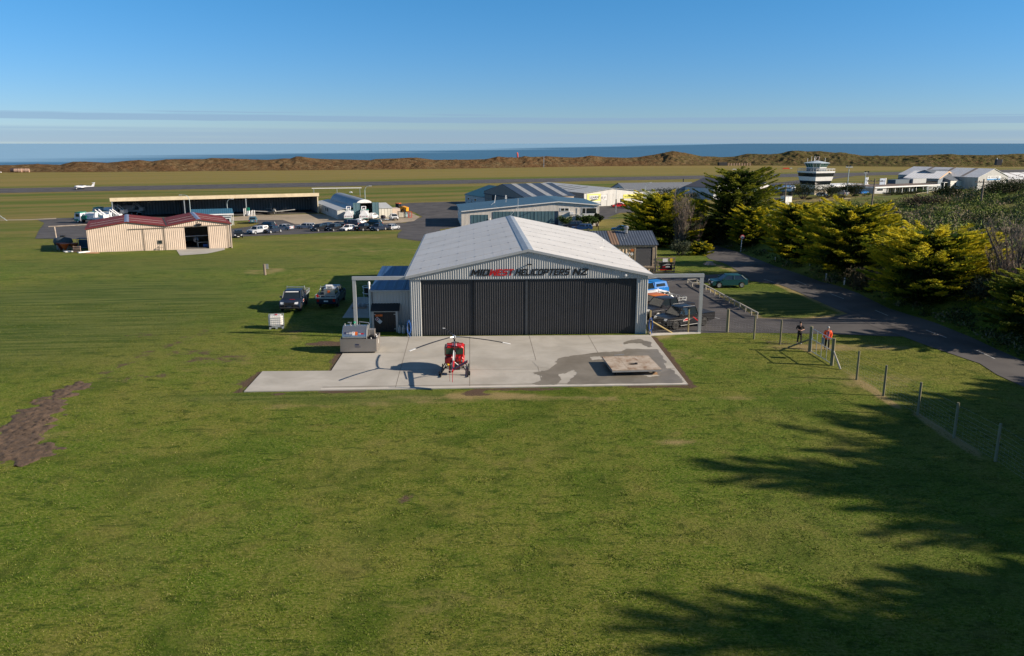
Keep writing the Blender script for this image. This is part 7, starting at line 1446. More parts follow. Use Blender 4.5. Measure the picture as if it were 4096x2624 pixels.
for a in (-.5, .45):
    for b in (-.5, .5): m.tube([(a, b, 1.1), (a * .8, b * .9, 2.2)], .04, 5)
m.box(-.6, -.55, 2.2, .6, .55, 2.28); m.build('guard', M_PLAST, t); m = MB(); m.box(.72, -.35, .1, .85, -.2, 2.4); m.box(.72, .2, .1, .85, .35, 2.4); m.build('mast', pm('mast red', (.4, .05, .03)), t)
for xx in (-.5, .5):
    for s_ in (-1, 1): m = MB(); m.lathe([(.22, -.1), (.28, 0), (.22, .1)], (xx, s_ * .55, .28), 12, 'y'); m.build('wheel', M_TYRE, t)
# blue and white fuel tank, white box, fences by the terminal road
x, y = G(3128, 783); t = thing('fuel_tank', 'long white and blue horizontal fuel tank on a frame left of the tower', 'tank', (x, y, -5), R(8)); m = MB(); m.lathe([(.1, -5.2), (1.3, -4.8), (1.5, -4.2), (1.5, 4.2), (1.3, 4.8), (.1, 5.2)], (0, 0, 2.7), 18, 'x'); o = m.build('shell', pm('tank blue', (.10, .20, .36), .4, var=.3, scale=.3), t); fan_ok(o, 50)
m = MB(); m.lathe([(1.52, 3.3), (1.34, 4.82), (.1, 5.24)], (0, 0, 2.7), 18, 'x'); m.build('white_end', M_WHITE, t); m = MB()
for xx in (-3.5, 0, 3.5): m.box(xx - .3, -1.4, 0, xx + .3, 1.4, 1.5)
m.build('cradle', M_PLAST, t); m = MB(); m.box(-4.5, -.8, 4.3, 4.5, .8, 4.4)
for i in range(8): m.tube([(-4.5 + i * 1.28, -.8, 4.4), (-4.5 + i * 1.28, -.8, 5.3)], .05, 4)
m.tube([(-4.5, -.8, 5.3), (4.5, -.8, 5.3)], .05, 4); m.build('walkway', M_PLAST, t); m = MB(); m.box(-1.6, -1.6, 3.0, -1.0 + 4, -1.52, 3.2); m.box(-.1, -1.6, 2.4, .1, -1.52, 3.5); m.build('tank_marking', M_PLAST, t)
x, y = G(3139, 824); t = thing('electrical_kiosk', 'plain white kiosk box right of the first power pole', 'kiosk', (x, y, T(x, y)), R(25)); m = MB(); m.box(0, 0, 0, 2.9, 2.2, 2.7); m.build('box', M_WHITE, t); m = MB(); m.box(-.1, -.1, 2.71, 3.0, 2.3, 2.82); m.build('lid', M_LGREY, t); m = MB(); m.box(1.2, -.03, .1, 1.24, 0, 2.6); m.build('door_seam', M_PLAST, t)
def rail_fence(label, pts_px, h_=1.5, sp=2.2, rails=(.6, 1.2), mat=None, cat='fence', r=.05, zg=None):
    P_ = [G(*q) for q in pts_px]; x0, y0 = P_[0]; t = thing('rail_fence', label, cat, (x0, y0, T(x0, y0))); mat = mat or M_WOODP; m = MB()
    for (a, b) in zip(P_, P_[1:]):
        l_ = math.dist(a, b); n_ = max(1, round(l_ / sp))
        for i in range(n_ + 1): f_ = i / n_; xx, yy = a[0] + (b[0] - a[0]) * f_, a[1] + (b[1] - a[1]) * f_; pm_ = MB(); pm_.tube([(xx - x0, yy - y0, T(xx, yy) - T(x0, y0)), (xx - x0, yy - y0, T(xx, yy) - T(x0, y0) + h_)], r + .02, 6); pm_.build('post', mat, t)
        for z_ in rails: m.tube([(a[0] - x0, a[1] - y0, T(*a) - T(x0, y0) + z_), (b[0] - x0, b[1] - y0, T(*b) - T(x0, y0) + z_)], r, 5)
    m.build('rails', mat, t); return t
rail_fence('dark rail fence along the terminal road left of the kiosk', [(3070, 824), (3133, 824)], 2.2, 2.4, (.7, 1.6)); rail_fence('wire fence of thin posts along the terminal road right of the kiosk', [(3180, 826), (3300, 812), (3420, 806), (3560, 800)], 1.4, 3.2, (.8, 1.3), None, 'fence', .03)
rail_fence('white rail at the end of the terminal drive', [(3664, 789), (3704, 783), (3745, 778)], .9, 3, (.8,), M_FASC)
for px, py, lb in ((3288, 812, 'weathered wooden picnic frame in the grass'), (3385, 810, 'pale wooden bench frame right of the picnic frame')):
    x, y = G(px, py); t = thing('bench', lb, 'bench', (x, y, T(x, y)), .2); m = MB(); m.box(-1.3, -.4, .9, 1.3, .4, 1.0); m.build('seat', M_HAY if 'pale' not in lb else M_FASC, t)
    for a in (-1.1, 1.0): m = MB(); m.box(a, -.3, 0, a + .1, .3, .9); m.build('leg', M_WOODP, t)
for px, py, pt, lb in ((3647, 781, 755, 'slim white marker post with yellow top in front of the terminal'), (3709, 774, 748, 'pale blue post at the terminal end room'), (3310, 804, 797, 'small white sign plate on the verge by the terminal road')):
    x, y = G(px, py); t = thing('sign_post', lb, 'post', (x, y, T(x, y))); h_ = HC + ray(px, pt)[2] / ray(px, pt)[1] * y - T(x, y); m = MB(); m.box(-.22, -.1, 0, .22, .1, h_); m.build('post', M_WHITE, t)
# ------------------------------------------------------------------ helicopter on the apron
M_HRED = pm('helicopter red', (.50, .010, .012), .22, spec=.6, var=.05, coat=.5); M_DRED = pm('deep red', (.20, .008, .015), .35); M_HGLS = pm('tinted acrylic', (.035, .065, .045), .12, spec=.7)
M_SILV2 = pm('bare alloy', (.46, .47, .48), .3, .7); M_YELP = pm('yellow cap', (.70, .40, .02), .5)
hx_, hy_ = -3.95, 53.05; hc = thing('helicopter', 'small red three bladed helicopter standing nose away on the apron', 'helicopter', (hx_, hy_, AP), R(92))
def rbox(m, x0, x1, hw0, hw1, z0, z1, b=.12):   # rounded box along x with a bevelled section
    def sec(x, hw, e): return [(x, -hw + b, z0 + e), (x, hw - b, z0 + e), (x, hw - e, z0 + b + e), (x, hw - e, z1 - b - e), (x, hw - b - e, z1 - e), (x, -hw + b + e, z1 - e), (x, -hw + e, z1 - b - e), (x, -hw + e, z0 + b + e)]
    S_ = [sec(x0, hw0, .05), sec(x0 + .08, hw0, 0), sec(x1 - .2, hw1, 0), sec(x1, hw1 * .9, .12)]; m.add([p for s_ in S_ for p in s_], [(i * 8 + j, i * 8 + (j+1) % 8, i * 8 + 8 + (j+1) % 8, i * 8 + 8 + j) for i in range(3) for j in range(8)] + [tuple(range(8))[::-1], tuple(range(24, 32))])
m = MB(); rbox(m, -.15, 1.0, .64, .68, .62, 1.88, .14); o = m.build('cabin', M_HRED, hc); fan_ok(o, 35)
m = MB(); m.lathe([(.02, 1.15), (.30, 1.05), (.52, .75), (.63, .35), (.65, 0)], (.95, 0, 1.22), 16, 'x'); o = m.build('bubble_windscreen', M_HGLS, hc); fan_ok(o, 60)
for s_ in (-1, 1):
    m = MB(); a, b_ = sorted((s_ * .07, s_ * .60)); m.box(-.165, a, 1.30, -.151, b_, 1.74); m.build('rear_window', M_HGLS, hc); m = MB(); a, b_ = sorted((s_ * .645, s_ * .70)); m.box(.1, a, 1.15, .95, b_, 1.75); m.build('door_window', M_HGLS, hc)
m = MB(); rbox(m, -.62, -.17, .30, .30, .72, 1.26, .1); m.build('fuel_tank', M_DRED, hc, (0, .36, 0)); m = MB(); rbox(m, -.72, -.17, .27, .27, .70, 1.24, .1); o = m.build('fuel_tank', M_HRED, hc, (0, -.38, 0))
for y0 in (-.14, .10): m = MB(); m.box(-.73, y0, .68, -.2, y0 + .03, 1.255); m.build('tank_strap', M_BLACKP, o)
m = MB(); m.lathe([(.16, -.34), (.26, -.3), (.26, .3), (.16, .34)], (-.75, 0, .62), 12, 'y'); m.box(-1.0, -.38, .42, -.4, .38, .62); m.build('engine', M_PLAST, hc)
m = MB(); m.tube([(0, 0, 1.2), (0, 0, 2.45)], .055, 10); m.build('mast', M_PLAST, hc); m = MB()
for a, b_ in (((-.1, .16, 1.0), (-.03, .10, 2.1)), ((-.1, -.16, 1.0), (-.03, -.10, 2.1)), ((-.2, 0, .9), (-.06, 0, 2.2))): m.tube([a, b_], .025, 6)
m.build('control_rod', M_WHITE, hc); m = MB(); m.lathe([(.10, 2.36), (.13, 2.42), (.13, 2.52), (.08, 2.58), (.03, 2.62)], n=12); hub = m.build('rotor_hub', M_SILV2, hc)
for a in (-14, 106, 226):
    a_ = R(a) - R(92); c_, s_ = math.cos(a_), math.sin(a_); dr = lambda r_: 2.52 - .055 * (r_ / 3.95) ** 2 * 5.2
    m = MB()
    def seg(r0, r1, w_, n=8):
        for i in range(n):
            ra, rb = r0 + (r1 - r0) * i / n, r0 + (r1 - r0) * (i+1) / n; m.add([(c_ * r_ - s_ * w, s_ * r_ + c_ * w, dr(r_) + h_) for r_ in (ra, rb) for w in (-w_, w_) for h_ in (-.008, .012)], [(1, 5, 7, 3), (0, 2, 6, 4), (0, 4, 5, 1), (2, 3, 7, 6), (0, 1, 3, 2), (4, 6, 7, 5)])
    seg(.42, 3.42, .075, 10); bl_ = m.build('rotor_blade', M_BLACKP, hc); m = MB(); seg(3.424, 3.95, .078, 2); m.build('white_tip', M_WHITE, bl_)
    m = MB(); m.tube([(c_ * .1, s_ * .1, 2.5), (c_ * .42, s_ * .42, 2.51)], .045, 8); m.build('blade_grip', M_SILV2, hub)
m = MB(); m.tube([(-.35, .0, 1.45), (-2.2, 0, 1.34)], .085, 10, .08); m.build('boom_front', M_SILV2, hc); m = MB(); m.tube([(-2.2, 0, 1.34), (-4.15, 0, 1.22)], .085, 10, .065); m.build('tail_boom', M_HRED, hc)
m = MB()
for s_ in (-1, 1): m.tube([(-.5, s_ * .34, .55), (-2.1, s_ * .05, 1.30)], .022, 6)
m.build('boom_strut', M_WHITE, hc); m = MB(); m.tube([(-.4, .05, 1.62), (-2.3, .03, 1.46)], .03, 6); m.build('drive_cover', M_WHITE, hc)
m = MB(); m.add([(-3.55, -.05, 1.28), (-3.9, -.05, 1.24), (-3.9, -.95, 1.78), (-3.55, -.95, 1.82), (-3.55, -.06, 1.24), (-3.9, -.06, 1.20), (-3.9, -.97, 1.74), (-3.55, -.97, 1.78)], [(0, 1, 2, 3), (7, 6, 5, 4), (0, 4, 5, 1), (1, 5, 6, 2), (2, 6, 7, 3), (3, 7, 4, 0)]); m.build('stabiliser', M_DRED, hc)
m = MB(); m.prism([(-3.85, 1.2), (-4.15, 1.2), (-4.28, .55), (-4.05, .55)], -.015, .015, 'y'); m.build('lower_fin', M_HRED, hc)
m = MB(); m.lathe([(.06, .08), (.09, .14), (.06, .24)], (-4.15, 0, 1.22), 8, 'y'); tr_ = m.build('tail_rotor_hub', M_PLAST, hc)
for s_ in (-1, 1): m = MB(); m.box(-4.20, .17, 1.22 + (.06 if s_ > 0 else -.64), -4.10, .185, 1.22 + (.64 if s_ > 0 else -.06)); m.build('tail_rotor_blade', M_HRED, tr_)
for s_ in (-1, 1):
    m = MB(); m.tube([(1.45, s_ * .92, .16), (1.25, s_ * .92, .05), (-1.35, s_ * .92, .05), (-1.45, s_ * .92, .10)], .045, 8); m.build('skid', M_PLAST, hc)
    for xx in (.7, -.75): m = MB(); m.tube([(xx, s_ * .92, .08), (xx, s_ * .62, .55), (xx, s_ * .3, .68)], .04, 6); m.build('skid_strut', M_PLAST, hc); m = MB(); m.tube([(xx - .25, s_ * .92, .1), (xx - .05, s_ * .5, .85)], .03, 6); m.build('damper', M_PLAST, hc)
    m = MB(); m.lathe([(.09, -.06), (.15, -.04), (.15, .04), (.09, .06)], (-.85, s_ * 1.02, .15), 10, 'y'); m.build('ground_wheel', M_BLACKP, hc)
m = MB(); m.tube([(.7, -.62, .5), (.7, .62, .5)], .035, 6); m.tube([(-.75, -.62, .5), (-.75, .62, .5)], .035, 6); m.build('cross_tube', M_PLAST, hc); m = MB(); m.lathe([(.03, 0), (.08, .03), (.08, .12)], (-.95, .42, .72), 8); m.build('filler_cap', M_YELP, hc); m = MB(); m.tube([(-.4, -.46, .7), (-.75, -.5, .95), (-.8, -.5, 1.05)], .05, 6); m.build('exhaust', M_SILV2, hc)
# ------------------------------------------------------------------ fuel unit in its steel bund
fx, fy = -12.92, 58.02; fu = thing('fuel_unit', 'stainless fuel tank in an open steel bund box at the left of the apron', 'fuel tank', (fx, fy, AP + .02), R(1.5)); W_, D_, Hb = 2.72, 2.05, 1.08
M_BUND = pm('dull stainless', (.30, .275, .25), .42, .6, var=.05, dirt=.1)
m = MB(); m.box(0, 0, .1, W_, .03, Hb); m.box(0, D_ - .03, .1, W_, D_, Hb); m.box(0, .03, .1, .03, D_ - .03, Hb); m.box(W_ - .03, .03, .1, W_, D_ - .03, Hb); m.box(.03, .03, .1, W_ - .03, D_ - .03, .14); m.build('bund_box', M_BUND, fu)
for a in (.2, W_ - .4):
    for b_ in (.1, D_ - .3): m = MB(); m.box(a, b_, 0, a + .25, b_ + .2, .098); m.build('foot', M_PLAST, fu)
M_ROLL = pm('rolled stainless', (.50, .50, .51), .26, .85, var=.04); zc_ = 1.12
m = MB(); m.lathe([(.80, 0), (.82, .02), (.82, 1.78), (.80, 1.8)], (.14, 1.0, zc_), 28, 'x'); o = m.build('tank', M_ROLL, fu); fan_ok(o, 40); m = MB(); m.lathe([(.825, 1.79), (.84, 1.80), (.84, 1.83), (.825, 1.84)], (.14, 1.0, zc_), 28, 'x'); m.build('end_rim', M_SILV2, o)
def curved(name, x0, x1, a0, a1, mat, par, dr=.006): 
    m = MB(); n_ = 4
    for i in range(n_):
        t0, t1 = R(a0 + (a1 - a0) * i / n_), R(a0 + (a1 - a0) * (i+1) / n_); r_ = .82 + dr; m.quad((x0, 1.0 - r_ * math.cos(t0), zc_ + r_ * math.sin(t0)), (x1, 1.0 - r_ * math.cos(t0), zc_ + r_ * math.sin(t0)), (x1, 1.0 - r_ * math.cos(t1), zc_ + r_ * math.sin(t1)), (x0, 1.0 - r_ * math.cos(t1), zc_ + r_ * math.sin(t1)))
    return m.build(name, mat, par)
M_NAVYS = pm('navy decal', (.03, .035, .08), .5); M_GRY = pm('grey decal', (.30, .29, .28), .5)
curved('navy_label', .30, .68, 20, 32, M_NAVYS, o); curved('grey_label', .68, .86, 20, 32, M_GRY, o); curved('hazard_label', .90, 1.10, 14, 33, M_WHITE, o); curved('orange_label', 1.10, 1.30, 14, 33, M_ORG, o); curved('red_logo', 1.52, 1.76, 19, 26, M_REDP, o); curved('logo_stripe', 1.36, 1.56, 20, 23, M_WHITE, o, .007); curved('small_print', .28, .84, 10, 12, M_NAVYS, o); curved('small_print', .28, .84, 15, 16.5, M_GRY, o); curved('hazard_mark', .96, 1.04, 26, 30, M_REDP, o, .009)
textmesh('lettering', 'ensol', .20, M_WHITE, o, (.46, 1.0 - .832 * math.cos(R(22)), zc_ + .832 * math.sin(R(22))), (R(62), 0, 0), .001)
m = MB(); m.box(1.12, -.012, .60, 1.42, -.002, .70); m.box(1.12, -.012, .45, 1.52, -.002, .48); m.box(1.12, -.012, .53, 1.52, -.002, .55); m.build('bund_label', M_NAVYS, fu); m = MB(); m.box(W_ + .002, 1.0, .5, W_ + .012, 1.12, .85); m.build('side_label', M_WHITE, fu)
zt_ = zc_ + .80
for xx, h_, r_ in ((.25, .10, .04), (.68, .14, .07), (.98, .1, .03)): m = MB(); m.lathe([(r_, zt_), (r_, zt_ + h_), (r_ * .6, zt_ + h_ + .03)], (xx, 1.0, 0), 10); m.build('filler_neck', M_SILV2, fu)
m = MB(); m.cbox(.62, 1.0, zt_ + .22, .30, .1, .05); m.build('hatch_lever', M_SILV2, fu); m = MB(); m.lathe([(.02, 0), (.09, .04), (.10, .1), (.07, .16), (.01, .19)], (.98, 1.0, zt_ + .12), 10); m.build('green_float', pm('green cap', (.01, .30, .16)), fu)
m = MB(); m.tube([(1.35, 1.0, zt_), (1.35, 1.0, zt_ + .28), (2.06, .95, zt_ + .2), (2.10, .9, zt_ + .12), (2.10, .9, .9)], .035, 8); m.tube([(1.35, .95, zt_ + .05), (1.6, .9, zt_ - .02), (1.9, .8, zt_ - .12)], .025, 6); m.build('pipework', M_SILV2, fu)
m = MB(); m.box(2.0, 1.0, .9, 2.45, 1.6, 1.55); m.build('control_box', M_BUND, fu); m = MB(); m.lathe([(.10, -.12), (.30, -.12), (.30, .12), (.10, .12)], (2.28, .55, .98), 18, 'y'); rl = m.build('hose_reel', M_BLACKP, fu); m = MB(); m.tube([(2.28, .4, .75), (2.28, .4, 1.1)], .03, 6); m.build('reel_stand', M_WHITE, rl); m = MB(); m.tube([(2.55, .9, 1.25), (2.66, .85, 1.12), (2.62, .75, 1.0)], .04, 6); m.build('nozzle', M_WHITE, fu); m = MB(); m.tube([(2.3, .4, .8), (2.2, .2, .9), (2.5, .15, 1.0), (2.6, .3, .9)], .03, 6); m.build('blue_hose', pm('blue hose', (.02, .1, .35)), fu)
# ------------------------------------------------------------------ IBC tank, landing trolley, bucket, bottles, hoses
ib = thing('liquid_tote', 'white plastic tank in a steel cage on a pallet, standing on the lawn', 'water tank', (-20.72, 66.2, 0), R(14)); m = MB(); m.box(-.0, 0, .14, 1.2, 1.0, .22)
for a in (0, .52, 1.04): m.box(a, 0, 0, a + .16, 1.0, .14)
m.build('pallet', M_STEEL, ib); m = MB(); rbox(m, .04, 1.16, .46, .46, .24, 1.12, .08); m.build('plastic_tank', pm('milky plastic', (.70, .68, .64), .45, var=.05), ib, (0, .5, 0)); m = MB()
for z_ in (.25, .42, .6, .78, .96, 1.14): m.box(-.01, -.012, z_, 1.21, .0, z_ + .022); m.box(-.01, 1.0, z_, 1.21, 1.012, z_ + .022); m.box(-.012, 0, z_, 0, 1, z_ + .022); m.box(1.2, 0, z_, 1.212, 1, z_ + .022)
for i in range(8): x = i * 1.19 / 7; m.box(x, -.014, .22, x + .018, -.0125, 1.16); m.box(x, 1.0125, .22, x + .018, 1.026, 1.16)
for i in range(7): y = i * .98 / 6; m.box(-.026, y, .22, -.0125, y + .018, 1.16); m.box(1.2125, y, .22, 1.226, y + .018, 1.16)
m.box(0, .3, 1.165, 1.2, .33, 1.18); m.box(0, .68, 1.165, 1.2, .71, 1.18); m.build('cage', M_STEEL, ib); m = MB(); m.box(-.032, .2, .62, -.028, .75, 1.0); m.build('plate', pm('lilac plate', (.35, .33, .42)), ib); m = MB(); m.lathe([(.12, 1.13), (.12, 1.19)], (.6, .5, 0), 12); m.build('lid', M_REDP, ib)
for a in ((-.01, .9), (.95, 1.21)): m = MB(); m.box(a[0], -.03, .225, a[1], -.018, .32) if a[0] > .5 else m.box(-.01, -.03, .225, .22, -.018, .32); m.build('corner_guard', M_BLACKP, ib)
lt = thing('landing_trolley', 'wheeled landing platform with stained pale boards on the wet concrete', 'platform', (6.79, 51.9, AP - .10), math.atan2(.3, 3.39)); k = NT('stained board'); oc = k.objc(); n1 = k.noise(oc, 1.4, 6, .7, .5); n2 = k.noise(oc, 5, 5, .7); v_ = k.n('ShaderNodeVectorMath', operation='DISTANCE'); k.link(k.mapn(oc, (1, 1.1, 0)), v_.inputs[0]); v_.inputs[1].default_value = (1.75, 1.55, 0)
c = k.mix(k.rng(n1, .35, .65), (.44, .38, .31), (.31, .235, .17)); c = k.mix(k.rng(n1, .56, .68, 0, .8), c, (.17, .085, .04)); c = k.mix(k.rng(n2, .5, .7, 0, .6), c, (.24, .17, .12)); c = k.mix(k.rng(k.math('ADD', v_.outputs['Value'], k.math('MULTIPLY', n2, .5)), .75, .35, 0, .9), c, (.07, .05, .03)); k.col(c); k.b.inputs['Roughness'].default_value = .75
m = MB(); 
for i in range(3): m.box(.01 + i * 1.135, 0, .50, 1.13 + i * 1.135, 3.52, .56)
m.build('board', k.m, lt); m = MB(); m.box(0, -.03, .40, 3.4, .06, .495); m.box(0, 3.46, .40, 3.4, 3.55, .495); m.box(0, .06, .40, .08, 3.46, .495); m.box(3.32, .06, .40, 3.4, 3.46, .495); m.build('frame', M_SILV2, lt)
for xx, yy in ((.3, .5), (.3, 3.0), (3.0, .5), (3.0, 3.0)): m = MB(); m.lathe([(.12, -.06), (.17, -.04), (.17, .04), (.12, .06)], (xx, yy, .27), 12, 'x'); m.build('wheel', M_TYRE, lt); 
m = MB(); m.box(2.85, .15, .1, 3.2, .45, .2); m.box(2.95, .2, .12, 3.05, .3, .395); m.build('jack', pm('pine block', (.42, .26, .14)), lt); m = MB(); m.tube([(1.5, 3.56, .45), (1.4, 4.0, .3)], .05, 6); m.tube([(1.0, 4.0, .5), (1.75, 4.05, .55)], .025, 6); m.build('tow_handle', M_SILV2, lt)
m = MB(); m.box(1.55, 1.25, .562, 2.05, 1.35, .60); m.lathe([(.10, 0), (.10, .06)], (2.0, 1.45, .562), 8); m.build('tie_down_fitting', M_BLACKP, lt)
def hosecoil(label, lx, r0):
    x, y = HL(lx, -.14); t = thing('hose_coil', label, 'hose', (x, y, 0), HR, 'blue hose coils at the hangar corners'); rg = random.Random(3); m = MB()
    for i in range(7): a = rg.uniform(.42, .62); b_ = rg.uniform(.10, .17); m.tube([(b_ * math.cos(q) + rg.uniform(-.02, .02), -.02 - i * .025, .85 + a * math.sin(q)) for q in [2 * math.pi * j / 14 for j in range(15)]], .022, 5)
    m.tube([(0, -.1, .4), (.1, -.25, .12), (.05, -.35, .1)], .022, 5); m.build('hose', pm('blue hose', (.02, .1, .35)), t); m = MB(); m.tube([(0, .1, 1.3), (0, -.22, 1.3)], .03, 6); m.build('hook', M_STEEL, t)
    m = MB(); m.tube([(-.1, -.12, .07), (-.1, -.12, 1.25)], .03, 6); m.build('stand_pipe', M_STEEL, t)
hosecoil('blue hose coiled on the left front corner of the big hangar', -.15, 1); hosecoil('blue hose coiled on the right front corner of the big hangar', HW + .28, 1)
for i, (dx_, dy_, lb) in enumerate(((-1.05, 1.35, 'left gas bottle of three beside the shed door'), (-.72, 1.25, 'middle gas bottle of three beside the shed door'), (-.36, 1.4, 'right gas bottle of three nearest the hangar wall'))):
    x, y = HL(dx_, dy_); t = thing('gas_bottle', lb, 'gas bottle', (x, y, 0), 0, 'gas bottles between shed and hangar'); m = MB(); m.lathe([(.10, 0), (.15, .05), (.16, .42), (.10, .52), (.04, .55)], n=12); m.build('bottle', M_LGREY, t); m = MB(); m.lathe([(.09, .56), (.09, .68)], n=10); m.build('collar', M_STEEL, t)
x, y = G(1478, 1222); t = thing('spray_bucket', 'black helicopter bucket in a white ring stand beside the blue roofed shed', 'bucket', (x + .2, y, .05)); m = MB(); m.lathe([(.25, .7), (.62, 1.2), (.66, 1.75), (.6, 1.78)], n=18); m.build('bucket', M_BLACKP, t); m = MB()
for zz, r_ in ((1.25, .8), (1.85, .8), (.05, .7)): m.tube([(r_ * math.cos(q), r_ * math.sin(q), zz) for q in [2 * math.pi * j / 18 for j in range(19)]], .03, 5)
for a in range(4): q = a * 1.57 + .6; m.tube([(.7 * math.cos(q), .7 * math.sin(q), .05), (.8 * math.cos(q), .8 * math.sin(q), 1.85)], .03, 5)
m.build('ring_stand', M_WHITE, t); x, y = G(1487, 1228); t = thing('white_standpipe', 'upright white pipe at the corner of the blue roofed shed', 'pipe', HL(-3.6, 2.6) + (0,)); m = MB(); m.tube([(0, 0, 0), (0, 0, 3.9)], .07, 8); m.build('pipe', M_WHITE, t); m = MB(); m.lathe([(.1, 3.9), (.1, 4.1), (.03, 4.2)], n=10); m.build('cap', M_WHITE, t)
x, y = G(1407, 1238); t = thing('loaded_pallet', 'pallet of grey bags on the slab left of the shed', 'pallet', (x, y, .05), R(4)); m = MB(); m.box(0, 0, 0, 1.3, 1.1, .13); m.build('pallet', M_HAY, t)
for i in range(3):
    for j in range(2): m = MB(); rbox(m, .02 + i * .42, .42 + i * .42, .24, .24, .14 + j * .14, .28 + j * .14, .04); m.build('bag', pm('pale sacks', (.40, .38, .38)), t, (0, .52, 0))
# posts on the lawn and road furniture
x, y = G(1061, 1100); t = thing('field_marker_post', 'stout timber post with a grey board on the lawn', 'post', (x, y, T(x, y))); m = MB(); m.tube([(0, 0, -.2), (-.06, 0, 1.35)], .17, 10, .15); m.build('post', M_WOODP, t); m = MB(); m.box(.12, .05, .75, .42, .09, 1.35); m.build('board', M_LGREY, t)
x, y = G(2962.5, 1007); t = thing('speed_sign', 'round red rimmed speed limit sign on a white post at the road bend', 'traffic sign', (x, y, T(x, y) - .1)); m = MB(); m.tube([(0, 0, 0), (.08, 0, 2.2)], .07, 8); m.build('post', M_WHITE, t)
for i, zz in enumerate((.15, .42, .69)): m = MB(); m.tube([(.005 + i * .01, 0, zz), (.01 + i * .01, 0, zz + .13)], .073, 8); m.build('black_band', M_BLACKP, t)
m = MB(); m.lathe([(.36, -.02), (.38, -.01), (.38, .01), (.36, .02)], (.1, -.1, 2.52), 24, 'y'); d_ = m.build('disc', pm('sign red', (.50, .02, .03)), t); m = MB(); m.lathe([(.27, -.005), (.27, .005)], (.1, -.128, 2.52), 24, 'y'); m.build('face', M_WHITE, d_); textmesh('numerals', '30', .40, M_BLACKP, d_, (-.12, -.136, 2.375), (R(90), 0, 0), .002, 0, .01)
for px, py, pt, lb in ((3238, 1082, 1031, 'white edge post below the speed sign, farthest of the four'), (3303, 1124, 1093, 'white edge post left of the nearest pair'), (3376, 1142, 1110, 'nearest white edge post at the foot of the bank'), (3100, 1050, 1028, 'tiny white edge post in the shade of the bank')):
    x, y = G(px, py); t = thing('edge_marker_post', lb, 'marker post', (x, y, TB(x, y)), 0, 'white road edge posts'); h_ = HC + ray(px, pt)[2] / ray(px, pt)[1] * y - TB(x, y); m = MB(); m.box(-.06, -.03, 0, .06, .03, h_); m.build('post', M_WHITE, t); m = MB(); m.box(-.061, -.031, h_ * .72, .061, .031, h_ * .80); m.build('reflector_band', M_BLACKP, t)
# low timber barrier
bA, bB = (20.75, 86.24), (22.22, 70.33); bt = thing('timber_barrier', 'low timber rail barrier along the edge of the car park', 'barrier', (bA[0], bA[1], T(*bA))); M_RAIL = pm('weathered rail', (.36, .34, .29), .8, var=.15); m = MB(); q0 = Vector((0, 0, .5)); q1 = Vector((bB[0] - bA[0], bB[1] - bA[1], .5 - T(*bA))); dd = (q1 - q0).normalized(); nn = Vector((-dd.y, dd.x, 0)) * .06
m.add([tuple(p) for p in (q0 - nn, q0 + nn, q1 + nn, q1 - nn, q0 - nn + Vector((0, 0, .1)), q0 + nn + Vector((0, 0, .1)), q1 + nn + Vector((0, 0, .1)), q1 - nn + Vector((0, 0, .1)))], [(0, 1, 2, 3), (7, 6, 5, 4), (0, 4, 5, 1), (1, 5, 6, 2), (2, 6, 7, 3), (3, 7, 4, 0)]); m.build('rail', M_RAIL, bt)
for i in range(12): p = q0.lerp(q1, .01 + i * .98 / 11); m = MB(); m.tube([(p.x, p.y, p.z - .65), (p.x, p.y, p.z - .005)], .065, 8); m.build('post', M_RAIL, bt)
c4 = [(0, 0), (-1.0, -.1), (-1.0, 2.3), (.1, 2.5)]; m = MB()
for a, b_ in zip(c4, c4[1:] + c4[:1]): m.tube([(a[0], a[1], .55), (b_[0], b_[1], .55)], .06, 6)
m.build('corner_rail', M_RAIL, bt)
for a in c4[1:]: m = MB(); m.tube([(a[0], a[1], -.2), (a[0], a[1], .5)], .08, 8); m.build('post', M_RAIL, bt)
# ------------------------------------------------------------------ fence and gate
M_POST = pm('treated pine post', (.20, .185, .115), .85, var=.2, scale=3, stretch=(1, 1, .2)); M_POSTN = pm('new pine post', (.40, .31, .14), .8, var=.15, scale=3, stretch=(1, 1, .2))
def fence(name, label, pts, braces=(), h_=2.0, thick=(), new=()):
    x0, y0 = pts[0]; t = thing(name, label, 'fence', (x0, y0, 0))
    for i, (x, y) in enumerate(pts):
        r_ = .13 if i in thick else .075; m = MB(); m.tube([(x - x0, y - y0, -.2), (x - x0, y - y0, h_)], r_, 9, r_ * .92); m.build('post', M_POSTN if i in new else M_POST, t)
    m = MB()
    for a, b_ in zip(pts, pts[1:]):
        for zz in (.1, .3, .5, .7, .9, 1.1, 1.3, 1.55, 1.85): m.tube([(a[0] - x0, a[1] - y0, zz), (b_[0] - x0, b_[1] - y0, zz)], .0028, 3)
        l_ = math.dist(a, b_); n_ = int(l_ / .3)
        for i in range(1, n_): f_ = i / n_; m.tube([(a[0] + (b_[0] - a[0]) * f_ - x0, a[1] + (b_[1] - a[1]) * f_ - y0, .1), (a[0] + (b_[0] - a[0]) * f_ - x0, a[1] + (b_[1] - a[1]) * f_ - y0, 1.1)], .0016, 3)
    m.build('wire_mesh', M_STEEL, t)
    for (a, za, b_, mt) in braces: m = MB(); m.tube([(a[0] - x0, a[1] - y0, za), (b_[0] - x0, b_[1] - y0, .03)], .06, 8); m.build('brace', mt, t)
    return t
gL, gR = (22.68, 58.73), (22.87, 54.9)
fence('post_fence', 'post and wire fence from the hangar corner to the gate', [(11.46, 64.52), (14.76, 64.97), (18.09, 65.15), (19.62, 62.74), (21.16, 60.97), gL], [((11.5, 64.5), 1.15, (13.4, 64.7), M_POSTN), (gL, 1.0, (21.45, 59.95), M_POST)], thick=(2, 5), new=(0, 1))
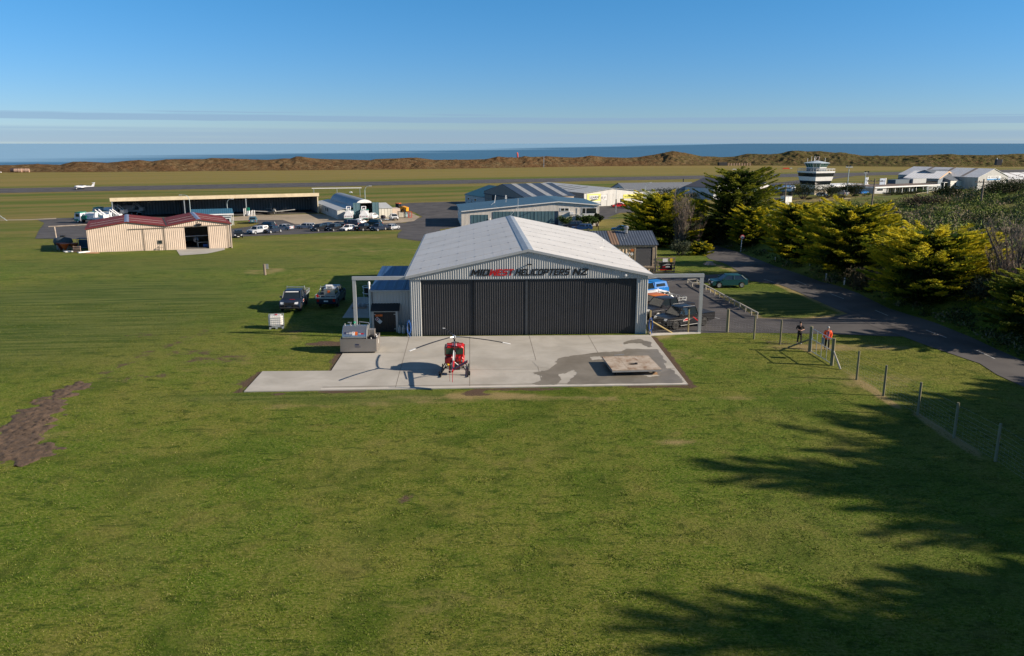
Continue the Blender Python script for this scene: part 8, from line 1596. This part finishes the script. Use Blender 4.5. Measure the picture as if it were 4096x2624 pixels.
f2 = [gR] + [G(*q) for q in ((3426, 1519), (3533.4, 1583.4), (3669.8, 1660), (3815, 1752), (3981, 1846), (4150, 1960), (4330, 2080))]
fence('post_fence', 'post and wire fence running from the gate down the lawn to the right edge', f2, [(gR, 1.15, (23.06, 53.8), M_RAIL)], thick=(0,))
gt = thing('field_gate', 'tall galvanised pipe gate with a small blue grey sign between two thick posts', 'gate', (gL[0] + .02, gL[1] - .2, 0), math.atan2(gR[1] - gL[1], gR[0] - gL[0])); gl = math.dist(gL, gR) - .35; m = MB()
for zz in (.12, 1.05, 1.85): m.tube([(0, 0, zz), (gl, 0, zz)], .028, 6)
for f_ in (0, .25, .5, .75, 1): m.tube([(gl * f_, 0, .12), (gl * f_, 0, 1.85)], .024, 6)
m.build('frame', M_STEEL, gt); m = MB(); m.box(gl * .5 + .0, -.05, 1.15, gl * .5 + .45, -.03, 1.65); m.build('sign_plate', pm('blue grey plate', (.18, .22, .27), .5), gt); m = MB(); m.tube([(gl * .0, -.04, 1.0), (gl * 0, .04, 1.2)], .05, 6); m.build('latch', M_STEEL, gt)
# ------------------------------------------------------------------ people
def skin(name, verts, edges, radii, mat, parent, sub=1):
    me = bpy.data.meshes.new(name); me.from_pydata([Vector(v) for v in verts], edges, []); o = bpy.data.objects.new(name, me); COL.objects.link(o); o.parent = parent; me.materials.append(mat)
    md = o.modifiers.new('Skin', 'SKIN'); md.use_smooth_shade = True
    for i, r_ in enumerate(radii): me.skin_vertices[0].data[i].radius = (r_, r_) if not isinstance(r_, tuple) else r_
    me.skin_vertices[0].data[0].use_root = True
    s_ = o.modifiers.new('Subdivision', 'SUBSURF'); s_.levels = sub; s_.render_levels = sub; return o
M_SKIN = pm('skin', (.48, .27, .19), .55, var=.05)
def person(label, x, y, rz, h_, coat, trou, shoe, hairm, jacket, arms):
    t = thing('person', label, 'person', (x, y, T(x, y) + .02), rz); s_ = h_ / 1.78; V3 = []; E_ = []; R_ = []
    def v(p, r_, par=None):
        V3.append((p[0] * s_, p[1] * s_, p[2] * s_)); R_.append((r_[0] * s_, r_[1] * s_) if isinstance(r_, tuple) else r_ * s_)
        if par is not None: E_.append((par, len(V3) - 1))
        return len(V3) - 1
    pel = v((0, 0, .95), (.15, .11)); sp_ = v((0, 0, 1.15), (.14, .10), pel); ch = v((0, -.01, 1.36), (.17, .11), sp_); nk = v((0, 0, 1.50), .055, ch); v((0, -.01, 1.58), .06, nk); hd = v((0, -.02, 1.68), (.078, .092), len(V3) - 1); v((0, -.01, 1.75), (.05, .06), hd)
    hands = []
    for sg, (el, wr_) in zip((-1, 1), arms):
        a = v((sg * .19, 0, 1.44), .055, ch); b_ = v(el, .045, a); c_ = v(wr_, .028, b_); d = (Vector(wr_) - Vector(el)).normalized(); pm_ = Vector(wr_) + d * .07; p_ = v(pm_, (.035, .018), c_); hands.append((p_, pm_, d, sg))
        side = Vector((1, 0, 0)) if abs(d.x) < .7 else Vector((0, 0, 1))
        for j, (o_, L_) in enumerate(((-.028, .075), (-.009, .085), (.010, .08), (.028, .062))): q = pm_ + side * o_; m1 = v(q + d * L_ * .5, .0085, p_); v(q + d * L_ * .85 + Vector((0, .02, -.015)), .007, m1)
        th = v(pm_ - d * .02 + side * -.045 * sg + Vector((0, -.01, 0)), .010, p_); v(pm_ + d * .02 + side * -.06 * sg, .008, th)
    legs = []
    for sg in (-1, 1):
        a = v((sg * .09, 0, .88), .085, pel); b_ = v((sg * .115, -.02, .50), .058, a); c_ = v((sg * .13, .01, .10), .038, b_); v((sg * .14, -.12, .045), (.038, .03), c_)
    skin('body', V3, E_, R_, M_SKIN, t)
    def garment(nm, pts, ed, rad, mt): return skin(nm, [(p[0] * s_, p[1] * s_, p[2] * s_) for p in pts], ed, [(r_[0] * s_, r_[1] * s_) if isinstance(r_, tuple) else r_ * s_ for r_ in rad], mt, t)
    ex = .035 if jacket else .018; hem = .80 if jacket else .90; pts = [(0, 0, 1.0), (0, 0, hem), (0, 0, 1.2), (0, -.01, 1.38), (0, 0, 1.49)]; ed = [(0, 1), (0, 2), (2, 3), (3, 4)]; rad = [(.16 + ex, .12 + ex), (.165 + ex, .12 + ex), (.155 + ex, .11 + ex), (.18 + ex, .12 + ex), (.08, .075)]
    for sg, (el, wr_) in zip((-1, 1), arms):
        n_ = len(pts); pts += [(sg * .20, 0, 1.43), el]; ed += [(3, n_), (n_, n_ + 1)]; rad += [.062 + ex * .7, .052 + ex * .7]
        if jacket: pts.append(tuple(Vector(el).lerp(Vector(wr_), .95))); ed.append((n_ + 1, n_ + 2)); rad.append(.045 + ex * .5)
    garment('jacket' if jacket else 'shirt', pts, ed, rad, coat)
    pts = [(0, 0, .97), (0, 0, .88)]; ed = [(0, 1)]; rad = [(.155, .12), (.15, .12)]
    for sg in (-1, 1): n_ = len(pts); pts += [(sg * .09, 0, .82), (sg * .115, -.02, .50), (sg * .13, .01, .12)]; ed += [(1, n_), (n_, n_ + 1), (n_ + 1, n_ + 2)]; rad += [.095, .075, .06]
    garment('trousers', pts, ed, rad, trou)
    for sg in (-1, 1): garment('shoe', [(sg * .13, .04, .05), (sg * .14, -.15, .04)], [(0, 1)], [(.048, .05), (.045, .035)], shoe)
    m = MB(); m.lathe([(.088, 0), (.095, .04), (.085, .09), (.05, .12), (.01, .13)], (0, .012, 1.675), 14); hr_ = m.build('hat' if jacket else 'hair', hairm, t, smooth=True); hr_.scale = (s_, s_ * 1.12, s_)
    f_ = MB()
    for sg in (-1, 1): f_.cbox(sg * .032, -.108, 1.685, .022, .008, .012)
    f_.build('eyes', M_BLACKP, t).scale = (s_,) * 3; f_ = MB(); f_.add([(-.012, -.105, 1.655), (.012, -.105, 1.655), (0, -.105, 1.69), (0, -.13, 1.658)], [(0, 1, 3), (1, 2, 3), (2, 0, 3)]); f_.build('nose', M_SKIN, t).scale = (s_,) * 3; f_ = MB(); f_.cbox(0, -.106, 1.632, .04, .008, .008); f_.build('mouth', pm('lips', (.25, .08, .07)), t).scale = (s_,) * 3
    return t
M_BLKC = pm('black cloth', (.012, .011, .012), .9); M_HIVIS = pm('orange hi-vis', (.95, .085, .012), .6, var=.04)
P_ = G(3196, 1376); person('person in black shirt and trousers holding both hands together in front', P_[0], P_[1], R(-12), 1.80, M_BLKC, M_BLKC, M_WHITE, M_BLKC, False, (((-.30, -.02, 1.18), (-.06, -.22, 1.13)), ((.30, -.02, 1.18), (.06, -.22, 1.12))))
P_ = G(3306, 1399); pr_ = person('person in an orange high visibility jacket and dark trousers behind the gate', P_[0], P_[1], R(-15), 1.80, M_HIVIS, M_BLKC, M_BLKC, M_LGREY, True, (((-.27, .02, 1.15), (-.22, .0, .86)), ((.27, .02, 1.16), (.20, -.10, .90))))
M_TAPE = pm('reflective tape', (.72, .74, .78), .35); m = MB(); m.box(-.20, -.172, .98, .20, -.160, 1.03); m.box(.08, -.172, 1.03, .11, -.160, 1.40); m.box(-.12, -.172, 1.03, -.09, -.160, 1.40); m.build('reflective_tape', M_TAPE, pr_); m = MB(); m.add([(-.05, -.176, 1.06), (.05, -.176, 1.06), (.05, -.165, 1.46), (-.05, -.165, 1.46)], [(0, 1, 2, 3)]); m.build('shirt_front', pm('blue shirt', (.10, .14, .30)), pr_)
# ------------------------------------------------------------------ tan shed, timber gate, stump
ts = thing('roller_door_shed', 'tan corrugated shed with slate roof and a dark roller door right of the big hangar', 'shed', (17.96, 98.69, -.36), HR); M_TAN = pm('tan cladding', (.55, .42, .28), .6, var=.08, dirt=.15); M_SLATE = stripes('slate corrugated roof', (.085, .105, .14), (.045, .055, .075), .34, .18, 0, .45, .1, bump=1.0)
L_ = 12.0; m = MB(); m.ribs(-L_, -.35, 0, 3.3, 0, .42, .05); m.box(-L_, .01, -.3, -.36, .12, 3.55); m.box(-.12, .0, -.5, 0, 7.2, 3.55); m.box(-L_, .13, -.5, -L_ + .1, 7.2, 3.55); m.box(-L_, 7.1, -.5, 0, 7.2, 3.5)
m.prism([(.0, 3.5), (3.7, 4.75), (7.2, 3.5)], -.12, -.01, 'x'); m.build('wall', M_TAN, ts); m = MB(); m.prism([(-.25, 3.6), (3.7, 4.92), (7.5, 3.6), (7.5, 3.52), (3.7, 4.84), (-.25, 3.52)], -L_, .22, 'x'); r_ = m.build('roof', M_SLATE, ts)
m = MB(); m.slab((-5.7, -.24, 3.635), (-4.65, -.24, 3.635), (-4.65, 3.6, 4.92), (-5.7, 3.6, 4.92), .02); m.build('rusty_sheet', stripes('rusty sheet', (.20, .13, .09), (.11, .065, .04), .34, .18, 0, .8), r_); m = MB(); m.lathe([(.22, 4.7), (.22, 5.15), (.30, 5.25), (.34, 5.45), (.2, 5.6)], (-3.3, 3.0, 0), 14); m.build('roof_ventilator', M_SILV2, ts)
m = MB(); m.box(-2.75, -.10, 0.9, -2.6, -.01, 3.3); m.box(-.5, -.10, .9, -.36, -.01, 3.3); m.box(-L_, -.12, 3.28, .02, -.01, 3.56); m.box(-.35, -.09, -.3, 0.01, -.005, 3.28); m.build('door_frame', pm('tan flashing', (.34, .27, .19)), ts); m = MB(); m.box(-2.6, -.06, .95, -.5, -.012, 3.24); m.build('roller_door', stripes('roller slats', (.045, .055, .075), (.02, .025, .035), .11, .2, 2, .45, bump=1), ts)
m = MB(); m.box(-3.6, -1.0, .75, -.3, -.11, .9); m.box(-3.5, -.95, -.1, -3.35, -.8, .75); m.box(-.5, -.95, -.1, -.35, -.8, .75); m.build('bench_shelf', M_WOODP, ts); panel('orange_notice', pm('rust orange board', (.45, .13, .03)), ts, -3.25, 2.75, -2.85, 3.05, -.06, .03); diamond(ts, -3.62, 2.42, .22, -.07, M_WHITE); diamond(ts, -3.1, 2.42, .22, -.07, M_WHITE); m = MB(); m.tube([(-.02, -.08, 3.4), (.05, -.1, 0), (.5, -.35, -.05)], .045, 6); m.build('downpipe', M_FASC, ts)
tf = thing('timber_gate', 'grey timber rail gate carrying a black and red banner beside the tan shed', 'gate', (18.02, 98.6, -.36), HR); 
for xx in (.12, 1.15, 2.2): m = MB(); m.box(xx, -.06, -.2, xx + .1, .04, 1.95); m.build('post', M_WOODP, tf)
for i in range(5): m = MB(); m.box(.05, -.09, .1 + i * .42, 2.35, -.062, .30 + i * .42); m.build('rail', M_WOODP, tf)
b_ = panel('banner', M_BLACKP, tf, .45, .35, 1.97, 1.32, -.095, .02); panel('banner_stripe', M_REDP, b_, .46, .36, 1.96, .52, -.117, .004); textmesh('lettering', 'NZ', .26, M_REDP, b_, (.75, -.119, .72), (R(90), 0, 0), .002, .2, .01); textmesh('lettering', 'HTA', .26, M_WHITE, b_, (1.14, -.119, .72), (R(90), 0, 0), .002, .2, .01); m = MB(); m.prism([(.7, .98), (1.0, 1.06), (1.3, 1.17), (1.6, 1.16), (1.82, 1.04), (1.6, 1.10), (1.3, 1.10), (1.0, 1.0)], -.122, -.118, 'y'); m.build('logo_outline', M_WHITE, b_)
panel('notice', M_WHITE, tf, .75, 1.42, 1.38, 1.85, -.095, .02); panel('yellow_notice', M_YELP, tf, 1.68, 1.41, 1.98, 1.86, -.095, .02)
x, y = G(2838, 1059); t = thing('tree_stump', 'weathered tree stump on the grass beside the road', 'stump', (x, y, T(x, y)), .3); m = MB(); m.lathe([(.75, 0), (.6, .12), (.5, .3), (.48, .42)], n=9); m.build('stump', pm('weathered wood', (.34, .29, .24), .9, var=.3, scale=4), t)
for a in (.4, 2.2, 4.0, 5.4): m = MB(); m.tube([(.4 * math.cos(a), .4 * math.sin(a), .2), (.95 * math.cos(a), .95 * math.sin(a), .0)], .14, 6, .06); m.build('root', pm('weathered wood', (.34, .29, .24)), t)
# ------------------------------------------------------------------ yard junk left of the cream shed
def at_(px, py): x, y = G(px, py); return (x, y, T(x, y))
t = thing('old_tank', 'dark oval tank with a square hatch left of the cream shed', 'tank', at_(256, 998), R(5)); m = MB(); m.lathe([(.1, -1.6), (.6, -1.3), (.85, 0), (.6, 1.3), (.1, 1.6)], (0, 0, 1.35), 16, 'x'); o = m.build('shell', pm('old grey paint', (.07, .085, .095), .6, dirt=.3), t); fan_ok(o, 60); m = MB(); m.box(-.25, -.3, 2.15, .35, .3, 2.4); m.build('hatch', M_PLAST, t); m = MB(); m.box(-.9, -.6, 0, -.6, .6, .85); m.box(.6, -.6, 0, .9, .6, .85); m.build('cradle', M_RUST, t)
M_ORH = pm('orange hopper', (.55, .10, .02), .6, dirt=.25)
for px, py, lb, c_ in ((247, 1003, 'dark red hopper under the oval tank', pm('dark red hopper', (.25, .04, .02), .6)), (262, 1006, 'bright orange cone hopper in the junk beside the cream shed', M_ORH), (298, 1004, 'dull orange hopper with grey cover nearest the cream shed', pm('dull orange hopper', (.32, .08, .03), .7))):
    t = thing('hopper', lb, 'hopper', at_(px, py), 0, 'spreader hoppers beside the cream shed'); m = MB(); m.lathe([(.15, .1), (.22, .35), (.72, 1.25), (.74, 1.32)], n=14); m.build('cone', c_, t)
    for a in range(3): m = MB(); m.tube([(.2 * math.cos(a * 2.1), .2 * math.sin(a * 2.1), .5), (.5 * math.cos(a * 2.1), .5 * math.sin(a * 2.1), 0)], .04, 5); m.build('leg', M_RUST, t)
frame_box('tyre_rack', 'blue grey rack standing against the shaded side of the cream shed', 'rack', 312, 994, 1.9, 1.0, 1.7, .1, pm('rack blue', (.16, .24, .36)), pm('rack goods', (.05, .09, .14)), None)
t = thing('wood_pallet', 'small grey slatted pallet propped beside the cream shed corner', 'pallet', at_(309, 1010), 0); 
for i in range(4): m = MB(); m.box(-.62, -.05, .1 + i * .26, .62, 0, .22 + i * .26); m.build('slat', M_HAY, t)
for xx in (-.6, .5): m = MB(); m.box(xx, 0.005, 0, xx + .1, .08, 1.05); m.build('bearer', M_HAY, t)
t = thing('plank_stack', 'loose orange brown planks at the front corner of the cream shed', 'planks', at_(366, 1013), .15); rg = random.Random(2)
for i in range(6): m = MB(); m.box(-.9 + rg.uniform(-.3, .3), -.6 + i * .16, .0 + (i % 2) * .06, 1.1 + rg.uniform(-.3, .3), -.46 + i * .16, .05 + (i % 2) * .06); m.build('plank', pm('raw plank', (.45, .25, .13), .8, var=.2), t)
for i, (px, py, w_, lb) in enumerate(((270, 1008, .5, 'white sack in the junk by the orange hopper'), (280, 1009, .7, 'pale sheet on the ground right of the white sack'), (336, 1011, .9, 'white slab leaning by the shed corner'))):
    t = thing('scrap_piece', lb, 'scrap', at_(px, py), i * .4); m = MB(); rbox(m, -w_, w_, .3, .25, 0, .22, .06); m.build('lump', M_WHITE, t)
x, y = G(2, 886); t = thing('stile_frame', 'pale metal frame at the far left end of the taxiway', 'frame', (x, y, TB(x, y))); m = MB(); m.tube([(-1.5, 0, 0), (0, 0, 1.6), (1.8, 0, .2)], .08, 6); m.tube([(-.5, 0, 0), (-.5, 0, 1.1)], .06, 6); m.build('rails', M_GALV, t); m = MB(); m.tube([(-1.2, .02, .9), (1.4, .02, .9)], .06, 6); m.build('crossbar', M_GALV, t)
x, y = G(1349, 787); t = thing('wind_tee', 'long white horizontal bar on legs behind the barrel roofed hangar', 'bar', (x, y, -5), R(12)); w_ = 9.5; m = MB(); m.box(-w_, -.1, 3.2, w_, .1, 3.5); m.build('bar', M_WHITE, t); 
for xx in (-8.8, 0, 8.8): m = MB(); m.tube([(xx, 0, 0), (xx, 0, 3.2)], .1, 6); m.build('leg', M_STEEL, t)
